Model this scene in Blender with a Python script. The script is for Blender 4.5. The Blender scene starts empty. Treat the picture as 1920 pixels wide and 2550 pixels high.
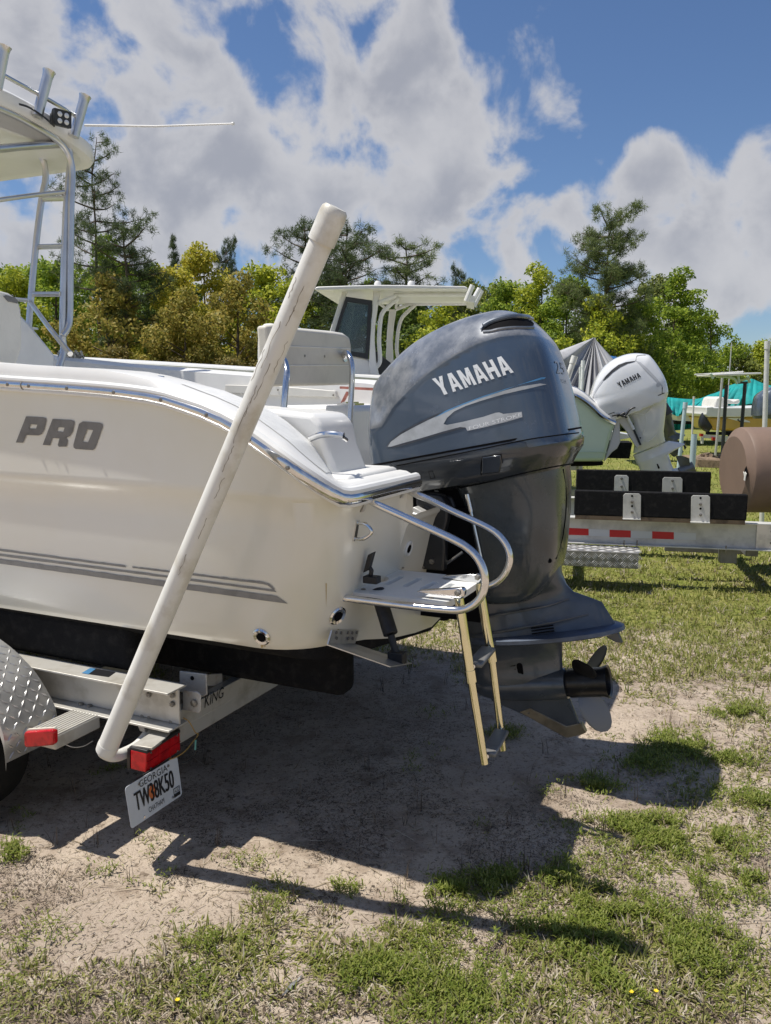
import bpy, bmesh, math, random
import numpy as np
from math import sin, cos, pi, radians, sqrt, hypot, atan2
from mathutils import Vector, Matrix
from mathutils.bvhtree import BVHTree
from mathutils.geometry import delaunay_2d_cdt

sc = bpy.context.scene
COL = sc.collection

# ------------------------------------------------------------------ camera
FPX, CX, CY, CAMH = 2000.0, 960.0, 1275.0, 1.7
_n = hypot(FPX, 290); CT, ST = FPX / _n, 290 / _n
cam = bpy.data.objects.new('camera', bpy.data.cameras.new('camera'))
COL.objects.link(cam)
cam.data.sensor_fit = 'HORIZONTAL'; cam.data.sensor_width = 36
cam.data.lens = FPX / 1920 * 36
cam.data.clip_start = 0.05; cam.data.clip_end = 3000
cam.location = (0, 0, CAMH)
cam.rotation_euler = (pi / 2 - atan2(290, FPX), 0, 0)
sc.camera = cam

# ------------------------------------------------------------------ light
SHX, SHY = 0.42, -0.02                    # shadow offset per metre of height
SUN_EL = atan2(1, hypot(SHX, SHY))
to_sun = Vector((-SHX, -SHY, 1)).normalized()
sun = bpy.data.objects.new('sun', bpy.data.lights.new('sun', 'SUN'))
COL.objects.link(sun)
sun.data.energy = 5.0; sun.data.angle = radians(0.55); sun.data.color = (1.0, 0.955, 0.88)
sun.rotation_euler = to_sun.to_track_quat('Z', 'Y').to_euler()
sun.location = (-5, 2, 20)

sc.view_settings.view_transform = 'Standard'
sc.view_settings.look = 'None'
sc.view_settings.gamma = 1
sc.view_settings.exposure = 0.08
sc.view_settings.use_curve_mapping = False


def ray(px, py):
    xc = (px - CX) / FPX; yc = (py - CY) / FPX
    return Vector((xc, CT - yc * ST, -(ST + yc * CT)))


world = bpy.data.worlds.new('World'); sc.world = world; world.use_nodes = True
nt = world.node_tree; nt.nodes.clear()


def N(t, kind, **kw):
    n = t.nodes.new(kind)
    for k, v in kw.items():
        setattr(n, k, v)
    return n


def mth(t, op, a, b=None, c=None, clamp=False):
    n = t.nodes.new('ShaderNodeMath'); n.operation = op; n.use_clamp = clamp
    for i, x in enumerate((a, b, c)):
        if x is None: continue
        if isinstance(x, (int, float)): n.inputs[i].default_value = x
        else: t.links.new(x, n.inputs[i])
    return n.outputs[0]


def build_sky():
    t = nt; L = t.links.new
    out = N(t, 'ShaderNodeOutputWorld'); bg = N(t, 'ShaderNodeBackground')
    sky = N(t, 'ShaderNodeTexSky', sky_type='NISHITA', sun_disc=False)
    sky.sun_elevation = SUN_EL
    sky.sun_rotation = atan2(to_sun.x, to_sun.y)
    sky.air_density = 1.0; sky.dust_density = 0.25; sky.ozone_density = 3.0
    tc = N(t, 'ShaderNodeTexCoord')
    sep = N(t, 'ShaderNodeSeparateXYZ'); L(tc.outputs['Generated'], sep.inputs[0])
    # cloud layer seen in perspective: project the direction on a high plane
    zz = mth(t, 'ADD', mth(t, 'MAXIMUM', sep.outputs[2], 0.0), 0.22)
    cx = mth(t, 'DIVIDE', sep.outputs[0], zz); cy = mth(t, 'DIVIDE', sep.outputs[1], zz)
    cmb = N(t, 'ShaderNodeCombineXYZ'); L(cx, cmb.inputs[0]); L(cy, cmb.inputs[1])
    L(mth(t, 'MULTIPLY', sep.outputs[2], 1.6), cmb.inputs[2])

    def noise(vec, scale, detail, rough, off=(0, 0, 0), dist=0.0):
        mp = N(t, 'ShaderNodeMapping'); L(vec, mp.inputs[0]); mp.inputs['Location'].default_value = off
        n = N(t, 'ShaderNodeTexNoise'); L(mp.outputs[0], n.inputs['Vector'])
        n.inputs['Scale'].default_value = scale; n.inputs['Detail'].default_value = detail
        n.inputs['Roughness'].default_value = rough; n.inputs['Distortion'].default_value = dist
        return n.outputs[0]
    n1 = noise(tc.outputs['Generated'], 9.0, 10, 0.53, (3.1, 1.7, 0.4), 0.25)
    n0 = noise(cmb.outputs[0], 1.3, 3, 0.5, (0.7, 5.2, 0.9))
    # where the cloud banks stand (direction, half sizes in radians, weight)
    banks = [(560, 330, .26, .13, .26), (150, 270, .16, .10, .28), (760, 90, .22, .10, .24), (1080, 150, .16, .10, .28), (900, 420, .24, .06, .20), (1250, 130, .13, .12, .28),
             (330, 440, .26, .10, .16), (1330, 320, .13, .055, .32), (60, 560, .18, .12, .16), (1800, 520, .15, .13, .34), (1620, 430, .05, .045, .30), (1420, 505, .04, .03, .30),
             (1120, 590, .18, .06, .26), (560, 560, .16, .05, .22), (800, 540, .10, .04, .16), (1880, 680, .22, .07, .20), (1800, 20, .12, .04, .16), (100, 60, .09, .06, .22), (1560, 130, .05, .05, .16),
             (310, 125, .05, .030, -.36), (20, 120, .04, .03, -.2), (1570, 250, .11, .10, -.34), (1500, 560, .05, .07, -.20), (1700, 120, .12, .06, -.28), (980, 250, .05, .025, -.22), (650, 250, .05, .02, -.14), (1230, 470, .12, .035, -.30),
             (930, 500, .10, .03, -.18), (1320, 600, .08, .05, -.24), (640, 630, .08, .03, -.06), (1480, 60, .05, .05, -.10), (760, 470, .05, .03, -.14), (950, 60, .02, .05, -.12), (1900, 220, .14, .09, -.30), (180, 20, .05, .02, -.12), (480, 470, .03, .03, -.12), (1700, 720, .08, .04, -.15)]
    acc = None
    for (px, py, ra, rb, w) in banks:
        d = ray(px, py).normalized()
        right = Vector((d.y, -d.x, 0)).normalized(); up = right.cross(d)
        def dot(v):
            n = N(t, 'ShaderNodeVectorMath', operation='DOT_PRODUCT')
            L(tc.outputs['Generated'], n.inputs[0]); n.inputs[1].default_value = v
            return n.outputs['Value']
        a = mth(t, 'MULTIPLY', dot(right), 1 / ra); b = mth(t, 'MULTIPLY', dot(up), 1 / rb)
        f = mth(t, 'GREATER_THAN', dot(d), 0.0)
        r2 = mth(t, 'ADD', mth(t, 'MULTIPLY', a, a), mth(t, 'MULTIPLY', b, b))
        g = mth(t, 'MULTIPLY', mth(t, 'POWER', 2.718, mth(t, 'MULTIPLY', r2, -0.9)), f)
        g = mth(t, 'MULTIPLY', g, w)
        acc = g if acc is None else mth(t, 'ADD', acc, g)
    acc = mth(t, 'MINIMUM', acc, 0.30)
    low = N(t, 'ShaderNodeMapRange', interpolation_type='SMOOTHSTEP'); L(sep.outputs[2], low.inputs[0])
    low.inputs[1].default_value = 0.40; low.inputs[2].default_value = 0.10; low.inputs[3].default_value = 0.; low.inputs[4].default_value = .17
    acc = mth(t, 'ADD', acc, low.outputs[0])
    rest = N(t, 'ShaderNodeMapRange', interpolation_type='SMOOTHSTEP'); L(sep.outputs[1], rest.inputs[0])
    rest.inputs[1].default_value = 0.45; rest.inputs[2].default_value = -0.1; rest.inputs[3].default_value = 0.; rest.inputs[4].default_value = .15
    acc = mth(t, 'ADD', acc, rest.outputs[0])
    dens = mth(t, 'ADD', mth(t, 'ADD', mth(t, 'MULTIPLY', mth(t, 'SUBTRACT', n1, 0.5), 1.75), mth(t, 'MULTIPLY', n0, 0.35)), acc)
    cov = N(t, 'ShaderNodeMapRange', interpolation_type='SMOOTHSTEP'); L(dens, cov.inputs[0])
    cov.inputs[1].default_value = 0.345; cov.inputs[2].default_value = 0.56
    thick = N(t, 'ShaderNodeMapRange', interpolation_type='SMOOTHSTEP'); L(dens, thick.inputs[0])
    thick.inputs[1].default_value = 0.44; thick.inputs[2].default_value = 0.80
    n3 = noise(tc.outputs['Generated'], 8.0, 6, 0.5, (9.3, 2.2, 7.7))
    n3r = N(t, 'ShaderNodeMapRange', interpolation_type='SMOOTHSTEP'); L(n3, n3r.inputs[0])
    n3r.inputs[1].default_value = 0.30; n3r.inputs[2].default_value = 0.60
    shade = mth(t, 'MULTIPLY', thick.outputs[0], n3r.outputs[0], clamp=True)
    cc = N(t, 'ShaderNodeMix', data_type='RGBA'); L(shade, cc.inputs[0])
    cc.inputs[6].default_value = (6.6, 6.6, 6.85, 1); cc.inputs[7].default_value = (4.2, 4.35, 4.9, 1)
    mx = N(t, 'ShaderNodeMix', data_type='RGBA')
    L(mth(t, 'MULTIPLY', cov.outputs[0], 0.93), mx.inputs[0])
    tint = N(t, 'ShaderNodeMix', data_type='RGBA', blend_type='MULTIPLY'); tint.inputs[0].default_value = 1
    L(sky.outputs[0], tint.inputs[6]); tint.inputs[7].default_value = (0.84, 0.94, 1.10, 1)
    L(tint.outputs[2], mx.inputs[6]); L(cc.outputs[2], mx.inputs[7])
    L(mx.outputs[2], bg.inputs[0]); bg.inputs[1].default_value = 0.085
    L(bg.outputs[0], out.inputs[0])


build_sky()

# ------------------------------------------------------------------ frames
PH = radians(25); TX, TY = 0.326, 3.59       # transom middle, boat heading
Uv = Vector((cos(PH), -sin(PH), 0)); Vv = Vector((sin(PH), cos(PH), 0)); T0 = Vector((TX, TY, 0))


def B(u, v, z): return T0 + Uv * u + Vv * v + Vector((0, 0, z))


def Q(px, py, u=None, v=None, z=None, y=None):
    """point of the place seen at a picture position, on a known plane"""
    d = ray(px, py)
    if z is not None: t = (z - CAMH) / d.z
    elif y is not None: t = y / d.y
    else:
        n, k = (Uv, u) if u is not None else (Vv, v)
        t = (k + T0.dot(n)) / d.dot(n)
    return Vector((0, 0, CAMH)) + d * t


def uvz(P):
    d = P - T0
    return d.dot(Uv), d.dot(Vv), P.z


ES, EC = 0.1961, 0.9806                        # outboard tilt


def E(f, v, a): return B(f * EC - a * ES, v, 1.438 + f * ES + a * EC)


def toE(P):
    u, v, z = uvz(P); z -= 1.438
    return u * EC + z * ES, v, -u * ES + z * EC


def smooth01(x):
    x = max(0., min(1., x)); return x * x * (3 - 2 * x)


def lerp_tab(tab, x):
    if x <= tab[0][0]: return tab[0][1]
    for (a, p), (b, q) in zip(tab, tab[1:]):
        if x <= b: return p + (q - p) * (x - a) / (b - a)
    return tab[-1][1]


def spl(pts, n=6, closed=False):
    """Catmull-Rom through points"""
    P = [Vector(p) for p in pts]; out = []
    m = len(P)
    rng = range(m if closed else m - 1)
    for i in rng:
        p0 = P[i - 1] if (i > 0 or closed) else P[0] * 2 - P[1]
        p1 = P[i]; p2 = P[(i + 1) % m]
        p3 = P[(i + 2) % m] if (closed or i + 2 < m) else P[-1] * 2 - P[-2]
        for k in range(n):
            t = k / n
            out.append(0.5 * ((2 * p1) + (p2 - p0) * t + (2 * p0 - 5 * p1 + 4 * p2 - p3) * t * t + (3 * p1 - p0 - 3 * p2 + p3) * t ** 3))
    if not closed: out.append(P[-1].copy())
    return out


class MB:
    def __init__(s): s.v = []; s.f = []

    def add(s, vs, fs):
        o = len(s.v); s.v += [Vector(v) for v in vs]; s.f += [tuple(i + o for i in f) for f in fs]; return s

    def box(s, c, ex, ey, ez):
        """centre and three half-axis vectors"""
        c, ex, ey, ez = map(Vector, (c, ex, ey, ez)); vs = []
        for k in (-1, 1):
            for j in (-1, 1):
                for i in (-1, 1): vs.append(c + ex * i + ey * j + ez * k)
        return s.add(vs, [(0, 2, 3, 1), (4, 5, 7, 6), (0, 1, 5, 4), (2, 6, 7, 3), (0, 4, 6, 2), (1, 3, 7, 5)])

    def bx(s, p, q):
        """axis-aligned box between corners"""
        p, q = Vector(p), Vector(q); h = (q - p) / 2
        return s.box((p + q) / 2, (h.x, 0, 0), (0, h.y, 0), (0, 0, h.z))

    def ubox(s, u0, u1, v0, v1, z0, z1):
        return s.box(B((u0 + u1) / 2, (v0 + v1) / 2, (z0 + z1) / 2), Uv * (u1 - u0) / 2, Vv * (v1 - v0) / 2, (0, 0, (z1 - z0) / 2))

    def loft(s, rings, closed=True, cap=True):
        n = len(rings[0]); o = len(s.v)
        assert all(len(r) == n for r in rings)
        for r in rings: s.v += [Vector(p) for p in r]
        m = n if closed else n - 1
        for i in range(len(rings) - 1):
            for j in range(m):
                k = (j + 1) % n
                s.f.append((o + i * n + j, o + i * n + k, o + (i + 1) * n + k, o + (i + 1) * n + j))
        if cap and closed:
            s.f.append(tuple(o + j for j in range(n))[::-1]); e = o + (len(rings) - 1) * n
            s.f.append(tuple(e + j for j in range(n)))
        return s

    def tube(s, path, r, n=10, cap=True):
        P = [Vector(p) for p in path]; rings = []
        t0 = (P[1] - P[0]).normalized(); ref = t0.orthogonal().normalized()
        for i, p in enumerate(P):
            t = (P[min(i + 1, len(P) - 1)] - P[max(i - 1, 0)]).normalized()
            ref = (ref - t * ref.dot(t)).normalized(); b = t.cross(ref)
            rr = r[i] if isinstance(r, (list, tuple)) else r
            rings.append([p + (ref * cos(2 * pi * k / n) + b * sin(2 * pi * k / n)) * rr for k in range(n)])
        return s.loft(rings, True, cap)

    def prism(s, pts, vec):
        vec = Vector(vec); n = len(pts); P = [Vector(p) for p in pts]; o = len(s.v)
        s.v += P + [p + vec for p in P]
        s.f.append(tuple(o + i for i in range(n))); s.f.append(tuple(o + n + i for i in range(n))[::-1])
        for i in range(n):
            j = (i + 1) % n; s.f.append((o + i, o + j, o + n + j, o + n + i)[::-1])
        return s

    def lathe(s, org, ax, prof, n=24):
        org = Vector(org); ax = Vector(ax).normalized(); r0 = ax.orthogonal().normalized(); b = ax.cross(r0)
        return s.loft([[org + ax * d + (r0 * cos(2 * pi * k / n) + b * sin(2 * pi * k / n)) * max(r, 1e-4) for k in range(n)] for d, r in prof])

    def build(s, name, mat, parent=None, bevel=0, seg=2, ang=35, smooth=True, flip=False):
        org = origin_of(parent) if parent else None
        if parent is None:
            org = Vector((sum(v.x for v in s.v) / len(s.v), sum(v.y for v in s.v) / len(s.v), min(v.z for v in s.v)))
        me = bpy.data.meshes.new(name); me.from_pydata([v - org for v in s.v], [], s.f)
        bm = bmesh.new(); bm.from_mesh(me)
        bmesh.ops.remove_doubles(bm, verts=bm.verts, dist=1e-5)
        bmesh.ops.recalc_face_normals(bm, faces=bm.faces)
        if flip: bmesh.ops.reverse_faces(bm, faces=bm.faces)
        bm.to_mesh(me); bm.free()
        me.materials.append(mat)
        if smooth:
            me.shade_smooth(); me.set_sharp_from_angle(angle=radians(ang))
        ob = bpy.data.objects.new(name, me); COL.objects.link(ob)
        if parent: ob.parent = parent
        else: ob.location = org
        if bevel:
            m = ob.modifiers.new('bevel', 'BEVEL'); m.width = bevel; m.segments = seg; m.limit_method = 'ANGLE'
            m.angle_limit = radians(30); m.harden_normals = False
        return ob


def origin_of(o):
    p = Vector(o.location)
    while o.parent: o = o.parent; p += Vector(o.location)
    return p


def tag(o, label, cat, group=None, kind=None):
    if label: o['label'] = label
    if cat: o['category'] = cat
    if group: o['group'] = group
    if kind: o['kind'] = kind
    return o


def thing(name, label, cat, loc=(0, 0, 0), group=None):
    o = bpy.data.objects.new(name, None); COL.objects.link(o); o.location = loc; o.empty_display_size = .1
    return tag(o, label, cat, group)


def copy_tree(o, dloc, label=None, parent=None):
    c = o.copy(); COL.objects.link(c)
    if parent: c.parent = parent
    else:
        c.location = Vector(o.location) + Vector(dloc)
        if label: c['label'] = label
    for ch in list(o.children):
        copy_tree(ch, (0, 0, 0), None, c)
    return c


# ------------------------------------------------------------------ materials
def mat(name, col, rough=.5, metal=0., var=0., vscale=6., col2=None, bump=0., bscale=40., coat=0., spec=.5, rvar=0., c2amt=(.45, .65), coords='Object', aniso=0., detail=6):
    m = bpy.data.materials.new(name); m.use_nodes = True; t = m.node_tree; L = t.links.new
    p = t.nodes['Principled BSDF']
    p.inputs['Roughness'].default_value = rough; p.inputs['Metallic'].default_value = metal
    p.inputs['Coat Weight'].default_value = coat; p.inputs['Coat Roughness'].default_value = .08
    p.inputs['Specular IOR Level'].default_value = spec
    p.inputs['Base Color'].default_value = (*col, 1)
    tc = N(t, 'ShaderNodeTexCoord')
    if var or col2 or rvar:
        n = N(t, 'ShaderNodeTexNoise'); L(tc.outputs[coords], n.inputs['Vector'])
        n.inputs['Scale'].default_value = vscale; n.inputs['Detail'].default_value = detail; n.inputs['Roughness'].default_value = .6
        c2 = col2 if col2 else tuple(max(0, c * (1 - var)) for c in col)
        mr = N(t, 'ShaderNodeMapRange'); L(n.outputs[0], mr.inputs[0])
        mr.inputs[1].default_value = c2amt[0]; mr.inputs[2].default_value = c2amt[1]
        mx = N(t, 'ShaderNodeMix', data_type='RGBA'); L(mr.outputs[0], mx.inputs[0])
        mx.inputs[6].default_value = (*col, 1); mx.inputs[7].default_value = (*c2, 1)
        L(mx.outputs[2], p.inputs['Base Color'])
        if rvar:
            r = mth(t, 'MULTIPLY_ADD', n.outputs[0], rvar, rough - rvar / 2); L(r, p.inputs['Roughness'])
    if bump:
        n2 = N(t, 'ShaderNodeTexNoise'); L(tc.outputs[coords], n2.inputs['Vector'])
        n2.inputs['Scale'].default_value = bscale; n2.inputs['Detail'].default_value = 5
        b = N(t, 'ShaderNodeBump'); b.inputs['Strength'].default_value = bump; b.inputs['Distance'].default_value = .004
        L(n2.outputs[0], b.inputs['Height']); L(b.outputs[0], p.inputs['Normal'])
    return m


M = {}
M['gel'] = mat('gelcoat_white', (.78, .768, .705), .22, col2=(.74, .705, .59), c2amt=(.42, .72), vscale=.9, coat=.5, rvar=.18, bump=.04, bscale=14)
M['deck'] = mat('deck_white', (.78, .77, .74), .38, var=.06, vscale=5, coat=.15)
M['nonskid'] = mat('nonskid_white', (.74, .74, .72), .6, var=.08, vscale=30, bump=.5, bscale=260)
M['white'] = mat('white_paint', (.76, .76, .74), .35, var=.08, vscale=4)
M['vinyl'] = mat('vinyl_cream', (.62, .58, .49), .5, var=.14, vscale=5, bump=.15, bscale=60)
M['vinylw'] = mat('vinyl_white', (.70, .68, .62), .5, var=.10, vscale=5, bump=.15, bscale=60)
M['steel'] = mat('stainless', (.72, .72, .72), .13, 1., var=.12, vscale=18, rvar=.12)
M['steelgrass'] = mat('stainless_grass_reflection', (.74, .70, .48), .09, 1., var=.06, vscale=18)  # ladder steel, grass reflection painted in as a yellow tint
M['alu'] = mat('aluminium', (.62, .62, .61), .38, .85, var=.25, vscale=9, rvar=.2, bump=.05)
M['alut'] = mat('anodised_tube', (.66, .66, .66), .30, .9, var=.12, vscale=6)
M['frame'] = mat('trailer_aluminium', (.56, .54, .49), .42, .35, col2=(.36, .33, .27), c2amt=(.48, .75), vscale=8, rvar=.25, bump=.08)
M['galv'] = mat('galvanised', (.55, .54, .51), .5, .4, col2=(.30, .20, .12), vscale=18, c2amt=(.55, .78), bump=.15)
M['bolt'] = mat('bolt', (.27, .255, .23), .4, .7, var=.3, vscale=60)
M['black'] = mat('black_rubber', (.018, .018, .019), .55, var=.4, vscale=30)
M['carpet'] = mat('black_carpet', (.013, .013, .014), .95, spec=.15, col2=(.030, .029, .028), c2amt=(.5, .75), vscale=22, bump=1., bscale=220)
M['pvc'] = mat('white_pvc', (.73, .72, .67), .42, col2=(.50, .46, .37), vscale=7, c2amt=(.52, .74), bump=.06)
M['cowl'] = mat('cowl_graphite_blue', (.060, .086, .125), .24, .2, col2=(.080, .106, .145), vscale=7, c2amt=(.5, .8), coat=.6, rvar=.22)
M['cowltop'] = mat('cowl_weathered', (.10, .118, .145), .36, .2, col2=(.21, .22, .24), vscale=9, c2amt=(.48, .74), coat=.35, rvar=.3)
M['pan'] = mat('pan_dark', (.034, .041, .050), .20, .2, var=.2, vscale=6, coat=.7, rvar=.12)
M['apron'] = mat('apron_graphite', (.058, .072, .082), .27, .2, col2=(.045, .052, .056), c2amt=(.45, .7), vscale=5, coat=.5, rvar=.18)
M['leg'] = mat('leg_graphite', (.078, .092, .110), .30, .25, var=.3, vscale=7, coat=.5, rvar=.2, bump=.03)
M['plate'] = mat('plate_graphite', (.10, .125, .175), .36, .3, var=.25, vscale=14)
M['dark'] = mat('dark_plastic', (.022, .024, .028), .4, var=.3, vscale=12)
M['pitch'] = mat('pitch_black', (.004, .004, .005), .8, spec=.1)
M['prop'] = mat('prop_black', (.012, .012, .013), .3, col2=(.05, .05, .05), vscale=30, c2amt=(.62, .7))
M['propsteel'] = mat('prop_steel', (.20, .205, .215), .45, .5, col2=(.05, .05, .05), vscale=14, c2amt=(.68, .70))
M['skeg'] = mat('skeg_guard', (.36, .31, .23), .32, .8, var=.3, vscale=14)
M['decalw'] = mat('decal_silver_white', (.74, .76, .77), .4, col2=(.42, .44, .47), vscale=70, c2amt=(.60, .66), detail=3)
M['decalg'] = mat('decal_silver', (.44, .46, .48), .35, 0., var=.3, vscale=9)
M['decald'] = mat('decal_dark', (.05, .056, .07), .35, var=.3, vscale=20)
M['decalb'] = mat('decal_blue', (.09, .27, .50), .35, 0., var=.25, vscale=9)
M['grey'] = mat('graphic_grey', (.205, .20, .195), .45, .2, var=.25, vscale=14)
M['greystripe'] = mat('graphic_grey_stripe', (.25, .25, .245), .45, .1, var=.2, vscale=20)
M['red'] = mat('red_lens', (.50, .008, .012), .16, coat=.15, spec=.35, var=.45, vscale=25)
M['lensdark'] = mat('lens_back', (.02, .015, .015), .3)
M['platew'] = mat('plate_white', (.62, .66, .70), .35, var=.1, vscale=10)
M['ink'] = mat('black_ink', (.012, .012, .014), .4)
M['orange'] = mat('peach_orange', (.62, .17, .05), .45)
M['wire'] = mat('wire_yellow', (.42, .26, .06), .5)
M['wiret'] = mat('wire_teal', (.12, .36, .32), .5)
M['rubber'] = mat('tyre_rubber', (.014, .014, .014), .85, spec=.2, bump=.3)
M['redtape'] = mat('tape_red', (.55, .015, .02), .35)
M['whitetape'] = mat('tape_white', (.60, .62, .63), .35)
M['trail'] = mat('trailer_white', (.62, .61, .57), .45, .1, var=.28, vscale=6, bump=.05)
M['wood'] = mat('weathered_wood', (.24, .17, .11), .85, var=.5, vscale=12, bump=.4)
M['brown'] = mat('brown_plastic', (.215, .145, .105), .55, var=.12, vscale=3, bump=.1)
M['bluepvc'] = mat('pale_blue_pvc', (.50, .62, .66), .45, var=.12, vscale=4)
M['mint'] = mat('mint_gelcoat', (.50, .64, .52), .22, var=.06, vscale=2, coat=.6)
M['yellow'] = mat('yellow_gelcoat', (.58, .36, .06), .3, var=.12, vscale=2, coat=.4)
M['teal'] = mat('teal_tarp', (.0, .30, .285), .75, var=.35, vscale=1.5, bump=.5, bscale=6)
M['tarp'] = mat('grey_tarp', (.42, .42, .43), .7, var=.35, vscale=2.2, bump=.6, bscale=7)
M['bluetarp'] = mat('blue_tarp', (.02, .13, .36), .7, var=.2)
M['wcowl'] = mat('pearl_white', (.74, .75, .76), .2, var=.04, vscale=2, coat=.8)
M['wshade'] = mat('pearl_grey', (.50, .51, .53), .3, var=.06, vscale=3, coat=.5)
M['tan'] = mat('tan_cushion', (.38, .21, .09), .6, var=.2)
M['rope'] = mat('rope', (.60, .56, .46), .8, var=.4, vscale=60, bump=.6, bscale=150)
M['rust'] = mat('rusty_red_trim', (.42, .16, .12), .7, var=.4, vscale=14)
M['led'] = mat('lamp_lens', (.65, .66, .68), .15, .3)
M['scuff'] = mat('scuff_mark', (.26, .22, .17), .8)


def glass_mat():
    m = bpy.data.materials.new('tinted_glass'); m.use_nodes = True; t = m.node_tree
    p = t.nodes['Principled BSDF']; o = t.nodes['Material Output']
    p.inputs['Base Color'].default_value = (.10, .13, .14, 1); p.inputs['Roughness'].default_value = .04
    p.inputs['Metallic'].default_value = 0; p.inputs['Coat Weight'].default_value = 1
    tr = N(t, 'ShaderNodeBsdfTransparent'); tr.inputs[0].default_value = (.72, .78, .78, 1)
    mx = N(t, 'ShaderNodeMixShader'); mx.inputs[0].default_value = .42
    t.links.new(tr.outputs[0], mx.inputs[1]); t.links.new(p.outputs[0], mx.inputs[2]); t.links.new(mx.outputs[0], o.inputs[0])
    return m


M['glass'] = glass_mat()


def diamond_mat(name, col, scale):
    """tread plate relief, small raised bars in two directions"""
    m = bpy.data.materials.new(name); m.use_nodes = True; t = m.node_tree; L = t.links.new
    p = t.nodes['Principled BSDF']; p.inputs['Metallic'].default_value = .6; p.inputs['Roughness'].default_value = .38
    p.inputs['Base Color'].default_value = (*col, 1)
    return m


M['treadv'] = mat('tread_plate_dark', (.30, .29, .27), .5, .4, var=.3, vscale=9, rvar=.15)  # same metal as the bars, coloured darker so the relief reads
M['stain'] = mat('rust_stain', (.50, .38, .20), .4)
M['tread'] = mat('tread_plate', (.58, .57, .55), .40, .55, var=.25, vscale=9, rvar=.15)


# ------------------------------------------------------------------ decals: flat print laid on a surface
def bvh_of(ob):
    dg = bpy.context.evaluated_depsgraph_get(); dg.update()
    e = ob.evaluated_get(dg); me = e.to_mesh(); mw = ob.matrix_world
    org = origin_of(ob)
    vs = [v.co + org for v in me.vertices]; fs = [tuple(p.vertices) for p in me.polygons]
    e.to_mesh_clear()
    return BVHTree.FromPolygons(vs, fs)


def tri2d(loops, step):
    """triangulate loops (first outer, others holes or islands) with extra inner points"""
    vs = []; es = []
    for lp in loops:
        o = len(vs); n = len(lp)
        for i, p in enumerate(lp):
            q = lp[(i + 1) % n]; d = hypot(q[0] - p[0], q[1] - p[1]); k = max(1, int(d / step))
            for j in range(k): vs.append((p[0] + (q[0] - p[0]) * j / k, p[1] + (q[1] - p[1]) * j / k))
        m = len(vs) - o
        es += [(o + i, o + (i + 1) % m) for i in range(m)]
    x0 = min(p[0] for p in vs); x1 = max(p[0] for p in vs); y0 = min(p[1] for p in vs); y1 = max(p[1] for p in vs)
    y = y0 + step / 2
    while y < y1:
        x = x0 + step / 2
        while x < x1:
            vs.append((x, y)); x += step
        y += step
    r = delaunay_2d_cdt([Vector(p) for p in vs], es, [], 5, 1e-4)
    return [tuple(p) for p in r[0]], [tuple(f) for f in r[2]]


def decal(name, loops, bvh, material, parent, off=.002, step=12, label=None, thick=0):
    V, F = tri2d(loops, step)
    # drop triangles outside (even-odd)
    def inside(x, y):
        c = False
        for lp in loops:
            n = len(lp)
            for i in range(n):
                (x1, y1), (x2, y2) = lp[i], lp[(i + 1) % n]
                if (y1 > y) != (y2 > y) and x < (x2 - x1) * (y - y1) / (y2 - y1) + x1: c = not c
        return c
    F = [f for f in F if inside(sum(V[i][0] for i in f) / len(f), sum(V[i][1] for i in f) / len(f))]
    o = Vector((0, 0, CAMH)); P = []; ok = []
    for (x, y) in V:
        d = ray(x, y).normalized(); h = bvh.ray_cast(o, d)
        if h[0] is None: P.append(None)
        else:
            nrm = h[1] if h[1].dot(d) < 0 else -h[1]
            P.append(h[0] + nrm * off)
    idx = {}; vs = []
    mb = MB()
    for f in F:
        if any(P[i] is None for i in f): continue
        g = []
        for i in f:
            if i not in idx: idx[i] = len(mb.v); mb.v.append(P[i])
            g.append(idx[i])
        mb.f.append(tuple(g))
    if not mb.f: return None
    ob = mb.build(name, material, parent, smooth=True)
    # decal faces must look outward
    if label: ob['label'] = label
    return ob


def text_loops(s, bold=0., size=1.):
    """outline loops of a word in font units"""
    cu = bpy.data.curves.new('t', 'FONT'); cu.body = s; cu.size = size; cu.offset = bold; cu.resolution_u = 3; cu.dimensions = '2D'; cu.fill_mode = 'NONE'
    ob = bpy.data.objects.new('t', cu); COL.objects.link(ob)
    dg = bpy.context.evaluated_depsgraph_get(); dg.update()
    me = bpy.data.meshes.new_from_object(ob.evaluated_get(dg))
    adj = {}
    for e in me.edges:
        a, b = e.vertices; adj.setdefault(a, []).append(b); adj.setdefault(b, []).append(a)
    seen = set(); loops = []
    for s0 in adj:
        if s0 in seen: continue
        lp = [s0]; seen.add(s0); cur = s0
        while True:
            nx = [k for k in adj[cur] if k not in seen]
            if not nx: break
            cur = nx[0]; seen.add(cur); lp.append(cur)
        if len(lp) > 2: loops.append([(me.vertices[i].co.x, me.vertices[i].co.y) for i in lp])
    bpy.data.objects.remove(ob); bpy.data.curves.remove(cu); bpy.data.meshes.remove(me)
    return loops


BLOCK = {'Y': (.90, [[(0, 1), (.30, 1), (.45, .64), (.60, 1), (.90, 1), (.60, .42), (.60, 0), (.30, 0), (.30, .42)]]),
         'A': (.90, [[(0, 0), (.27, 1), (.63, 1), (.90, 0), (.64, 0), (.59, .2), (.31, .2), (.26, 0)], [(.36, .38), (.54, .38), (.45, .76)]]),
         'M': (1.0, [[(0, 0), (0, 1), (.30, 1), (.5, .45), (.70, 1), (1, 1), (1, 0), (.74, 0), (.74, .6), (.58, .08), (.42, .08), (.26, .6), (.26, 0)]]),
         'H': (.88, [[(0, 0), (0, 1), (.28, 1), (.28, .62), (.6, .62), (.6, 1), (.88, 1), (.88, 0), (.6, 0), (.6, .38), (.28, .38), (.28, 0)]])}


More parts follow.
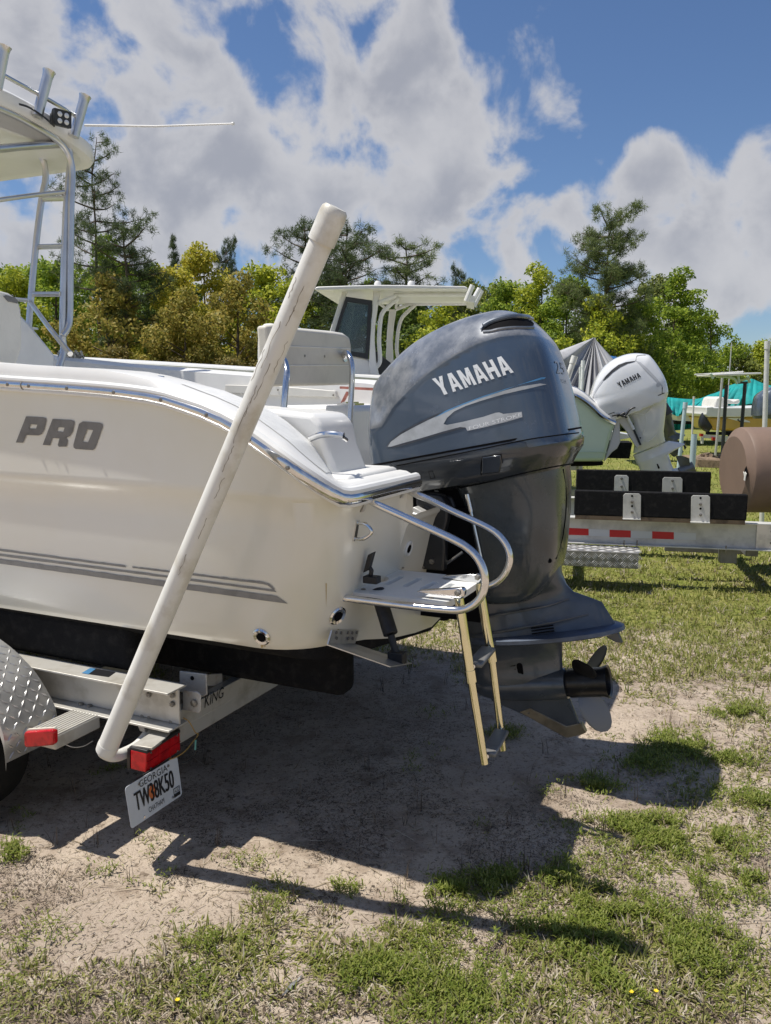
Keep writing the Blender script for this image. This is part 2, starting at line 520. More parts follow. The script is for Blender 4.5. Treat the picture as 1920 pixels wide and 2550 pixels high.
def block_loops(word):
    x = 0; out = []
    for ch in word:
        w, ls = BLOCK[ch]; out += [[(a + x, b * 1.5) for a, b in l] for l in ls]; x += w + .16
    return out


def map_quad(loops, q):
    """q = TL, TR, BR, BL in picture positions"""
    xs = [p[0] for l in loops for p in l]; ys = [p[1] for l in loops for p in l]
    x0, x1, y0, y1 = min(xs), max(xs), min(ys), max(ys); TL, TR, BR, BL = [Vector(p) for p in q]
    out = []
    for l in loops:
        k = []
        for (x, y) in l:
            s = (x - x0) / (x1 - x0); t = (y1 - y) / (y1 - y0)
            p = (TL * (1 - s) + TR * s) * (1 - t) + (BL * (1 - s) + BR * s) * t
            k.append((p.x, p.y))
        out.append(k)
    return out
# ------------------------------------------------------------------ ground
rng = np.random.default_rng(5)
_tab = rng.random((256, 256))


def vnoise(x, y):
    xi = np.floor(x).astype(int); yi = np.floor(y).astype(int); fx = x - xi; fy = y - yi
    fx = fx * fx * (3 - 2 * fx); fy = fy * fy * (3 - 2 * fy)
    g = lambda a, b: _tab[a & 255, b & 255]
    return (g(xi, yi) * (1 - fx) + g(xi + 1, yi) * fx) * (1 - fy) + (g(xi, yi + 1) * (1 - fx) + g(xi + 1, yi + 1) * fx) * fy


def fbm(x, y, sc_, oct_=4, seed=0):
    s = 0; a = 1; t = 0
    for o in range(oct_):
        s = s + a * vnoise(x * sc_ + 17.3 * seed + 5.1 * o, y * sc_ + 9.7 * seed + 3.3 * o); t += a; a *= .5; sc_ *= 2.03
    return s / t


CLUMPS = []
for (px, py, r, k) in [(1650, 2085, .17, 1), (1760, 2100, .12, 1), (1590, 2060, .09, 1), (1500, 2250, .10, 1), (1420, 2190, .10, 1), (1480, 2330, .13, 1), (1580, 2300, .12, 1), (960, 2400, .11, 1), (1130, 2480, .12, 1), (950, 2430, .10, 1), (30, 2130, .07, 1), (1250, 2330, .07, 1),
                       (1100, 2240, .09, 1), (1180, 2230, .10, 1), (1270, 2200, .08, 1), (1700, 1860, .16, 1), (1600, 1900, .10, 1), (1730, 2370, .14, 1), (1560, 2440, .12, 1), (700, 2200, .06, 0), (560, 2360, .10, 0), (520, 2440, .13, 0), (1340, 2390, .12, 0),
                       (740, 2225, .05, 1), (850, 2225, .05, 1), (345, 2115, .08, 0), (620, 2150, .07, 0), (380, 2190, .08, 0), (260, 2180, .07, 0), (480, 2370, .09, 0), (100, 2330, .10, 0), (1040, 1880, .08, 0), (1080, 1780, .07, 0), (1260, 1830, .07, 1), (1100, 1610, .10, 0), (1050, 1560, .10, 1),
                       (1480, 1960, .08, 1), (1370, 1970, .08, 0), (1450, 2050, .10, 0), (1800, 1880, .12, 1), (1850, 1780, .12, 1), (1880, 2000, .12, 1), (1820, 2200, .12, 1)]:
    P = Q(px, py, z=0); CLUMPS.append((P.x, P.y, r, k))


def density(x, y):
    n = fbm(x, y, 1.15, 4, 1); n2 = fbm(x, y, 4.5, 3, 2)
    d = -.05 + .80 * (n - .5) * 2 + .75 * (n2 - .5) * 2
    d += np.clip((2.5 - y) / .35, 0, 1.35) * .26                      # strip nearest the camera
    d += np.clip((x - .2) / 1.3, 0, 1) * .24 * (1 + np.clip((y - 2.6) / 1.5, 0, 1))
    d += np.clip((y - 4.2) / 1.8, 0, 1) * .75
    d += np.clip((x - .75) / .7, 0, 1) * np.clip((y - 2.7) / .8, 0, 1) * .40
    px, py = x - TX, y - TY
    u = px * Uv.x + py * Uv.y; v = px * Vv.x + py * Vv.y
    under = np.clip((1.35 - np.abs(v)) / .3, 0, 1) * np.clip((.9 - u) / .5, 0, 1)
    d -= under * .45
    d -= np.clip((2.95 - y) / .3, 0, 1) * np.clip((y - 2.45) / .25, 0, 1) * np.clip((.45 - x) / .5, 0, 1) * .22
    for (cx_, cy_, r, k) in CLUMPS:
        d += .60 * np.exp(-((x - cx_) ** 2 + (y - cy_) ** 2) / (r * r) * .8) * (.3 + 1.2 * n2)
    return d


def height(x, y):
    return .020 * (fbm(x, y, 1.7, 3, 7) - .5) + .010 * (fbm(x, y, 9, 3, 8) - .5) + .0045 * (fbm(x, y, 34, 2, 9) - .5)


def warp(n, fine, far):
    t = np.linspace(-1, 1, n); k = 9.0
    return np.sign(t) * (np.exp(np.abs(t) * k) - 1) / (math.exp(k) - 1) * far + t * fine


gx = warp(520, 3.2, 900.) + .2
ty = np.linspace(0, 1, 620); gy = 1.0 + ty * 6.6 + (np.exp(ty * 11) - 1) / (math.exp(11) - 1) * 1200
gy = np.concatenate([np.array([-300, -60, -12, -4, -1, 0, .6]), gy])
X, Y = np.meshgrid(gx, gy)
fade = np.clip(1 - (np.hypot(X, Y) - 9) / 10, 0, 1)
Z = height(X, Y) * fade
D_ = density(X, Y)
ny, nx = X.shape
vv = np.stack([X, Y, Z], -1).reshape(-1, 3)
i = np.arange(nx * ny).reshape(ny, nx)
ff = np.stack([i[:-1, :-1], i[:-1, 1:], i[1:, 1:], i[1:, :-1]], -1).reshape(-1, 4)


def mesh_np(name, verts, faces, material, smooth=False):
    me = bpy.data.meshes.new(name); k = faces.shape[1]
    me.vertices.add(len(verts)); me.vertices.foreach_set('co', verts.astype(np.float32).ravel())
    me.loops.add(faces.size); me.loops.foreach_set('vertex_index', faces.astype(np.int32).ravel())
    me.polygons.add(len(faces)); me.polygons.foreach_set('loop_start', np.arange(0, faces.size, k, dtype=np.int32))
    me.polygons.foreach_set('loop_total', np.full(len(faces), k, dtype=np.int32))
    me.update(calc_edges=True)
    if smooth: me.polygons.foreach_set('use_smooth', np.ones(len(faces), dtype=bool))
    me.materials.append(material)
    ob = bpy.data.objects.new(name, me); COL.objects.link(ob); return ob


def ground_mat():
    m = bpy.data.materials.new('sandy_ground'); m.use_nodes = True; t = m.node_tree; L = t.links.new
    p = t.nodes['Principled BSDF']; p.inputs['Roughness'].default_value = .95; p.inputs['Specular IOR Level'].default_value = .15
    tc = N(t, 'ShaderNodeTexCoord')

    def noise(s, det=6, r=.6, off=0):
        mp = N(t, 'ShaderNodeMapping'); L(tc.outputs['Object'], mp.inputs[0]); mp.inputs['Location'].default_value = (off, off * .7, 0)
        n = N(t, 'ShaderNodeTexNoise'); L(mp.outputs[0], n.inputs['Vector']); n.inputs['Scale'].default_value = s; n.inputs['Detail'].default_value = det; n.inputs['Roughness'].default_value = r
        return n.outputs[0]

    def ramp(v, a, b):
        mr = N(t, 'ShaderNodeMapRange', interpolation_type='SMOOTHSTEP'); L(v, mr.inputs[0]); mr.inputs[1].default_value = a; mr.inputs[2].default_value = b; return mr.outputs[0]

    def mixc(f, a, b):
        mx = N(t, 'ShaderNodeMix', data_type='RGBA')
        if isinstance(f, (int, float)): mx.inputs[0].default_value = f
        else: L(f, mx.inputs[0])
        for i_, c in ((6, a), (7, b)):
            if isinstance(c, tuple): mx.inputs[i_].default_value = (*c, 1)
            else: L(c, mx.inputs[i_])
        return mx.outputs[2]
    sand = mixc(ramp(noise(1.6, 4), .35, .65), (.52, .43, .335), (.41, .335, .265))
    sand = mixc(ramp(noise(7, 6, .6, 3), .5, .72), sand, (.33, .255, .19))
    sand = mixc(mth(t, 'MULTIPLY', ramp(noise(60, 5, .65, 5), .54, .66), .55), sand, (.12, .085, .06))
    sand = mixc(mth(t, 'MULTIPLY', ramp(noise(190, 3, .6, 8), .60, .70), .6), sand, (.60, .50, .38))
    sand = mixc(mth(t, 'MULTIPLY', ramp(noise(2.6, 8, .68, 21), .50, .66), .6), sand, (.215, .16, .115))
    sand = mixc(mth(t, 'MULTIPLY', ramp(noise(26, 7, .72, 23), .56, .64), .75), sand, (.11, .08, .055))
    turf = mixc(ramp(noise(1.3, 6, .65, 11), .35, .65), (.19, .215, .045), (.28, .26, .08))
    turf = mixc(ramp(noise(20, 5, .7, 13), .45, .65), turf, (.12, .15, .03))
    turf = mixc(ramp(noise(.55, 5, .6, 17), .60, .74), turf, (.42, .33, .21))
    at_ = N(t, 'ShaderNodeAttribute', attribute_name='turf')
    f = mth(t, 'ADD', at_.outputs['Fac'], mth(t, 'MULTIPLY', mth(t, 'SUBTRACT', noise(14, 6, .7, 2), .5), .5))
    L(mixc(ramp(f, .40, .66), sand, turf), p.inputs['Base Color'])
    b = N(t, 'ShaderNodeBump'); b.inputs['Strength'].default_value = .9; b.inputs['Distance'].default_value = .008
    L(mth(t, 'ADD', noise(45, 8, .7, 4), mth(t, 'MULTIPLY', noise(220, 4, .6, 6), .5)), b.inputs['Height']); L(b.outputs[0], p.inputs['Normal'])
    return m


ground = mesh_np('ground', vv, ff, ground_mat(), True)
ground['kind'] = 'structure'
at_ = ground.data.attributes.new('turf', 'FLOAT', 'POINT')
turf = np.clip(.32 + D_ * .35, 0, 1) * np.clip((Y - 3.2) / 3.5, .30, 1) + np.clip((np.hypot(X, Y) - 6.5) / 5, 0, 1) * .38
at_.data.foreach_set('value', turf.astype(np.float32).ravel())
# ------------------------------------------------------------------ the big white boat
RAIL = [(-6.6, 2.35), (-4.5, 2.02), (-3.0, 1.86), (-2.2, 1.80), (-1.6, 1.757), (-1.42, 1.744), (-1.08, 1.727), (-.86, 1.713), (-.72, 1.70), (-.62, 1.684), (-.54, 1.664), (-.45, 1.64), (-.37, 1.61), (-.29, 1.572),
        (-.218, 1.528), (-.15, 1.488), (-.10, 1.452), (-.06, 1.420), (-.03, 1.392), (-.012, 1.372), (0, 1.365)]
SIDEU = [-6.6, -6.4, -6, -5.5, -5, -4.4, -3.8, -3.3, -2.9, -2.5, -2.1, -1.8, -1.5, -1.25, -1.05, -.9, -.8, -.7, -.62, -.54, -.47, -.41, -.35, -.30, -.26]


def wfac(u):
    if u > -3: return 1.
    return sqrt(max(0., 1 - ((-u - 3) / 3.6) ** 2.3))


def half_path(W, ut, r, vend, nv=6, full=False):
    P = []
    for u in SIDEU:
        if u > -.47: u = -.47 + (u + .47) / .21 * (ut - r - .006 + .47)
        P.append((u, -W * wfac(u)))
    for k in range(0, 11):
        a = k / 10 * pi / 2
        P.append((ut - r + r * sin(a), -(W - r + r * cos(a))))
    v0 = -(W - r)
    for k in range(1, nv + 1): P.append((ut, v0 + (vend - v0) * k / nv))
    return P


def zrail(u): return lerp_tab(RAIL, u)


def rise(u): return .055 * max(0, -u - 2.0) ** 1.4


def hull_ring(W, ut, r, zf, notch=None):
    P = half_path(W, ut, r, -.52, 5); full = []
    for (u, v) in P: full.append((u, v, zf(u)))
    full.append((ut, -.515, notch if notch is not None else zf(ut)))
    for k in range(1, 5): full.append((ut, -.515 + .515 * k / 4, notch if notch is not None else zf(ut)))
    mir = [(u, -v, z) for (u, v, z) in full[:-1]][::-1]
    return [B(*p) for p in full + mir]


def mid(k, zc):
    """height blend between rail (k=1) and crease (k=0)"""
    return lambda u: zc + rise(u) + (zrail(u) - zc - rise(u)) * k


boat = thing('center_console_boat', 'large white fishing boat with grey PRO lettering and a stern ladder platform', 'boat', (B(-1.2, 0, 0)))
cz = lambda z0, sl=0.0: (lambda u: z0 - sl * u + rise(u))
rings = [hull_ring(1.195, 0, .18, mid(1, 1.36), 1.235), hull_ring(1.188, -.004, .18, mid(.72, 1.36), 1.23), hull_ring(1.180, -.006, .18, mid(.4, 1.36), 1.225), hull_ring(1.172, -.008, .18, mid(.12, 1.362), 1.22),
         hull_ring(1.170, -.008, .18, cz(1.362, .012), 1.21), hull_ring(1.154, -.018, .18, cz(1.350, .012), 1.20), hull_ring(1.146, -.030, .18, cz(1.25, .01), 1.18),
         hull_ring(1.130, -.055, .20, cz(1.10), 1.10), hull_ring(1.110, -.082, .22, cz(.98), .98), hull_ring(1.090, -.105, .24, cz(.88), .88), hull_ring(1.075, -.118, .25, cz(.825), .825), hull_ring(1.060, -.124, .26, cz(.802), .79)]
mb = MB(); mb.loft(rings, False, False)
hull = mb.build('hull', M['gel'], boat, ang=50)
hull_bvh = bvh_of(hull)
# dark bottom: chine, strakes, keel
def bot_ring(W, zc, ut):
    P = half_path(W, ut, .15, 0, 10); full = [(u, v, zc + rise(u) * .9 - (0 if W > .3 else 0)) for u, v in P]
    out = []
    for (u, v, z) in full:
        out.append((u, v, z - .02 - .16 * (1 - min(1, abs(v) / 1.05))))
    return [B(*p) for p in out + [(u, -v, z) for (u, v, z) in out[:-1]][::-1]]
mb = MB(); mb.loft([hull_ring(1.059, -.125, .26, cz(.801), .789), bot_ring(1.0, .79, -.128), bot_ring(.62, .79, -.132), bot_ring(.2, .79, -.135), bot_ring(.16, .79, -.135)], False, True)
mb.build('hull_bottom', M['carpet'], boat, ang=30)
# transom lower vee in gelcoat
mb = MB()
tv = [(-.87, .80), (-.70, .765), (-.45, .70), (-.2, .655), (0, .63), (.2, .655), (.45, .70), (.70, .765), (.87, .80)]
mb.prism([B(-.121, v, z) for v, z in tv] + [B(-.116, .87, .86), B(-.116, -.87, .86)], Uv * -.03)
mb.build('transom_vee', M['gel'], boat)


def dzz(dz, u): return dz + (.075 - dz) * smooth01((dz - .012) * 60) * smooth01((-u - .42) / .55)
REF = half_path(1.2, 0, .18, -.50, 5)
def cap_ring(W, ut, r, dz):
    P = half_path(W, ut, r, -.53, 5)
    return [B(u, v, zrail(q[0]) + dzz(dz, q[0])) for (u, v), q in zip(P, REF)], [B(u, -v, zrail(q[0]) + dzz(dz, q[0])) for (u, v), q in zip(P, REF)]


lv = [(1.200, .004, .185, .006), (1.205, .008, .19, .020), (1.192, -.004, .178, .036), (1.17, -.022, .16, .045), (1.13, -.05, .14, .048), (1.06, -.08, .12, .044), (.97, -.12, .10, .034), (.88, -.16, .08, .022)]
capr = [cap_ring(*l) for l in lv]
mb = MB(); mb.loft([c[0] for c in capr], False, False); mb.loft([c[1] for c in capr], False, False)
# inner coaming wall
for sgn in (0, 1):
    inner = [capr[-1][sgn][i] for i in range(len(SIDEU))]
    mb.loft([inner, [p - Vector((0, 0, .60)) + Vv * (.04 if sgn == 0 else -.04) for p in inner]], False, False)
cap = mb.build('gunwale_cap', M['deck'], boat, ang=40)
# stern corner deck (flat top beside the motor) and its raised nonskid pad
for s in (-1, 1):
    mb = MB(); mb.ubox(-.75, -.062, -.93 if s < 0 else .52, -.52 if s < 0 else .93, 1.10, 1.424); mb.build('stern_deck', M['deck'], boat, bevel=.015)
mb = MB(); mb.loft([[c[0][i] + Vector((0, 0, .0022)) for i in range(len(SIDEU) - 7, len(SIDEU) + 7)] for c in capr[4:8]], False, False)
mb.build('nonskid_pad', M['nonskid'], boat)
# coaming block with rounded shoulder beside the stern walk-through
mb = MB()
prof = [(-1.3, 1.70), (-.9, 1.68), (-.6, 1.660), (-.36, 1.645), (-.25, 1.635), (-.215, 1.60), (-.195, 1.52), (-.17, 1.46), (-.145, 1.40), (-.145, 1.2), (-1.3, 1.2)]
mb.prism([B(u, -.86, z) for u, z in prof], Vv * .26)
mb.build('coaming_block', M['deck'], boat, bevel=.022, seg=3)
# grab handle on that wall
mb = MB(); hp = spl([Q(772, 1093, v=-.89), Q(800, 1083, v=-.905), Q(830, 1081, v=-.905), Q(856, 1085, v=-.90)], 5); mb.tube(hp, .0115, 10)
mb.tube([hp[-3], hp[-3] + Vector((0, 0, -.02)) + Vv * .05], .008, 8)
mb.build('grab_handle', M['steel'], boat)
# cockpit floor and stern hatch box
mb = MB(); mb.ubox(-5.6, -.3, -.9, .9, 1.02, 1.06); mb.build('cockpit_floor', M['deck'], boat)
mb = MB(); mb.ubox(-.98, -.56, .04, .90, 1.0, 1.652); mb.build('hatch_box', M['deck'], boat, bevel=.03, seg=3)
mb = MB(); mb.ubox(-.70, -.60, .16, .26, 1.653, 1.662); mb.ubox(-.66, -.64, .14, .28, 1.662, 1.669); mb.build('hatch_hinge', M['steel'], boat)
mb = MB(); mb.ubox(-.62, -.12, .45, .50, 1.0, 1.42); mb.ubox(-.62, -.12, -.50, -.45, 1.0, 1.42); mb.ubox(-.6, -.12, -.45, .45, 1.0, 1.1); mb.build('motor_well', M['deck'], boat, bevel=.01)

# chrome rub rail: bright strip over a white vinyl band
P = half_path(1.206, .012, .19, -.515, 6)
pth = [B(u, v, zrail(u) + .0) for u, v in P if u > -6.5]
rr = [.0155 + .009 * smooth01((u + .9) / .9) for u, v in P if u > -6.5]
pth += [B(-.015, -.500, 1.365), B(-.06, -.495, 1.365)]; rr += [rr[-1]] * 2
mb = MB(); mb.tube(pth, rr, 12); rail = mb.build('rub_rail', M['steel'], boat)
mb = MB(); mb.tube([p + Vector((0, 0, .020)) - Vv * .0 for p in pth[:-2]], [r * .78 for r in rr[:-2]], 10); mb.tube([p - Vector((0, 0, .017)) + Vv * .004 for p in pth[:-2]], [r * .62 for r in rr[:-2]], 10)
mb.build('rail_band', M['white'], boat)
pm = [B(u, -v, zrail(u)) for u, v in P if u > -6.5]
mb = MB(); mb.tube(pm, rr[:-2], 8); mb.build('rub_rail', M['steel'], boat)
for u in (-1.36, -1.25, -1.06, -.84, -.63, -.44, -.27, -.13):
    mb = MB(); c = B(u, -1.2195 - .002 - .008 * smooth01((u + .9) / .9), zrail(u)); mb.lathe(c, -Vv, [(-.006, .007), (.001, .007), (.003, .003)], 10); mb.build('rail_screw', M['bolt'], boat)
for u in (-1.29,):
    mb = MB(); mb.tube([B(u - .002, -1.206, zrail(u)), B(u + .002, -1.206, zrail(u))], .0172, 12); mb.build('rail_joint', M['bolt'], boat)

# name and stripes
def zz2(x, y): return (x / 2.38, 880 + y / 2.38)
def L2(pts): return [zz2(*p) for p in pts]
letters = {'P': [[(158, 373), (258, 378), (276, 384), (278, 398), (266, 452), (250, 478), (232, 486), (160, 483), (140, 529), (97, 528), (103, 513)], [(186, 420), (225, 422), (217, 446), (175, 445)]],
           'R': [[(315, 388), (425, 394), (442, 400), (446, 412), (434, 466), (418, 490), (394, 500), (402, 512), (404, 524), (398, 552), (352, 553), (346, 541), (356, 504), (314, 501), (300, 545), (257, 542), (262, 527)], [(351, 436), (386, 440), (378, 465), (338, 461)]],
           'O': [[(494, 403), (596, 411), (611, 419), (613, 432), (567, 562), (554, 573), (452, 566), (440, 558), (438, 542), (472, 416)], [(521, 450), (556, 454), (525, 526), (492, 523)]]}
for k in 'PRO':
    decal('letter', [L2(l) for l in letters[k]], hull_bvh, M['grey'], boat, .003, 14, 'grey letter ' + k)
random.seed(4)
def ragged(a, b, n, amp):
    out = []
    for i in range(n + 1):
        t = i / n; j = amp * (random.random() - .5) * (1 if 0 < i < n else 0)
        out.append((a[0] + (b[0] - a[0]) * t, a[1] + (b[1] - a[1]) * t + j))
    return out
S1 = ragged((-30, 1154), (745, 1255), 30, 3) + [(752, 1268), (590, 1247)] + ragged((590, 1247), (-30, 1166), 20, 2)[1:]
S1b = ragged((785, 1261), (1560, 1352), 40, 4) + [(1600, 1364), (1632, 1396), (1622, 1399), (1590, 1374)] + ragged((1560, 1366), (790, 1271), 30, 2)
S2 = ragged((-30, 1182), (1622, 1398), 40, 2) + [(1642, 1413)] + ragged((1642, 1413), (-30, 1196), 30, 2)[1:]
S3 = ragged((-30, 1212), (1640, 1436), 50, 4) + [(1690, 1470), (1706, 1482)] + ragged((1706, 1482), (-30, 1240), 30, 2)[1:]
for S in (S1, S1b, S2, S3): decal('stripe', [L2(S)], hull_bvh, M['greystripe'], boat, .003, 30)

# cleat
mb = MB(); c0 = Q(313, 956, v=-1.06); c1 = Q(360, 961, v=-1.06)
mb.tube(spl([Q(272, 929, v=-1.06), Q(310, 936, v=-1.06), Q(362, 940, v=-1.06), Q(408, 941, v=-1.06)], 4), [.006] + [.008] * 11 + [.006], 8)
for c, t in ((c0, Q(313, 938, v=-1.06)), (c1, Q(360, 941, v=-1.06))):
    mb.tube([c, t], [.010, .007], 8); mb.lathe(c, (0, 0, 1), [(-.004, .018), (.003, .018), (.006, .01)], 12)
mb.build('cleat', M['steel'], boat)
# oval drain with chrome ring, stern eye, transom fittings
def ringfit(c, ax, r, name='drain', fm=None):
    mb = MB(); mb.lathe(c, ax, [(-.004, r), (.004, r), (.009, r * .85), (.006, r * .58), (.0, r * .5), (-.003, r * .5)], 24); o = mb.build(name, fm or M['steel'], boat)
    mb = MB(); mb.lathe(c + Vector(ax) * .0065, ax, [(-.002, r * .5), (.0005, r * .5)], 20); mb.build('hole', M['pitch'], o)
h = hull_bvh.ray_cast(Vector((0, 0, CAMH)), ray(652, 1585).normalized()); ringfit(h[0], h[1] if h[1].dot(ray(652, 1585)) < 0 else -h[1], .034)
for px, py, r in ((840, 1533, .036), (1016, 1366, .034)):
    h = hull_bvh.ray_cast(Vector((0, 0, CAMH)), ray(px, py).normalized())
    ringfit(h[0], h[1] if h[1].dot(ray(px, py)) < 0 else -h[1], r, 'transom_fitting', M['steel'] if px < 900 else M['white'])
for (x, y, w_, l_) in ((653, 1603, 3.5, 42), (660, 1602, 1.5, 28), (842, 1566, 2, 20), (812, 1452, 1.5, 60)):
    decal('stain', [[(x - w_, y), (x + w_, y), (x + w_ * .5, y + l_ * .6), (x, y + l_), (x - w_ * .4, y + l_ * .7)]], hull_bvh, M['stain'], boat, .0012, 8)
w8 = lambda x, y: (800 + .3301 * x, 1180 + .3301 * y)
h0 = hull_bvh.ray_cast(Vector((0, 0, CAMH)), ray(*w8(268, 370)).normalized())[0]; h1 = hull_bvh.ray_cast(Vector((0, 0, CAMH)), ray(*w8(248, 490)).normalized())[0]
mb = MB(); dd = (h1 - h0); mb.box((h0 + h1) / 2 + Uv * .002, dd * .62, Uv * .003, Vv * .011)
mb.tube(spl([h0, h0 + Uv * .035 + dd * .05, h0 + Uv * .062 + dd * .5, h1 + Uv * .035 - dd * .05, h1], 5), .0065, 10)
mb.build('stern_eye', M['steel'], boat)

# ------------------------------------------------------------- boarding platform with ladder
plat = None
def W(x, y, **k): return Q(*w8(x, y), **k)
near = spl([W(350, 203, v=-.93), W(500, 268, v=-.93), W(760, 385, v=-.93), W(1000, 497, v=-.93), W(1105, 560, v=-.93), W(1185, 645, v=-.93), W(1232, 760, v=-.93), W(1225, 880, v=-.93), W(1165, 975, v=-.93), W(1060, 1026, v=-.93), W(900, 1022, v=-.93), W(600, 990, v=-.93), W(170, 935, v=-.93)], 5)
rr_ = [.006, .010, .0125, .0135] + [.0135] * (len(near) - 4)
mb = MB(); mb.tube(near, rr_, 12); plat = mb.build('platform_rail', M['steel'], boat)
far = spl([W(640, 130, v=-.55), W(800, 188, v=-.55), W(1000, 285, v=-.55), W(1240, 395, v=-.55), W(1340, 465, v=-.55), W(1405, 560, v=-.55), W(1420, 660, v=-.55), W(1375, 770, v=-.55), W(1290, 835, v=-.55), W(1180, 850, v=-.55)], 5) + [B(.1, -.55, .985), B(-.1, -.55, .985)]
mb = MB(); mb.tube(far, [.006, .010, .0125, .0135] + [.0135] * (len(far) - 4), 12); mb.build('platform_rail', M['steel'], boat)
for (x, y, x2, y2) in ((345, 190, 300, 285), (625, 120, 598, 180)):
    a = hull_bvh.ray_cast(Vector((0, 0, CAMH)), ray(*w8(x, y)).normalized())[0]; b = hull_bvh.ray_cast(Vector((0, 0, CAMH)), ray(*w8(x2, y2)).normalized())[0]
    if a is not None and b is not None:
        mb = MB(); mb.box((a + b) / 2 + Uv * .004, (b - a) / 2, Uv * .003, Vv * .012); o = mb.build('rail_bracket', M['galv'], boat)
# board
def slab(loops_uv, z0, z1, step=.08):
    V, F = tri2d(loops_uv, step)
    def inside(x, y):
        c = False
        for lp in loops_uv:
            n = len(lp)
            for i in range(n):
                (x1, y1), (x2, y2) = lp[i], lp[(i + 1) % n]
                if (y1 > y) != (y2 > y) and x < (x2 - x1) * (y - y1) / (y2 - y1) + x1: c = not c
        return c
    F = [f for f in F if inside(sum(V[i][0] for i in f) / 3, sum(V[i][1] for i in f) / 3)]
    mb = MB(); n = len(V)
    vs = [B(x, y, z1) for x, y in V] + [B(x, y, z0) for x, y in V]
    fs = list(F) + [tuple(i + n for i in f)[::-1] for f in F]
    cnt = {}
    for f in F:
        for i in range(len(f)):
            e = (f[i], f[(i + 1) % len(f)]); cnt[e] = 1
    for (a, b) in list(cnt):
        if (b, a) not in cnt: fs.append((a, a + n, b + n, b))
    mb.add(vs, fs); return mb
def rrect(u0, u1, v0, v1, r, n=4):
    P = []
    for cx_, cy_, a0 in ((u1 - r, v1 - r, 0), (u0 + r, v1 - r, pi / 2), (u0 + r, v0 + r, pi), (u1 - r, v0 + r, 1.5 * pi)):
        for k in range(n + 1):
            a = a0 + k / n * pi / 2; P.append((cx_ + r * cos(a), cy_ + r * sin(a)))
    return P
bl = [rrect(-.105, .285, -.885, -.475, .035)]
c = uvz(W(415, 795, z=1.0)); bl.append([(c[0] + .045 * cos(t * pi / 8), c[1] + .062 * sin(t * pi / 8)) for t in range(16)])
slots = []
for a, b in (((500, 838), (600, 772)), ((632, 852), (745, 786)), ((760, 874), (862, 812)), ((925, 865), (1000, 828))):
    p = uvz(W(*a, z=1.0)); q = uvz(W(*b, z=1.0)); vx = sorted((p[1], q[1])); um = (p[0] + q[0]) / 2
    slots.append(rrect(um - .012, um + .012, vx[0], vx[1], .010, 3))
mb = slab(bl + slots, .976, 1.0); board = mb.build('step_board', M['white'], boat, bevel=.003, ang=30)
mb = MB()
for s in slots: mb.prism([B(u, v, .985) for u, v in s], (0, 0, -.004))
mb.build('slot_floor', M['white'], board)
for x, y in ((318, 873), (610, 712), (830, 940)):
    p = W(x, y, z=1.0); mb = MB(); mb.lathe(p, (0, 0, 1), [(0, .009), (.003, .009), (.005, .004)], 8); mb.build('screw', M['bolt'], board)
# hinges
for pts, v, th in (([(712, 892), (760, 880), (1000, 866), (1062, 862), (1080, 882), (1076, 925), (1045, 946), (1000, 940)], -.86, .026), ([(905, 782), (930, 768), (1130, 758), (1200, 762), (1216, 790), (1190, 828), (1150, 822)], -.56, .026)):
    mb = MB(); mb.prism([W(x, y, v=v) for x, y in pts], Vv * th); o = mb.build('ladder_hinge', M['steel'], boat, bevel=.003)
    x, y = (1030, 898) if v < -.7 else (1180, 780)
    mb = MB(); mb.lathe(W(x, y, v=v), -Vv, [(0, .012), (.006, .012), (.010, .006)], 6); mb.build('bolt', M['bolt'], o)
# ladder
lad = []
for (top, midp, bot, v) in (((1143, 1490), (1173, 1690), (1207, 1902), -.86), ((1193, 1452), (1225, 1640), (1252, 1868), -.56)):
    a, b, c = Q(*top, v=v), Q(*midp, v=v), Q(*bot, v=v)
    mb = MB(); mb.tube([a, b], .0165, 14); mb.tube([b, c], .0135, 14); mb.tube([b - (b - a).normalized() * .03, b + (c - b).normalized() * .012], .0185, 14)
    lad.append((a, b, c)); o = mb.build('ladder_leg', M['steelgrass'], boat)
for (p, q) in (((1178, 1660), (1219, 1612)), ((1212, 1884), (1252, 1816))):
    a = Q(*p, v=-.86); b = Q(*q, v=-.56); d = (b - a)
    mb = MB(); mb.box((a + b) / 2, d * .43, Uv * .028, Vector((0, 0, .009))); o = mb.build('ladder_rung', M['grey'], boat, bevel=.006)
    mb = MB(); mb.tube([a, b], .008, 8); mb.build('rung_rod', M['steel'], o)
# trim tab and its ram
mb = MB()
a, b = W(72, 1178, u=-.112), W(275, 1178, u=-.112); c, d = W(245, 1278, u=-.118), W(42, 1283, u=-.118)
mb.prism([a, b, c, d], Uv * .006); o = mb.build('tab_hinge_plate', M['alu'], boat)
for x, y in ((115, 1198), (150, 1200), (203, 1199), (236, 1200), (268, 1196), (117, 1240), (205, 1243), (238, 1243)):
    mb = MB(); mb.lathe(W(x, y, u=-.105), Uv, [(-.002, .006), (.002, .006)], 8); mb.build('screw', M['bolt'], o)
a, b = W(42, 1285, v=-1.045), W(245, 1278, v=-.78); c, d = W(683, 1425, v=-.78), W(520, 1452, v=-1.045)
mb = MB(); mb.prism([a, b, c, d], Vector((0, 0, -.004))); o = mb.build('trim_tab', M['alu'], boat)
mb = MB(); p = W(455, 985, v=-.82); q = W(525, 1212, v=-.86); r_ = W(572, 1385, v=-.87)
mb.tube([p + (p - q) * .5, p, q], .027, 14); mb.tube([q, r_], .0135, 10); mb.box(r_, Uv * .03, Vv * .02, (0, 0, .022))
mb.build('trim_ram', M['black'], boat, bevel=.003)
mb = MB(); p = W(355, 690, v=-.84); q = W(372, 640, v=-.84); r_ = W(405, 790, v=-.84)
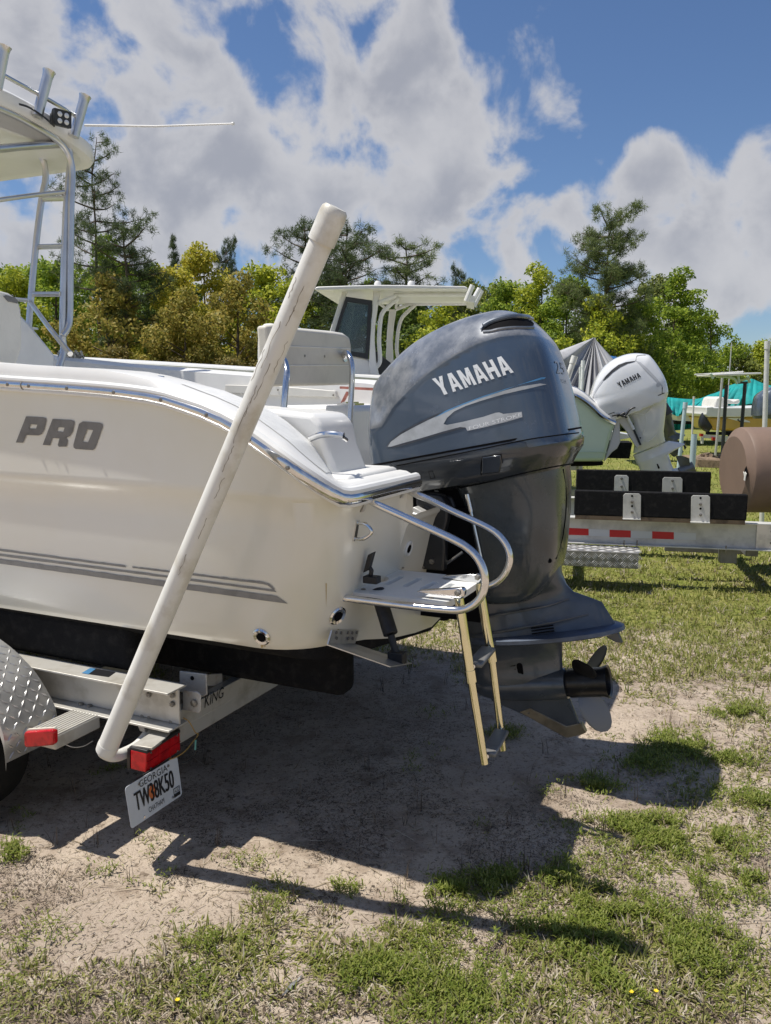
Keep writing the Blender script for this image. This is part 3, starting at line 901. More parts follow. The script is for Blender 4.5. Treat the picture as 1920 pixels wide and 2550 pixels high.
mb.box((p + q) / 2 + Uv * .0, Uv * .011 + Vector((0, 0, .006)), Vv * .014, Uv * .010 + Vector((0, 0, .034))); mb.box(r_ + Vector((0, 0, -.004)) - Uv * .012, Uv * .028, Vv * .020, (0, 0, .013)); mb.tube([p, W(380, 730, v=-.84), r_ - Uv * .02], .009, 8)
mb.build('ram_mount', M['black'], boat, bevel=.005)

# ------------------------------------------------------------- jump seat with chrome arms
z3 = lambda x, y: (600 + .4202 * x, 680 + .4202 * y)
us = -.62
pr = [z3(150, 312), z3(200, 306), z3(345, 330), z3(560, 352), z3(620, 362), z3(648, 384), z3(655, 430), z3(657, 560), z3(652, 662), z3(430, 668), z3(180, 674)]
mb = MB(); mb.prism([Q(x, y, u=us) for x, y in pr], Uv * -.05)
o = mb.build('seat_back', M['vinyl'], boat, bevel=.012, seg=3)
mb = MB(); mb.prism([Q(x, y, u=us - .051) for x, y in [z3(185, 318), z3(215, 296), z3(350, 322), z3(560, 342), z3(620, 352), z3(652, 376), z3(660, 430), z3(655, 500), z3(650, 650), z3(200, 660), z3(182, 500)]], Uv * -.085)
mb.build('seat_cushion', M['vinylw'], boat, bevel=.03, seg=4)
for a, b in ((z3(275, 433), z3(648, 448)), (z3(250, 548), z3(655, 546))):
    mb = MB(); mb.tube([Q(*a, u=us + .001), Q(*b, u=us + .001)], .003, 6); mb.build('seam', M['vinylw'], o)
for x, y in ((378, 491), (495, 494)):
    mb = MB(); mb.lathe(Q(*z3(x, y), u=us), Uv, [(-.001, .006), (.002, .006)], 8); mb.build('snap', M['bolt'], o)
mb = MB(); arm = spl([Q(*z3(612, 500), u=us), Q(*z3(618, 470), u=us + .04), Q(*z3(640, 490), u=us + .09), Q(*z3(658, 560), u=us + .12), Q(*z3(655, 700), u=us + .12), Q(*z3(645, 860), u=us + .12), Q(*z3(634, 1010), u=us + .12)], 5)
mb.tube(arm, .0135, 12); mb.lathe(arm[0], Uv, [(-.002, .024), (.008, .022)], 14); mb.build('seat_arm', M['steel'], boat)
mb = MB(); arm = spl([Q(*z3(225, 480), u=us), Q(*z3(258, 520), u=us + .06), Q(*z3(272, 590), u=us + .10), Q(*z3(262, 700), u=us + .11), Q(*z3(252, 830), u=us + .11)], 5) + [Q(*z3(240, 980), u=us + .11)]
mb.tube(arm, .0135, 12); mb.build('seat_arm', M['steel'], boat)
mb = MB(); mb.tube([Q(*z3(642, 990), u=us + .12), Q(*z3(648, 1030), u=us + .12)], .018, 8); mb.build('arm_socket', M['steel'], boat)

# ------------------------------------------------------------- hard top, tower, console
aa = lambda x, y: (x * .3978, 80 + y * .3978)
def A(x, y, u=-2.9): return Q(*aa(x, y), u=u)
def topz(u, v): return 3.475 - .16 * (v / .9) ** 2 - .012 * (u + 2.9)
def top_ring(ins, dz):
    P = []
    u1, u0, vw, r = -2.83 - ins, -5.0 + ins, .90 - ins, .16
    for (cu, cv, a0) in ((u1 - r, vw - r, 0), (u0 + r, vw - r, pi / 2), (u0 + r, -vw + r, pi), (u1 - r, -vw + r, 1.5 * pi)):
        for k in range(7):
            a = a0 + k / 6 * pi / 2; P.append((cu + r * cos(a), cv + r * sin(a)))
    Q_ = []
    n = len(P)
    for i in range(n):
        (x, y), (x2, y2) = P[i], P[(i + 1) % n]
        m = 8 if i % 7 == 6 else 1
        for k in range(m): Q_.append((x + (x2 - x) * k / m, y + (y2 - y) * k / m))
    return [B(u, v, topz(u, v) + dz) for u, v in Q_]
mb = MB()
rg = [top_ring(.06, -.13), top_ring(.012, -.12), top_ring(0, -.09), top_ring(.004, -.04), top_ring(.05, -.01), top_ring(.25, .0), top_ring(.55, .005)]
mb.loft(rg, True, True)
mb.loft([top_ring(.06, -.13), top_ring(.25, -.115), top_ring(.55, -.11)], True, True)
mb.build('hard_top', M['deck'], boat, ang=40)
def tb(name, pts, r=.021, n=6, mat_=M['alut'], nn=12):
    mb = MB(); mb.tube(spl(pts, n) if len(pts) > 2 else pts, r, nn); return mb.build(name, mat_, boat)
tb('tower_tube', [A(372, 2095), A(398, 1990), A(392, 1870), A(400, 1500), A(412, 1150), A(428, 950), A(440, 800), A(430, 700)])
tb('tower_tube', [A(392, 1900, -2.88), A(425, 1850, -2.87), A(438, 1760, -2.87), A(440, 1500, -2.87), A(445, 1100, -2.87), A(452, 900, -2.87), A(440, 800, -2.87), A(400, 720, -2.87), A(330, 655, -2.87), A(220, 590, -2.87), A(80, 515, -2.87), A(-80, 450, -2.87)])
tb('tower_tube', [A(180, 1850, -3.2), A(200, 1600, -3.2), A(228, 1300, -3.2), A(260, 1050, -3.2), A(284, 930, -3.2), A(282, 850, -3.2), A(255, 780, -3.2), A(205, 742, -3.2), A(100, 720, -3.25), A(-60, 700, -3.3)])
tb('tower_tube', [A(-60, 735), A(150, 715), A(300, 705), A(430, 700)], .024)
for (x, y, x2, y2) in ((238, 1345, 398, 1340), (200, 1640, 385, 1640), (265, 1045, 412, 1040)):
    a = A(x, y, -3.2); b = A(x2, y2, -2.9); mb = MB(); mb.tube([a, b], .017, 10); mb.build('ladder_rung', M['alut'], boat)
tb('tower_brace', [A(-40, 1055, -3.0), A(200, 1022, -2.95), A(400, 1000)], .014)
tb('tower_brace', [A(190, 1690, -3.2), A(300, 1840, -2.7), A(440, 2015, -2.3)], .015, 2)
tb('tower_brace', [A(60, 1668, -3.3), A(195, 1680, -3.2)], .012)
tb('tower_strut', [A(345, 660), A(360, 600)], .02)
mb = MB(); mb.lathe(A(180, 1850, -3.2), (0, 0, 1), [(-.01, .06), (.0, .06), (.004, .03)], 16); mb.build('tube_foot', M['alut'], boat)
# rod holders along the rear edge of the top
rail_pts = [A(-160, 160, -2.80), A(30, 275, -2.80), A(250, 395, -2.80), A(380, 470, -2.80), A(480, 530, -2.80)]
tb('rod_rail', rail_pts, .014)
for (bx, by, tx, ty) in ((-20, 350, 30, 90), (232, 530, 308, 245), (462, 655, 533, 400)):
    a = A(bx, by, -2.80); b = A(tx, ty, -2.76); d = (b - a)
    mb = MB(); mb.tube([a, a + d * .85, b - d * .04, b], [.030, .030, .033, .038], 16); o = mb.build('rod_holder', M['alut'], boat)
    mb = MB(); mb.lathe(b, d, [(-.002, .028), (.0015, .028)], 16); mb.build('bore', M['pitch'], o)
tb('tower_tube', [A(468, 650), A(462, 720)], .026)
# spotlight
c = A(390, 540, -2.72); mb = MB(); ax = (Uv * .8 - Vv * .25 + Vector((0, 0, -.1))).normalized(); side = ax.cross(Vector((0, 0, 1))).normalized(); up = side.cross(ax)
mb.box(c, ax * .012, side * .052, up * .046)
for k in range(5): mb.box(c - ax * (.025 + .016 * k) + up * 0, ax * .003, side * (.050 - .005 * k), up * (.045 - .005 * k))
mb.box(c - ax * .05, ax * .05, side * .03, up * .03)
o = mb.build('spotlight', M['dark'], boat)
for i in (-1, 1):
    for j in (-1, 1):
        mb = MB(); mb.lathe(c + ax * .0125 + side * .021 * i + up * .019 * j, ax, [(-.001, .015), (.001, .015), (.003, .01)], 12); mb.build('lamp_lens', M['led'], o)
tb('lamp_cable', [A(120, 450, -2.8), A(180, 470, -2.78), A(260, 520, -2.76), A(310, 560, -2.74), A(340, 590, -2.74)], .006, 4, M['dark'], 6)
# folded antenna
mb = MB(); a = Q(212, 312, v=.55); b = Q(578, 308, v=.55); mb.tube([a, a + (b - a) * .5 + Vector((0, 0, -.01)), b], [.008, .0065, .005], 8)
mb.tube([b, b + (b - a).normalized() * .012], .009, 8)
mb.build('antenna', M['deck'], boat)
# console side and leaning post plate seen at the edge of the picture
mb = MB(); mb.prism([Q(x, y, u=-2.75) for x, y in ((20, 772), (50, 780), (77, 808), (139, 884), (138, 930), (-300, 930), (-300, 740))], Uv * -.55); mb.build('console', M['deck'], boat, bevel=.02)
plate_out = [(-120, 700), (-40, 716), (2, 724), (24, 730), (44, 744), (53, 770), (56, 820), (54, 868), (44, 900), (30, 930), (-120, 930)]
mb = MB(); mb.prism([Q(x, y, u=-2.1) for x, y in plate_out], Uv * -.05); o = mb.build('leaning_post', M['vinylw'], boat, bevel=.012)
mb = MB(); mb.prism([Q(x, y, u=-2.097) for x, y in ((8, 738), (14, 735), (36, 740), (44, 748), (43, 756), (36, 754), (20, 751))], Uv * .002); mb.build('handle_slot', M['grey'], o)
mb = MB(); mb.tube([Q(12, 742, u=-2.2), Q(66, 748, u=-2.6)], .010, 8); mb.build('post_tube', M['alut'], boat)
# round reel and hatch ring on the deck
mb = MB(); c = Q(254, 921, v=-.7)
for k in range(4): mb.tube([c + Vector((cos(t * pi / 10) * (.075 - .006 * k), sin(t * pi / 10) * (.075 - .006 * k), .006 * k - .02)) for t in range(21)], .004, 6, False)
mb.build('deck_ring', M['steel'], boat)

# rope on the far cleat: a thing of its own
rp = Q(176, 884, v=1.02)
mb = MB(); random.seed(7)
for k in range(5):
    ox = (-.055 + .03 * k); pts = []
    for t in range(13):
        a = t * pi / 6; pts.append(rp + Vector((ox + .028 * cos(a), .03 * sin(2 * a + k), .020 * sin(a) + .01 * cos(3 * a + k))))
    mb.tube(pts, .0085, 7, False)
mb.tube(spl([rp + Vector((.03, 0, 0)), rp + Vector((.06, 0, -.06)), rp + Vector((.085, 0, -.16)), rp + Vector((.09, 0, -.26))], 4), .0085, 7)
tag(mb.build('rope', M['rope']), 'knotted cream rope tied over the far gunwale of the white boat', 'rope')
# ------------------------------------------------------------------ outboard motors
def sring(f0, f1, w, a, n=2.8, k=40, vc=0., EF=E, taper=0., nf=None, rt=0.):
    """rounded horizontal section; taper narrows it toward the front"""
    P = []; fc = (f0 + f1) / 2; h = (f1 - f0) / 2
    for i in range(k):
        t = 2 * pi * i / k; c, s = cos(t), sin(t); m = nf or n
        x = math.copysign(abs(c) ** (2 / n), c); y = math.copysign(abs(s) ** (2 / m), s)
        ww = w * (1 - taper * (1 - x) / 2) * (1 - rt * (1 + x) / 2)
        P.append(EF(fc + h * x, vc + ww * y, a))
    return P


def cowl_mesh(outline, cen, Wf, n, amin, EF, nr=26, no=120, fs=1.):
    """pillow shape inflated from a side outline (f, a)"""
    O = spl([(.07 + (p[0] - .07) * fs, p[1], 0) for p in outline], 8, True)
    O = [(p.x, p.y) for p in O]
    # resample by angle about the centre
    ang = sorted((atan2(y - cen[1], x - cen[0]), hypot(x - cen[0], y - cen[1])) for x, y in O)
    A_ = [a for a, _ in ang]; R_ = [r for _, r in ang]
    A_ = [A_[-1] - 2 * pi] + A_ + [A_[0] + 2 * pi]; R_ = [R_[-1]] + R_ + [R_[0]]
    mb = MB()
    idx = {}
    for s in (-1, 1):
        for i in range(no):
            th = -pi + 2 * pi * i / no; R = float(np.interp(th, A_, R_))
            for j in range(nr + 1):
                rho = sin(j / nr * pi / 2) ** .8
                f = cen[0] + R * rho * cos(th); a = cen[1] + R * rho * sin(th)
                w = Wf(f, a) * max(0., 1 - rho ** n) ** (1 / n)
                idx[(s, i, j)] = len(mb.v); mb.v.append(EF(f, s * w, max(a, amin)))
    for s in (-1, 1):
        for i in range(no):
            for j in range(nr):
                i2 = (i + 1) % no
                q = (idx[(s, i, j)], idx[(s, i2, j)], idx[(s, i2, j + 1)], idx[(s, i, j + 1)])
                mb.f.append(q if s < 0 else q[::-1])
    return mb


motor = thing('outboard_motor', 'large graphite blue outboard motor on the stern of the white boat, nearest the camera', 'outboard motor', B(.2, 0, 0))
def zc(x, y): return (880 + .36 * x, 740 + .36 * y)
def arcE(pts, v): return [(toE(Q(*zc(*p), v=v))[0], toE(Q(*zc(*p), v=v))[2]) for p in pts]
ARC = arcE([(150, 900), (240, 760), (370, 635), (520, 515), (700, 400), (850, 325), (1000, 275), (1150, 255), (1280, 262), (1345, 285), (1420, 330)], -.26)
COWL = [(-.405, .03), (-.402, .10), (-.388, .20), (-.35, .355), (-.31, .41), (-.215, .47), (-.096, .523), (.043, .556), (.176, .570), (.287, .568), (.35, .556), (.405, .528), (.445, .480), (.475, .435), (.502, .385), (.521, .30), (.536, .18), (.546, .02), (.55, -.15), (.40, -.30), (.05, -.34), (-.30, -.30), (-.40, -.15)]
def Wf(f, a):
    arc = lerp_tab(ARC, f)
    w = .298 * (1 - .38 * (max(0, .55 - f) / .96) ** 1.5) - .05 * max(0, a)
    d = a - arc
    w += .0065 * smooth01((d + .004) / .010)          # shoulder stands proud of the side panel
    if d > 0: w -= .38 * d * d / (.02 + d) + .0 * d
    return w
mb = cowl_mesh(COWL, (.10, .20), Wf, 4.2, -.02, E, 34, 200, .972)
cowl = mb.build('cowl', M['cowl'], motor, ang=60)
# weathered shoulder above the arc; its pale colour also paints in sun sheen
at2 = cowl.data.attributes.new('shoulder', 'FLOAT', 'POINT')
at2.data.foreach_set('value', [toE(v_.co + origin_of(motor))[2] - lerp_tab(ARC, toE(v_.co + origin_of(motor))[0]) for v_ in cowl.data.vertices])
_t = M['cowl'].node_tree; _p = _t.nodes['Principled BSDF']
_a = N(_t, 'ShaderNodeAttribute', attribute_name='shoulder')
_m = N(_t, 'ShaderNodeMapRange'); _t.links.new(_a.outputs['Fac'], _m.inputs[0]); _m.inputs[1].default_value = -.002; _m.inputs[2].default_value = .004
_nz = N(_t, 'ShaderNodeTexNoise'); _nz.inputs['Scale'].default_value = 9; _nz.inputs['Detail'].default_value = 9; _nz.inputs['Roughness'].default_value = .65
_tc = N(_t, 'ShaderNodeTexCoord'); _t.links.new(_tc.outputs['Object'], _nz.inputs['Vector'])
_w = N(_t, 'ShaderNodeMapRange'); _t.links.new(_nz.outputs[0], _w.inputs[0]); _w.inputs[1].default_value = .40; _w.inputs[2].default_value = .68
_c = N(_t, 'ShaderNodeMix', data_type='RGBA'); _t.links.new(_w.outputs[0], _c.inputs[0]); _c.inputs[6].default_value = (.125, .140, .165, 1); _c.inputs[7].default_value = (.30, .31, .325, 1)
_x = N(_t, 'ShaderNodeMix', data_type='RGBA'); _t.links.new(_m.outputs[0], _x.inputs[0])
_t.links.new(_p.inputs['Base Color'].links[0].from_socket, _x.inputs[6]); _t.links.new(_c.outputs[2], _x.inputs[7]); _t.links.new(_x.outputs[2], _p.inputs['Base Color'])
cowl_bvh = bvh_of(cowl)
# side-panel seam line along the arc
def on(bvh, px, py, off=.0):
    d = ray(px, py).normalized(); h = bvh.ray_cast(Vector((0, 0, CAMH)), d)
    if h[0] is None: return None
    n = h[1] if h[1].dot(d) < 0 else -h[1]
    return h[0] + n * off
# air scoop at the back of the top
lens = [(893, 226), (915, 205), (950, 185), (1000, 166), (1060, 152), (1130, 147), (1190, 152), (1235, 172), (1247, 188), (1240, 203), (1190, 205), (1100, 205), (1010, 215), (950, 228), (915, 236)]
decal('air_scoop', [[zc(*p) for p in lens]], cowl_bvh, M['pitch'], motor, .003, 10)
mb = MB(); lip = [on(cowl_bvh, *zc(*p), .006) for p in [(885, 228), (905, 204), (945, 180), (1000, 160), (1060, 146), (1130, 140), (1190, 146), (1230, 158)]]
lip = [p for p in lip if p is not None]
mb.tube(spl(lip, 5), [.004] * 5 + [.011] * (len(spl(lip, 5)) - 8) + [.008] * 3, 10); mb.build('scoop_lip', M['cowl'], motor)
mb = MB(); lip = [on(cowl_bvh, *zc(*p), .0) for p in [(900, 240), (950, 236), (1010, 222), (1100, 212), (1190, 212), (1243, 212)]]
lip = [p for p in lip if p is not None]
mb.tube(spl(lip, 5), .007, 8); mb.build('scoop_lip', M['cowltop'], motor)
# lettering and graphics
YQ = [zc(549, 562), zc(1042, 402), zc(1108, 524), zc(604, 682)]
words = block_loops('YAMAHA')
q = map_quad(words, [zc(545, 566), zc(1045, 402), zc(1110, 520), zc(606, 684)])
# group loops by letter: outer loops with the holes they hold
def letter_groups(loops):
    outs = []
    def area(l): return sum(l[i][0] * l[(i + 1) % len(l)][1] - l[(i + 1) % len(l)][0] * l[i][1] for i in range(len(l))) / 2
    def inside(p, l):
        c = False; n = len(l)
        for i in range(n):
            (x1, y1), (x2, y2) = l[i], l[(i + 1) % n]
            if (y1 > p[1]) != (y2 > p[1]) and p[0] < (x2 - x1) * (p[1] - y1) / (y2 - y1) + x1: c = not c
        return c
    L_ = sorted(loops, key=lambda l: -abs(area(l)))
    for l in L_:
        for g in outs:
            if inside(l[0], g[0]): g.append(l); break
        else: outs.append([l])
    outs.sort(key=lambda g: min(p[0] for p in g[0]))
    return outs
for g in letter_groups(q):
    decal('letter', g, cowl_bvh, M['decalw'], motor, .0025, 9)
sw_w = [(240, 1034), (262, 1000), (330, 950), (430, 895), (520, 850), (640, 795), (760, 745), (900, 692), (1050, 645), (1160, 618), (1290, 598), (1335, 604), (1180, 640), (1040, 672), (900, 712), (780, 752), (700, 790), (650, 835), (625, 878), (650, 884), (760, 862), (900, 828), (985, 800), (1010, 797), (1040, 808), (1165, 793), (1170, 830), (1060, 862), (900, 902), (790, 925), (778, 902), (740, 898), (620, 930), (470, 975), (330, 1014), (262, 1034)]
decal('swoosh', [[zc(*p) for p in sw_w]], cowl_bvh, M['decalg'], motor, .0025, 10)
sw_b = [(560, 835), (700, 768), (860, 706), (1000, 660), (1150, 605), (1300, 556), (1328, 556), (1318, 566), (1180, 598), (1050, 636), (900, 684), (760, 736), (640, 786)]
decal('swoosh_blue', [[zc(*p) for p in sw_b]], cowl_bvh, M['decalb'], motor, .0028, 10)
sw_d = [(228, 1036), (250, 1002), (330, 935), (430, 878), (560, 816), (640, 786), (520, 848), (430, 893), (330, 948), (262, 998), (240, 1034)]
decal('swoosh_shadow', [[zc(*p) for p in sw_d]], cowl_bvh, M['decald'], motor, .0026, 8)
sw_e = [(262, 1036), (330, 1016), (470, 977), (620, 932), (740, 900), (775, 904), (620, 944), (470, 990), (330, 1030), (290, 1040)]
decal('swoosh_shadow', [[zc(*p) for p in sw_e]], cowl_bvh, M['decald'], motor, .0026, 8)
q = map_quad(text_loops('FOUR STROKE', .01), [zc(880, 858), zc(1165, 800), zc(1168, 826), zc(796, 914)][:4])
q = map_quad(text_loops('FOUR STROKE', .01), [zc(800, 896), zc(1162, 800), zc(1166, 824), zc(806, 920)])
for g in letter_groups(q): decal('letter', g, cowl_bvh, M['decalw'], motor, .0034, 6)
q = map_quad(text_loops('25', .02), [zc(1388, 438), zc(1450, 455), zc(1466, 535), zc(1405, 528)])
for g in letter_groups(q): decal('letter', g, cowl_bvh, M['decalg'], motor, .0025, 6)
q = map_quad(text_loops('FOUR', .01), [zc(1435, 566), zc(1472, 572), zc(1480, 600), zc(1440, 588)])
for g in letter_groups(q): decal('letter', g, cowl_bvh, M['decalg'], motor, .0025, 5)
# cowl pan
mb = MB()
mb.loft([sring(-.394, .536, .314, .018, 3.6, taper=.33), sring(-.397, .540, .319, .004, 3.6, taper=.33), sring(-.397, .540, .319, -.03, 3.6, taper=.33), sring(-.394, .532, .312, -.055, 3.6, taper=.33), sring(-.385, .505, .296, -.085, 3.6, taper=.33), sring(-.375, .486, .282, -.112, 3.4, taper=.33), sring(-.365, .480, .270, -.125, 3.4, taper=.33), sring(-.2, .4, .2, -.14, 3, taper=.33)], True, True)
pan = mb.build('cowl_pan', M['pan'], motor, ang=30)
mb = MB(); mb.loft([sring(-.395, .5365, .3155, .026, 3.6, taper=.33), sring(-.395, .5365, .3155, .018, 3.6, taper=.33)], True, True); mb.build('gasket', M['pitch'], motor)
pan_bvh = bvh_of(pan)
lat = [(892, 1108), (1022, 1090), (1030, 1145), (1012, 1215), (888, 1226), (895, 1160)]
V3 = [on(pan_bvh, *zc(*p), -.004) for p in lat]
mb = MB(); mb.prism(V3, -Vv * .012); o = mb.build('latch', M['pan'], motor, bevel=.004)
mb = MB(); mb.tube([on(pan_bvh, *zc(*p), .001) for p in ((885, 1230), (884, 1160), (892, 1106), (1024, 1086), (1030, 1145))], .0026, 6); mb.build('latch_gap', M['pitch'], o)
mb = MB(); P_ = [on(pan_bvh, *zc(*p), .0005) for p in ((520, 1206), (548, 1203), (565, 1250), (536, 1256))]; mb.tube(P_ + [P_[0]], .0016, 5); mb.build('cover_line', M['pitch'], o)
def seam(name, pts, bv, r=.0022, par=motor):
    out = []
    fine = spl([(p[0], p[1], 0) for p in pts], 8)
    for p in fine:
        c = [q for q in (on(b, p.x, p.y, .0006) for b in bv) if q is not None]
        if c: out.append(min(c, key=lambda q: (q - Vector((0, 0, CAMH))).length))
    if len(out) > 2: mb = MB(); mb.tube(out, r, 6); mb.build(name, M['pitch'], par)
seam('cowl_seam', [zc(*p) for p in ((300, 1166), (500, 1127), (700, 1088), (900, 1047), (1200, 986), (1400, 957), (1500, 945), (1558, 938))], (cowl_bvh, pan_bvh), .0026)
# midsection
mb = MB()
mb.loft([sring(-.03, .470, .232, -.118, 3.2, taper=.3), sring(.0, .462, .229, -.20, 3.2, taper=.3), sring(.0, .436, .222, -.33, 3.2, taper=.3), sring(.0, .398, .214, -.48, 3.2, taper=.3), sring(-.01, .375, .206, -.54, 3.2, taper=.3), sring(-.01, .350, .200, -.585, 3.2, taper=.3), sring(-.01, .315, .192, -.625, 3.2, taper=.3), sring(.0, .280, .180, -.650, 3.0, taper=.3), sring(.02, .25, .160, -.664, 2.8, taper=.3), sring(.05, .2, .10, -.670, 2.5, taper=.3)], True, True)
apron = mb.build('apron', M['apron'], motor, ang=40); ap_bvh = bvh_of(apron)
p_ = on(ap_bvh, 1368, 1396, .001)
if p_ is not None:
    mb = MB(); mb.lathe(p_, -Vv, [(-.002, .010), (.002, .010), (.003, .006)], 12); mb.build('plug', M['pitch'], apron)
seam('pan_seam', [zc(*p) for p in ((690, 1328), (900, 1285), (1130, 1228), (1350, 1180), (1515, 1152))], (ap_bvh, pan_bvh), .0026)
# side seam groove and raised rib near the back
mb = MB()
P_ = [on(ap_bvh, x, y, .001) for x, y in ((1402, 1168), (1410, 1240), (1402, 1330), (1384, 1392))]
P_ = [p for p in P_ if p is not None]
if len(P_) > 2: mb.tube(spl(P_, 4), .0025, 6); mb.build('apron_seam', M['pitch'], apron)
# upper case flaring into the splash plate
mb = MB()
mb.loft([sring(-.06, .372, .10, -.50, 2.4), sring(-.085, .372, .105, -.58, 2.4), sring(-.095, .385, .112, -.63, 2.4, rt=.5), sring(-.10, .410, .116, -.665, 2.3, rt=.7), sring(-.10, .480, .122, -.698, 2.3, rt=.8), sring(-.10, .522, .126, -.720, 2.3, rt=.82), sring(-.105, .545, .132, -.776, 2.2, rt=.75), sring(-.105, .562, .138, -.815, 2.2, rt=.6)], True, True)
mb.build('upper_case', M['leg'], motor, ang=30)
mb = MB()
mb.loft([sring(-.10, .575, .135, -.815, 2.0), sring(-.10, .597, .155, -.826, 2.0), sring(-.10, .600, .155, -.842, 2.0), sring(-.10, .575, .13, -.852, 2.0)], True, True)
mb.build('splash_plate', M['plate'], motor, ang=30)
for a0, wv, f1 in ((-.702, .122, .40), (-.775, .126, .47)):
    mb = MB(); mb.tube([E(-.08, -.06, a0 - .035), E(.0, -wv + .012, a0 - .02), E(.15, -wv, a0 - .005), E(.32, -wv + .012, a0 + .01), E(f1, -.055, a0 + .02)], [.003, .005, .006, .005, .002], 8); mb.build('case_ridge', M['leg'], motor)
mb = MB()
for k in range(3): mb.tube([E(.235, -.128, -.80 + .012 * k - .004), E(.33, -.118, -.80 + .012 * k)], .0035, 6)
mb.build('water_slots', M['pitch'], motor)
# strut, gearcase, skeg
mb = MB()
mb.loft([sring(-.10, .345, .085, -.835, 2.1), sring(-.10, .325, .062, -.88, 2.0), sring(-.102, .312, .050, -.95, 1.9), sring(-.105, .306, .056, -1.0, 2.), sring(-.108, .308, .066, -1.04, 2.1), sring(-.10, .30, .05, -1.10, 1.9)], True, True)
mb.build('lower_case', M['leg'], motor, ang=40)
prof = [(-.112, .001), (-.108, .018), (-.098, .032), (-.075, .046), (-.04, .056), (.02, .064), (.10, .069), (.20, .071), (.28, .069), (.315, .066), (.317, .055)]
ax_f = (E(1, 0, 0) - E(0, 0, 0)).normalized(); c0 = E(0, 0, -1.066)
mb = MB(); mb.lathe(c0, ax_f, prof, 32); mb.build('gearcase', M['leg'], motor, ang=40)
sk = [(-.07, -1.09), (.10, -1.115), (.312, -1.12), (.339, -1.247), (.350, -1.275), (.27, -1.300), (.078, -1.193), (-.04, -1.135)]
mb = MB(); mb.prism([E(f, -.008, a) for f, a in sk], Vv * .016); mb.build('skeg', M['leg'], motor, bevel=.004)
z2 = lambda x, y: (1000 + .36 * x, 1350 + .36 * y)
gd = [(815, 1178), (888, 1148), (1142, 1275), (1243, 1250), (1278, 1318), (1240, 1335), (1145, 1355), (1118, 1346)]
mb = MB(); mb.prism([Q(*z2(*p), v=-.014) for p in gd], Vv * .028); o = mb.build('skeg_guard', M['skeg'], motor, bevel=.003)
mb = MB(); mb.lathe(Q(*z2(880, 1183), v=-.015), -Vv, [(0, .006), (.003, .005)], 8); mb.build('rivet', M['bolt'], o)
# water intake grille on the case
mb = MB(); c = Q(*z2(822, 905), v=-.055); up_ = (E(0, 0, 1) - E(0, 0, 0)).normalized()
mb.prism([c + ax_f * (x * .0135) + up_ * y for x, y in ((-1, .035), (-.5, .043), (.5, .043), (1, .035), (1.15, -.03), (.7, -.040), (-.4, -.040), (-.9, -.032))], Vv * .02)
o = mb.build('intake_grille', M['pitch'], motor, bevel=.003)
mb = MB()
for k in range(5): mb.tube([c + ax_f * (-.05 + .002 * k) + up_ * (.030 - .016 * k) + Vv * .006, c + ax_f * -.018 + up_ * (.034 - .016 * k) + Vv * .002], .0016, 5)
mb.build('intake_lines', M['pitch'], o)
# anode tab under the plate
mb = MB(); mb.prism([Q(*z2(*p), v=-.012) for p in ((1385, 632), (1495, 620), (1528, 700), (1482, 694), (1440, 672))], Vv * .024); mb.build('trim_anode', M['leg'], motor, bevel=.003)
# propeller
mb = MB(); mb.lathe(c0, ax_f, [(.318, .058), (.33, .064), (.40, .063), (.47, .064), (.492, .071), (.496, .071), (.490, .060), (.40, .05)], 28); prop = mb.build('propeller', M['prop'], motor, ang=40)
side = -Vv; upv = up_
for k, (deg, mt) in enumerate(((42, 'prop'), (166, 'propsteel'), (290, 'prop'))):
    t0 = radians(deg); rr2 = [.05, .08, .11, .145, .18, .203, .215]; rows = []
    for r in rr2:
        half = [.36, .52, .60, .60, .50, .34, .14][rr2.index(r)] * 1.0
        row = []
        for j in range(9):
            s = -1 + 2 * j / 8; th = t0 + s * half * (.115 / max(r, .08)) ** .9 * .44 + (r - .05) * .9
            fo = .395 + s * half * .085 + (r - .05) * .30
            row.append(c0 + ax_f * fo + (upv * cos(th) + side * sin(th)) * r)
        rows.append(row)
    back = [[p + ax_f * (.006 * (1 - i / 8)) for p in row] for i, row in enumerate(rows)]
    mb = MB(); mb.loft(rows, False, False); mb.loft(back, False, False)
    n = len(rows)
    edge = [rows[i][0] for i in range(n)] + rows[-1][1:] + [rows[i][-1] for i in range(n - 2, -1, -1)]
    eb = [back[i][0] for i in range(n)] + back[-1][1:] + [back[i][-1] for i in range(n - 2, -1, -1)]
    mb.loft([edge, eb], False, False); mb.build('blade', M[mt], prop, ang=60)
# clamp and swivel brackets, tilt ram, steering, hoses
def bp(x, y, v): return Q(980 + x * .1681, 1180 + y * .1681, v=v)
mb = MB()
cb = [(330, 300), (560, 300), (700, 330), (760, 420), (800, 560), (790, 700), (745, 860), (760, 1100), (740, 1450), (270, 1400), (350, 1000), (440, 800), (560, 640), (560, 540), (500, 500), (330, 480)]
mb.prism([bp(x, y, -.20) for x, y in cb], Vv * .05); mb.build('clamp_bracket', M['dark'], motor, bevel=.010, seg=3)
mb = MB(); mb.prism([bp(x, y, -.205) for x, y in [(440, 470), (520, 480), (560, 560), (560, 640), (500, 720), (465, 745), (460, 715), (505, 640), (500, 560), (440, 520)]], Vv * .02); mb.build('bracket_rim', M['dark'], motor, bevel=.008)
mb = MB(); mb.prism([bp(x, y, .15) for x, y in cb], Vv * .05); mb.build('clamp_bracket', M['dark'], motor, bevel=.010)
mb = MB(); mb.prism([bp(x, y, -.13) for x, y in [(640, 300), (860, 330), (1000, 700), (1120, 1080), (1200, 1460), (1060, 1470), (1000, 1150), (900, 800), (800, 480)]], Vv * .26); mb.build('swivel_bracket', M['dark'], motor, bevel=.012, seg=3)
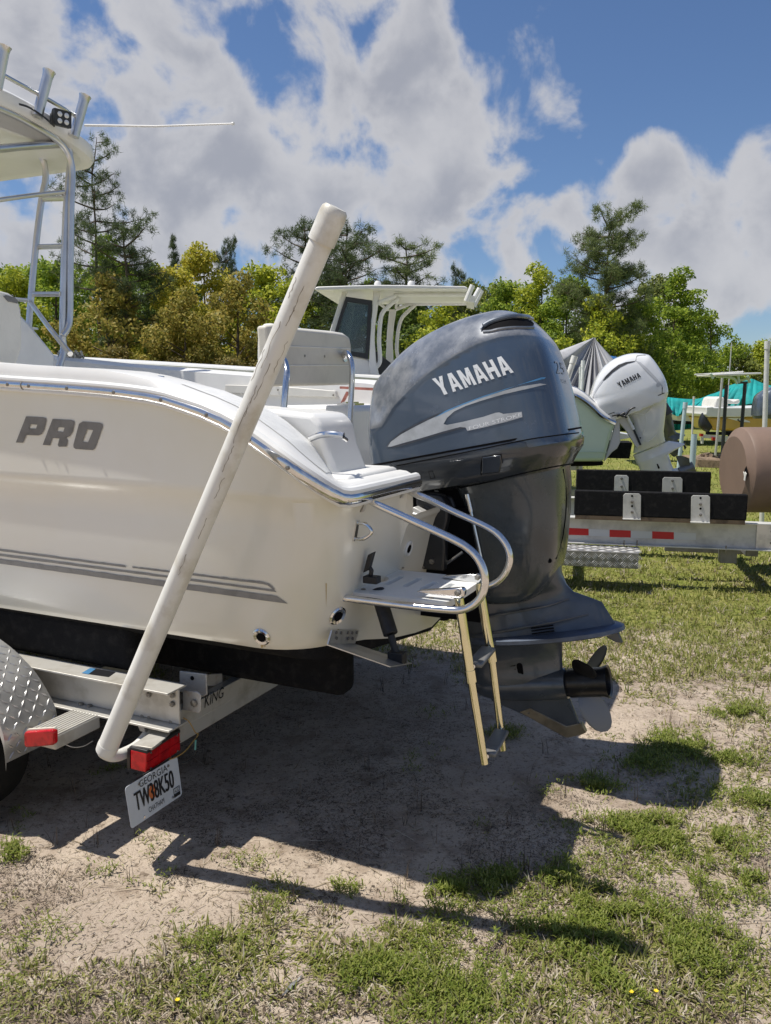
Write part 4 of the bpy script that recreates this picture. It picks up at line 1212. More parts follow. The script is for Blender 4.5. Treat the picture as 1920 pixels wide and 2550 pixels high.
mb = MB(); mb.ubox(-.14, .16, -.14, .14, .72, 1.22); mb.build('bracket_core', M['pitch'], motor)
mb = MB(); mb.tube([bp(1090, 300, -.16), bp(1150, 560, -.16)], .012, 12); mb.tube([bp(1150, 560, -.16), bp(1300, 1250, -.16)], .0085, 10); mb.build('tilt_rod', M['steel'], motor)
mb = MB(); mb.tube([bp(790, 1320, -.15), bp(1030, 1150, -.15)], .009, 8); mb.build('steering_rod', M['steel'], motor)
mb = MB(); mb.lathe(bp(570, 1295, -.202), -Vv, [(-.002, .014), (.004, .014), (.009, .011)], 6); mb.lathe(bp(405, 1385, -.202), -Vv, [(-.002, .006), (.004, .006)], 6); mb.lathe(bp(440, 1385, -.202), -Vv, [(-.002, .006), (.004, .006)], 6); mb.build('bolt', M['bolt'], motor)
mb = MB()
random.seed(11)
for k in range(6):
    x = 350 + 45 * k; mb.tube(spl([bp(x, 190 + random.random() * 30, -.10), bp(x + 40, 215 + random.random() * 40, -.14), bp(x + 110, 200 + random.random() * 40, -.10), bp(x + 160, 230, -.06)], 4), .006, 6)
mb.build('hoses', M['galv'], motor)
mb = MB(); mb.tube(spl([bp(300, 200, -.05), bp(420, 280, -.15), bp(600, 300, -.17), bp(760, 340, -.15)], 4), .012, 8); mb.build('cable', M['black'], motor)
mb = MB(); mb.ubox(-.30, .14, -.12, .12, 1.20, 1.32); mb.build('motor_mount', M['pitch'], motor)
q = map_quad(text_loops('WARNING', .01), [(1045, 1246), (1063, 1250), (1063, 1254), (1045, 1250)])
# aluminium jack plate
mb = MB(); mb.prism([bp(x, y, -.30) for x, y in ((120, 640), (200, 560), (430, 600), (440, 740), (260, 850), (150, 865), (118, 800))], Vv * .08); mb.build('jack_plate', M['alu'], motor, bevel=.006)
mb = MB(); mb.prism([bp(x, y, -.27) for x, y in ((190, 555), (300, 490), (500, 600), (440, 650), (250, 620))], Vv * .05); mb.build('mount_pad', M['galv'], motor, bevel=.004)
# ------------------------------------------------------------------ the trailer under the white boat
dd_ = lambda x, y: (x * .3601, 1550 + y * .3601)
def D(x, y, **k): return Q(*dd_(x, y), **k)
tr = thing('boat_trailer', 'aluminium trailer under the large white boat, with a licence plate and tall white guide pole', 'trailer', B(-1.4, 0, 0))
mb = MB()
for s in (-1, 1):
    mb.ubox(-5.6, -.715, s * 1.085 - .004, s * 1.085 + .004, .462, .598)
    mb.ubox(-5.6, -.715, s * 1.095 - .055, s * 1.095 + .055, .598, .606)
    mb.ubox(-5.6, -.715, s * 1.095 - .055, s * 1.095 + .055, .452, .460)
mb.build('side_beam', M['frame'], tr, bevel=.0015)
mb = MB()
for u in (-2.6, -4.4): mb.ubox(u, u + .08, -1.04, 1.04, .40, .47)
mb.build('cross_beam', M['frame'], tr)
mb = MB(); mb.ubox(-.84, -.76, -1.10, 1.10, .355, .418); rb = mb.build('rear_beam', M['frame'], tr, bevel=.004)
mb = MB(); P_ = [D(x, y, z=.429) for x, y in ((912, 846), (1052, 868), (1215, 742), (1112, 715))]; mb.prism(P_, (0, 0, -.010)); mb.build('lamp_shelf', M['frame'], tr, bevel=.002)
# raised part of the rear beam carrying the maker's name
mb = MB(); mb.ubox(-.80, -.755, -1.04, -.2, .418, .49); rb2 = mb.build('rear_beam', M['frame'], tr, bevel=.003); b2 = bvh_of(rb2)
q = map_quad(text_loops('KING', .045), [dd_(1420, 500), dd_(1548, 446), dd_(1540, 516), dd_(1412, 592)])
for g in letter_groups(q): decal('letter', g, b2, M['ink'], rb2, .002, 6)
b3 = bvh_of(rb)
q = map_quad(text_loops('our', .03), [dd_(1262, 618), dd_(1352, 600), dd_(1352, 640), dd_(1262, 672)])
for g in letter_groups(q): decal('letter', g, b3, M['ink'], rb, .002, 6)
# bolts on the side beam
for x, y in ((1033, 496), (1196, 502), (1195, 562)):
    mb = MB(); mb.lathe(D(x, y, v=-1.0895), -Vv, [(0, .012), (.009, .011), (.012, .007)], 6); mb.build('bolt', M['bolt'], tr)
for x, y in ((560, 570), (620, 582), (990, 650), (1037, 660), (1186, 692)):
    mb = MB(); mb.lathe(D(x, y, z=.460), (0, 0, 1), [(0, .012), (.008, .011), (.010, .007)], 6); mb.build('bolt', M['bolt'], tr)
# galvanised brackets behind the beam end
mb = MB(); mb.prism([D(x, y, v=-1.03) for x, y in ((1262, 468), (1365, 480), (1386, 500), (1386, 610), (1374, 630), (1262, 606))], Vv * .008); o = mb.build('bunk_bracket', M['galv'], tr, bevel=.003)
mb = MB(); mb.lathe(D(1346, 555, v=-1.031), -Vv, [(0, .015), (.010, .014), (.012, .008)], 6); mb.build('bolt', M['bolt'], o)
mb = MB(); mb.prism([D(x, y, v=-.94) for x, y in ((1240, 335), (1425, 358), (1430, 500), (1390, 520), (1240, 480))], Vv * .008); o = mb.build('bunk_bracket', M['galv'], tr, bevel=.003)
mb = MB(); mb.prism([D(x, y, u=-.80) for x, y in ((1432, 360), (1538, 352), (1542, 560), (1510, 578), (1500, 440), (1432, 440))], Uv * -.008); mb.build('bunk_bracket', M['galv'], tr, bevel=.002)
mb = MB(); mb.lathe(D(1330, 385, v=-.941), -Vv, [(0, .009), (.002, .009)], 10); mb.build('bolt_hole', M['pitch'], o)
# maker's sticker on the beam top
mb = MB(); P_ = [D(x, y, z=.6065) for x, y in ((590, 355), (640, 316), (800, 344), (752, 378))]; mb.prism(P_, (0, 0, .0008)); st = mb.build('sticker', M['ink'], tr)
mb = MB(); P_ = [D(x, y, z=.6075) for x, y in ((566, 350), (625, 315), (662, 322), (612, 358))]; mb.prism(P_, (0, 0, .0008)); mb.build('sticker_logo', M['decalb'], st)
# carpeted bunks; outer black pair added to fill the shade under the hull
for v in (-.97, -.60, .60, .97):
    mb = MB(); mb.ubox(-4.6 if abs(v) < .8 else -4.4, -.24 if abs(v) < .8 else -1.0, v - .06, v + .06, .49 if abs(v) < .8 else .60, .70 if abs(v) < .8 else .80); mb.build('bunk', M['carpet'], tr, bevel=.035, seg=3)
mb = MB(); mb.ubox(-1.74, -1.66, -1.2, 1.2, .29, .37); mb.build('axle', M['frame'], tr)
# wheels and tread-plate fenders
for s in (-1, 1):
    for uc in (-1.70, -2.50):
        c = B(uc, s * 1.30, .335); mb = MB()
        mb.lathe(c - Vv * .105, Vv, [(0, .20), (.0, .29), (.02, .325), (.05, .335), (.16, .335), (.19, .325), (.21, .29), (.21, .20), (.17, .19), (.04, .19)], 40); w_ = mb.build('wheel', M['rubber'], tr)
        mb = MB(); mb.lathe(c - Vv * .06, Vv, [(0, .02), (0, .18), (.02, .195), (.12, .195), (.14, .12), (.14, .02)], 24); mb.build('rim', M['galv'], w_)
FP = [(-2.98, .36), (-2.95, .50), (-2.88, .63), (-2.76, .73), (-2.55, .785), (-2.2, .795), (-1.90, .785), (-1.75, .765), (-1.64, .737), (-1.561, .710), (-1.497, .682), (-1.442, .650), (-1.366, .594), (-1.308, .525), (-1.276, .475), (-1.262, .42), (-1.260, .345)]
fenders = []
for s in (-1, 1):
    mb = MB(); path = [(p.x, p.y) for p in spl([(a, b, 0) for a, b in FP], 4)]
    r0 = [B(u, s * 1.17, z) for u, z in path]; r1 = [B(u, s * 1.42, z - .012 * 0) for u, z in path]
    mb.loft([r0, r1, [B(u, s * 1.425, z - .035) for u, z in path]], False, False)
    mb.loft([[p - Vector((0, 0, .004)) for p in r0], [p - Vector((0, 0, .004)) for p in r1]], False, False)
    fenders.append(mb.build('fender', M['alu'], tr, ang=40))
# raised bars of the tread plate as real relief
def tread_bars(name, parent, surf, S, T, pitch, L, wd, h, m=M['tread']):
    """surf(s,t)->(point, normal, ds, dt); bars alternate two directions"""
    mb = MB(); i = 0; s = pitch / 2
    while s < S:
        t = pitch / 2; j = 0
        while t < T:
            p, n, ds, dt = surf(s, t); sg = 1 if (i + j) % 2 else -1
            a = (ds * cos(sg * pi / 4) + dt * sin(sg * pi / 4)); b = n.cross(a).normalized()
            e0, e1 = p - a * L / 2, p + a * L / 2; c = p + n * h
            k = len(mb.v)
            mb.v += [e0, p + b * wd / 2, e1, p - b * wd / 2, p + n * h - a * L * .25, p + n * h + a * L * .25]
            mb.f += [(k, k + 3, k + 4), (k, k + 4, k + 1), (k + 1, k + 4, k + 5), (k + 1, k + 5, k + 2), (k + 2, k + 5, k + 3), (k + 3, k + 5, k + 4)]
            t += pitch; j += 1
        s += pitch; i += 1
    o = mb.build(name, m, parent, smooth=False); o['kind'] = 'stuff'; return o
path = [Vector((p.x, p.y)) for p in spl([(a, b, 0) for a, b in FP], 6)]
cum = [0]
for a, b in zip(path, path[1:]): cum.append(cum[-1] + (b - a).length)
def fsurf(s, t):
    i = max(0, min(len(cum) - 2, next((k for k in range(len(cum) - 1) if cum[k + 1] >= s), len(cum) - 2)))
    f = (s - cum[i]) / (cum[i + 1] - cum[i]); p = path[i] * (1 - f) + path[i + 1] * f; d = (path[i + 1] - path[i]).normalized()
    ds = Uv * d.x + Vector((0, 0, d.y)); dt = -Vv; n = Uv * -d.y * 1.0 + Vector((0, 0, d.x))
    return B(p.x, -1.175 - t, p.y) + n * .0005, n, ds, dt
tread_bars('tread_bars', fenders[0], fsurf, cum[-1], .24, .034, .034, .009, .0035)
# step bar with red marker lamp
mb = MB(); mb.ubox(-1.205, -1.065, -1.365, -1.14, .405, .458)
sb = mb.build('fender_step', M['frame'], tr, bevel=.006)
mb = MB()
for k in range(9): mb.ubox(-1.20 + .0155 * k, -1.193 + .0155 * k, -1.36, -1.14, .458, .4605)
mb.build('step_ribs', M['frame'], sb)
mb = MB(); mb.prism([D(x, y, v=-1.368) for x, y in ((205, 742), (390, 728), (405, 745), (405, 822), (392, 836), (212, 852), (198, 838), (196, 760))], -Vv * .022); mb.build('marker_lamp', M['red'], tr, bevel=.006, seg=3)
mb = MB(); mb.prism([D(x, y, v=-1.3655) for x, y in ((200, 745), (205, 732), (392, 720), (402, 742))], -Vv * .012); mb.build('lamp_rim', M['vinyl'], tr)
# tail lamp
zl = D(1010, 905, u=-.74)
F_ = [D(x, y, u=-.735) for x, y in ((1012, 905), (1245, 755), (1250, 885), (1012, 1042))]
mb = MB(); mb.prism(F_, -Uv * .075); tl = mb.build('tail_lamp', M['red'], tr, bevel=.004, seg=3)
mb = MB(); G_ = [F_[0] + Vector((0, 0, .010)), F_[1] + Vector((0, 0, .010)), F_[1] + Vector((0, 0, -.003)), F_[0] + Vector((0, 0, -.003))]
mb.prism([p + Uv * .003 for p in G_], -Uv * .085); mb.build('lamp_housing', M['black'], tl, bevel=.003)
mb = MB(); mb.prism([F_[0] - Uv * .078 - Vector((0, 0, .0)), F_[1] - Uv * .078, F_[2] - Uv * .078, F_[3] - Uv * .078], -Uv * .012); mb.build('lamp_back', M['lensdark'], tl)
for a, b in ((.12, .1), (.9, .08), (.9, .92), (.12, .9)):
    p = F_[0].lerp(F_[1], a).lerp(F_[3].lerp(F_[2], a), b) + Uv * .001
    mb = MB(); mb.lathe(p, Uv, [(0, .0045), (.002, .004)], 8); mb.build('screw', M['bolt'], tl)
mb = MB()
for a in (.36, .68):
    p0 = F_[0].lerp(F_[1], a); p1 = F_[3].lerp(F_[2], a); mb.tube([p0 + Uv * .0012, p1 + Uv * .0012], .0018, 5)
mb.tube([F_[0].lerp(F_[3], .5) + Uv * .0012, F_[1].lerp(F_[2], .5) + Uv * .0012], .0015, 5); mb.build('lens_ribs', M['red'], tl)
# licence plate
K = [Q(*p, u=-.722) for p in ((311, 1962), (441, 1882), (454, 1979), (327, 2065))]
def kp(s, t): return K[0].lerp(K[1], s).lerp(K[3].lerp(K[2], s), t)
def krr(s0, s1, t0, t1, r, n=4):
    P = []
    for cs, ct, a0 in ((s1 - r, t1 - 2 * r, 0), (s0 + r, t1 - 2 * r, pi / 2), (s0 + r, t0 + 2 * r, pi), (s1 - r, t0 + 2 * r, 1.5 * pi)):
        for k in range(n + 1):
            a = a0 + k / n * pi / 2; P.append(kp(cs + r * cos(a), ct + 2 * r * sin(a)))
    return P
mb = MB(); mb.prism(krr(0, 1, 0, 1, .04), -Uv * .0015); kpl = mb.build('licence_plate', M['platew'], tr); kb = bvh_of(kpl)
def ppx(s, t):
    P = kp(s, t) - Vector((0, 0, CAMH)); zc_ = P.y * CT - P.z * ST; yc = -P.z * CT - P.y * ST
    return (CX + FPX * P.x / zc_, CY + FPX * yc / zc_)
def ptxt(s, s0, s1, t0, t1, material, bold=0., off=.0012, step=5):
    qq = map_quad(text_loops(s, bold), [ppx(s0, t0), ppx(s1, t0), ppx(s1, t1), ppx(s0, t1)])
    for g in letter_groups(qq): decal('letter', g, kb, material, kpl, off, step)
    if s == 'TW38K50':
        for g in letter_groups(qq): decal('letter_bold', [[(x + 1.5, y - .9) for x, y in l] for l in g], kb, material, kpl, off + .0002, step)
decal('peach', [[ppx(.455 + .075 * cos(t * pi / 8), .47 + .17 * sin(t * pi / 8)) for t in range(16)]], kb, M['orange'], kpl, .0008, 5)
ptxt('GEORGIA', .24, .78, .04, .20, M['ink'], .006)
ptxt('TW38K50', .12, .86, .24, .68, M['ink'], .028, .0016, 4)
ptxt('CHATHAM', .34, .64, .77, .90, M['ink'], .012)
decal('sticker', [[ppx(*p) for p in ((.835, .72), (.965, .72), (.965, .95), (.835, .95))], [ppx(*p) for p in ((.845, .74), (.955, .74), (.955, .86), (.845, .86))]], kb, M['ink'], kpl, .001, 4)
ptxt('AUG', .855, .945, .755, .845, M['ink'], .0)
for a, b in ((.24, .10), (.80, .10), (.24, .92), (.80, .90)):
    mb = MB(); mb.lathe(kp(a, b) + Uv * .0008, Uv, [(0, .006), (.003, .005)], 8); mb.build('screw', M['bolt' if b < .5 else 'steel'], kpl)
mb = MB(); mb.prism([kp(.2, -.03) - Uv * .004, kp(.85, -.03) - Uv * .004, kp(.85, .16) - Uv * .004, kp(.2, .16) - Uv * .004], -Uv * .003); mb.build('plate_bracket', M['black'], tr)
# guide pole: PVC sleeve on a bent steel pipe
p0 = Q(265, 1868, y=2.72); p1 = Q(836, 518, y=2.30); dv = (p1 - p0).normalized()
mb = MB(); mb.tube([p0 - dv * .0, p0 + (p1 - p0) * .5, p1 - dv * .06], [.0365, .0345, .0338], 28); gp = mb.build('guide_pole', M['pvc'], tr)
mb = MB(); mb.lathe(p1 - dv * .100, dv, [(0, .035), (0, .0392), (.080, .0392), (.094, .037), (.102, .030), (.104, .0)], 28); mb.build('pole_cap', M['pvc'], gp)
mb = MB(); mb.lathe(p0 - dv * .002, dv, [(0, .0372), (.02, .0385), (.035, .0375)], 28); mb.build('pole_collar', M['pvc'], gp)
mb = MB(); bend = spl([p0 + dv * .12, p0 + dv * .02, D(715, 895, u=-.85), D(790, 925, u=-.85), D(880, 895, u=-.86), D(960, 845, u=-.87), D(1040, 752, u=-.88)], 5) + [B(-.88, -.95, .435)]
mb.tube(bend, .0215, 14); mb.build('pole_pipe', M['pvc'], tr)
mb = MB(); mb.prism([D(x, y, u=-.9) for x, y in ((940, 680), (1080, 705), (1080, 730), (1040, 745), (1030, 715), (975, 705), (985, 755), (965, 750))], Uv * .03); mb.build('pole_clamp', M['galv'], tr, bevel=.002)
# scratches on the sleeve: thin dark gouges
gpb = bvh_of(gp); random.seed(21)
for (x, y, L_, w_) in ((762, 712, 60, 2.2), (742, 760, 40, 1.6), (700, 800, 90, 1.6), (668, 905, 70, 1.8), (636, 960, 60, 1.4), (625, 1000, 80, 1.6), (590, 1110, 50, 1.5), (560, 1190, 40, 1.4), (522, 1290, 40, 1.3), (655, 870, 60, 1.2), (720, 850, 60, 1.3), (690, 930, 80, 1.2), (470, 1380, 40, 1.3), (735, 690, 40, 1.2)):
    _o = random.uniform(-9, 9); pts = [(x + _o - L_ * .55 * k / 8 + random.uniform(-2.5, 2.5), y + L_ * 1.3 * k / 8) for k in range(9)]
    lp = [(a - w_ * .7 * random.random() - .15, b) for a, b in pts] + [(a + w_ * .7 * random.random() + .15, b) for a, b in pts[::-1]]
    decal('scuff', [lp], gpb, M['scuff'], gp, .0006, 20)
# wiring
mb = MB(); mb.tube(spl([D(1270, 660, u=-.75), D(1310, 690, u=-.74), D(1350, 760, u=-.73), D(1370, 775, u=-.73), D(1330, 830, u=-.73), D(1280, 890, u=-.72), D(1220, 930, u=-.72), D(1172, 948, u=-.72)], 5), .0022, 6); mb.build('wire', M['wire'], tr)
mb = MB(); mb.tube(spl([D(1352, 775, u=-.73), D(1352, 860, u=-.73), D(1330, 930, u=-.73), D(1280, 968, u=-.73), D(1220, 970, u=-.73), D(1180, 952, u=-.73)], 5), .0018, 6); mb.build('wire', M['dark'], tr)
mb = MB(); mb.tube([D(1353, 812, u=-.73), D(1350, 880, u=-.73)], .004, 8); mb.build('wire_splice', M['wiret'], tr)
mb = MB(); mb.tube(spl([D(405, 820, v=-1.33), D(500, 862, v=-1.30), D(580, 855, v=-1.25), D(640, 820, v=-1.2)], 5), .0016, 5); mb.build('wire', M['vinyl'], tr)
# tow tongue
mb = MB(); mb.tube([B(-5.5, -1.0, .5), B(-7.6, 0, .5)], .05, 4); mb.tube([B(-5.5, 1.0, .5), B(-7.6, 0, .5)], .05, 4); mb.tube([B(-7.5, 0, .5), B(-7.5, 0, 0)], .03, 8); mb.build('tongue', M['frame'], tr)
# ------------------------------------------------------------------ other things on the lot
def QP(px, py, p0, nrm):
    d = ray(px, py); o = Vector((0, 0, CAMH)); p0 = Vector(p0); nrm = Vector(nrm)
    return o + d * ((p0 - o).dot(nrm) / d.dot(nrm))
def G(px, py, y): return Q(px, py, y=y)
zR = lambda x, y: (1370 + x * .3301, 800 + y * .3301)
zE = lambda x, y: (1400 + x * .18007, 820 + y * .18007)
zH = lambda x, y: (760 + x * .2821, 690 + y * .2821)
def tubep(parent, name, pts, r, m, n=8, sp=4):
    mb = MB(); mb.tube(spl(pts, sp) if len(pts) > 2 else pts, r, n); return mb.build(name, m, parent)

# ---- empty trailer on the right
ta = Vector((.973, -.231, 0)); tbv = Vector((.231, .973, 0)); R0 = Vector((1.2, 7.30, 0))
def R(s, b, z): return R0 + ta * s + tbv * b + Vector((0, 0, z))
def RQ(x, y, b=0., off=0.):
    return QP(*zR(x, y), R0 + tbv * (b - off), tbv)
t2 = thing('empty_trailer', 'empty aluminium boat trailer with black carpeted bunks and red and white reflective tape', 'trailer', R(1, .6, 0))
def rbox(mb, s0, s1, b0, b1, z0, z1): return mb.box(R((s0 + s1) / 2, (b0 + b1) / 2, (z0 + z1) / 2), ta * (s1 - s0) / 2, tbv * (b1 - b0) / 2, (0, 0, (z1 - z0) / 2))
sE = 2.33
for b in (0, 1.45):
    mb = MB(); s1 = sE if b == 0 else 2.1
    rbox(mb, -1.4, s1, b - .004 + .04, b + .004 + .04, .385, .603); rbox(mb, -1.4, s1, b - .03, b + .10, .603, .613); rbox(mb, -1.4, s1, b - .03, b + .10, .375, .385)
    mb.build('side_beam', M['trail'], t2, bevel=.001)
mb = MB(); rbox(mb, 2.06, 2.30, .028, .034, .385, .603); o = mb.build('end_plate', M['alu'], t2)
for s, z in ((2.18, .54), (2.18, .44)):
    mb = MB(); mb.lathe(R(s, .026, z), -tbv, [(0, .009), (.004, .007)], 8); mb.build('bolt', M['bolt'], o)
def panel(parent, name, pts, m, b, th=.004, bev=0): 
    mb = MB(); mb.prism([RQ(x, y, b) for x, y in pts], -tbv * th); return mb.build(name, m, parent, bevel=bev)
for k, (x0, x1, ya, yb, m) in enumerate(((-60, 135, 1553, 1605, 'whitetape'), (135, 290, 1559, 1611, 'redtape'), (291, 447, 1566, 1618, 'whitetape'), (448, 608, 1573, 1627, 'redtape'), (609, 769, 1580, 1634, 'whitetape'), (770, 933, 1585, 1640, 'redtape'), (934, 1100, 1592, 1645, 'whitetape'))):
    sl = .040; panel(t2, 'reflective_tape', ((x0, ya), (x1, ya + (x1 - x0) * sl), (x1, yb + (x1 - x0) * sl - 2), (x0, yb)), M[m], .035, .0015)
for (x0, x1, y0, y1, yw, b, sx0, sx1) in ((185, 1495, 1288, 1440, 1480, -.06, 0, 0), (200, 1218, 1122, 1262, 1284, 1.36, 0, 0)):
    p = uv0 = None
    a0 = RQ(x0, y0, b); a1 = RQ(x1, y0 + 18, b); s0 = (a0 - R0).dot(ta); s1 = (a1 - R0).dot(ta)
    zt = .865 if b < 0 else .925
    mb = MB(); rbox(mb, s0, s1, b, b + .055, zt - .225, zt); bk = mb.build('bunk_board', M['carpet'], t2, bevel=.012, seg=3)
    mb = MB(); rbox(mb, s0 + .01, s1 - .01, b + .006, b + .048, zt - .262, zt - .226); mb.build('bunk_wood', M['wood'], t2)
    mb = MB(); rbox(mb, s0 + .05, s0 + .12, b + .06, b + .12, .613, .70); rbox(mb, s1 - .2, s1 - .13, b + .06, b + .12, .613, .70); mb.build('bunk_post', M['galv'], t2)
    for (xa, xb, yt, yb) in (((552, 685, 1298, 1500), (1064, 1206, 1312, 1524)) if b < 0 else ((486, 592, 1160, 1290), (848, 998, 1176, 1304))):
        c = 14
        o = panel(t2, 'bunk_bracket', ((xa + c, yt), (xb - c, yt + 2), (xb, yt + c + 2), (xb - 2, yb), (xa - 4, yb - 4), (xa, yt + c)), M['trail'], b, .007, .002)
        for fx, fy in (((.5, .10), (.5, .32), (.5, .48), (.5, .70)) if b < 0 else ((.5, .2), (.5, .66))):
            p = RQ(xa + (xb - xa) * fx, yt + (yb - yt) * fy, b - .007)
            hole = b < 0 and fy in (.10, .48)
            mb = MB(); mb.lathe(p, -tbv, [(0, .010), (.001, .010)] if hole else [(0, .013), (.005, .013), (.006, .007), (.028, .007)], 8); mb.build('bolt_hole' if hole else 'bolt', M['pitch'] if hole else M['bolt'], o)
        if b < 0:
            mb = MB(); q0, q1 = RQ(xa - 4, yb - 8, b - .03), RQ(xb - 2, yb - 4, b - .03); mb.box((q0 + q1) / 2 + tbv * .01, (q1 - q0) / 2, tbv * .03, (0, 0, .004)); mb.build('bracket_foot', M['trail'], o)
# step of tread plate, rear cross tube, stud bolts
a0 = RQ(-60, 1760, -.30); a1 = RQ(668, 1760, -.30); s0 = (a0 - R0).dot(ta); s1 = (a1 - R0).dot(ta)
mb = MB(); rbox(mb, s0 - .5, s1, -.30, .02, .355, .362); rbox(mb, s0 - .5, s1, -.305, -.30, .225, .362); st_ = mb.build('step_plate', M['treadv'], t2, bevel=.002)
def quint(name, parent, surf, S, T, cell, m=M['tread']):
    mb = MB(); i = 0; s = cell / 2
    while s < S:
        t = cell / 2; j = 0
        while t < T:
            p, n, ds, dt = surf(s, t); sg = 1 if (i + j) % 2 else -1
            a = (ds * cos(sg * pi / 4) + dt * sin(sg * pi / 4)); b = n.cross(a).normalized()
            for k in range(4):
                c = p + b * (k - 1.5) * cell * .22; w_ = cell * .07; L_ = cell * .50; o = len(mb.v)
                mb.v += [c - a * L_, c + b * w_, c + a * L_, c - b * w_, c + n * .0035 - a * L_ * .6, c + n * .0035 + a * L_ * .6]
                mb.f += [(o, o + 3, o + 4), (o, o + 4, o + 1), (o + 1, o + 4, o + 5), (o + 1, o + 5, o + 2), (o + 2, o + 5, o + 3), (o + 3, o + 5, o + 4)]
            t += cell; j += 1
        s += cell; i += 1
    o = mb.build(name, m, parent, smooth=False); o['kind'] = 'stuff'; return o
quint('tread_bars', st_, lambda s, t: (R(s0 + s, -.3055, .228 + t), -tbv, ta, Vector((0, 0, 1))), s1 - s0, .12, .060)
quint('tread_bars', st_, lambda s, t: (R(s0 + s, -.29 + t, .3623), Vector((0, 0, 1)), ta, tbv), s1 - s0, .28, .060)
for x in (557, 655, 1325):
    p = RQ(x, 1690 if x < 700 else 1732, -.02); mb = MB(); mb.tube([p - Vector((0, 0, .03)), p + Vector((0, 0, .045))], .006, 6); mb.lathe(p, (0, 0, 1), [(0, .012), (.01, .012)], 6); mb.build('bolt', M['bolt'], t2)
mb = MB(); rbox(mb, 1.35, 2.05, .35, .42, .27, .37); rbox(mb, 1.78, 1.92, .05, .15, .24, .375); rbox(mb, .4, .48, .1, 1.4, .30, .375); rbox(mb, 2.0, 2.1, .1, 1.4, .30, .375); mb.build('cross_tube', M['grey'], t2, bevel=.004)
# fender and its wheel on the right edge
fp2 = [(2.30, .36), (2.31, .50), (2.36, .60), (2.46, .628), (2.9, .63), (3.4, .63), (3.55, .56), (3.6, .36)]
mb = MB(); P_ = [(p.x, p.y) for p in spl([(a, b, 0) for a, b in fp2], 3)]
mb.loft([[R(s, -.32, z) for s, z in P_], [R(s, .03, z) for s, z in P_]], False, False)
mb.prism([R(s, -.32, z) for s, z in P_], tbv * .005); fd2 = mb.build('fender', M['treadv'], t2, ang=40)
quint('tread_bars', fd2, lambda s, t: (R(2.34 + s, -.3205, .37 + t), -tbv, ta, Vector((0, 0, 1))), 1.0, .24, .052)
for sc_ in (2.95,):
    for b in (-.28, 1.55):
        mb = MB(); mb.lathe(R(sc_, b, .31), tbv, [(0, .17), (0, .27), (.03, .31), (.17, .31), (.20, .27), (.2, .17)], 30); w_ = mb.build('wheel', M['rubber'], t2)
mb = MB(); rbox(mb, 2.93, 2.97, -.1, 1.6, .29, .33); mb.build('axle', M['frame'], t2)
mb = MB(); rbox(mb, -1.4, -1.33, .1, 1.45, .39, .46); mb.tube([R(-1.3, .7, .42), R(-1.3, .7, .0)], .03, 8); mb.build('tongue', M['trail'], t2)
mb = MB(); mb.tube([R(3.5, .05, .5), R(3.5, .05, .02)], .03, 8); mb.build('jack', M['galv'], t2)

# brown moulded drum standing on edge past the trailer end
dc = Vector((3.30, 7.62, 1.0)); dax = Vector((1, -.02, 0)).normalized()
dr = thing('plastic_drum', 'brown moulded plastic drum lying on its side, with a torn hole in its round end', 'drum', (3.8, 7.6, .6))
mb = MB(); mb.lathe(dc, dax, [(.0, .001), (.0, .04), (.0, .318), (.040, .380), (.052, .398), (.070, .405), (.12, .405), (1.0, .405), (1.06, .39), (1.08, .3), (1.08, .01)], 56); mb.build('drum_body', M['brown'], dr, ang=24)
mb = MB(); hp = QP(*zR(1478, 1145), dc - dax * .003, dax); mb.prism([hp + Vector((0, .030 * cos(t * pi / 6), .048 * sin(t * pi / 6) * (1 + .3 * (t % 2)))) for t in range(12)], -dax * .004); mb.build('torn_hole', M['pitch'], dr)
mb = MB(); mb.prism([hp + Vector((0, a, b)) - dax * .006 for a, b in ((-.03, -.005), (.0, .012), (.02, .0), (.035, .01), (.01, -.03), (.015, -.065), (-.012, -.07), (-.02, -.03))], -dax * .006); mb.build('foam_tuft', M['vinylw'], dr)
mb = MB(); mb.tube([dc + dax * 1.0, dc + dax * 1.55, dc + dax * 1.6 - Vector((0, 0, 1.0))], .04, 10); mb.build('drum_stand', M['galv'], dr)

# ---- far boat with pilothouse under a hard top
hb = thing('hardtop_boat', 'white fishing boat with a glazed pilothouse and long hard top, behind the jump seat', 'boat', (-1, 12, 0))
dep = Vector((.22, 1.8, 0))
def HX(x, y, d=11.1): return G(*zH(x, y), d)
def hpr(name, pts, d, vec, m, bev=0, par=None):
    mb = MB(); mb.prism([HX(x, y, d) for x, y in pts], vec); return mb.build(name, m, par or hb, bevel=bev)
hpr('hard_top', ((90, 92), (110, 84), (400, 74), (640, 68), (1000, 72), (1410, 80), (1432, 92), (1430, 108), (1000, 106), (640, 106), (300, 112), (100, 118), (80, 110)), 11.0, dep, M['deck'], .012)
ht_in = hpr('top_panel', ((800, 112), (1060, 110), (1060, 122), (800, 122)), 11.3, Vector((.1, .9, 0)), M['white'], .01)
hpr('pillar', ((330, 112), (372, 112), (270, 480), (250, 560), (196, 560), (215, 480)), 11.25, Vector((.01, .08, 0)), M['deck'], .01)
hpr('pillar', ((598, 106), (668, 106), (640, 240), (612, 430), (608, 560), (620, 740), (662, 925), (590, 940), (560, 780), (572, 520), (590, 300)), 11.2, Vector((.01, .10, 0)), M['deck'], .015)
hpr('pillar', ((742, 285), (802, 285), (780, 420), (768, 560), (776, 760), (790, 900), (730, 900), (712, 700), (722, 480)), 12.6, Vector((.01, .08, 0)), M['deck'], .01)
hpr('pillar', ((420, 150), (450, 150), (380, 600), (350, 600)), 12.7, Vector((.01, .08, 0)), M['deck'])
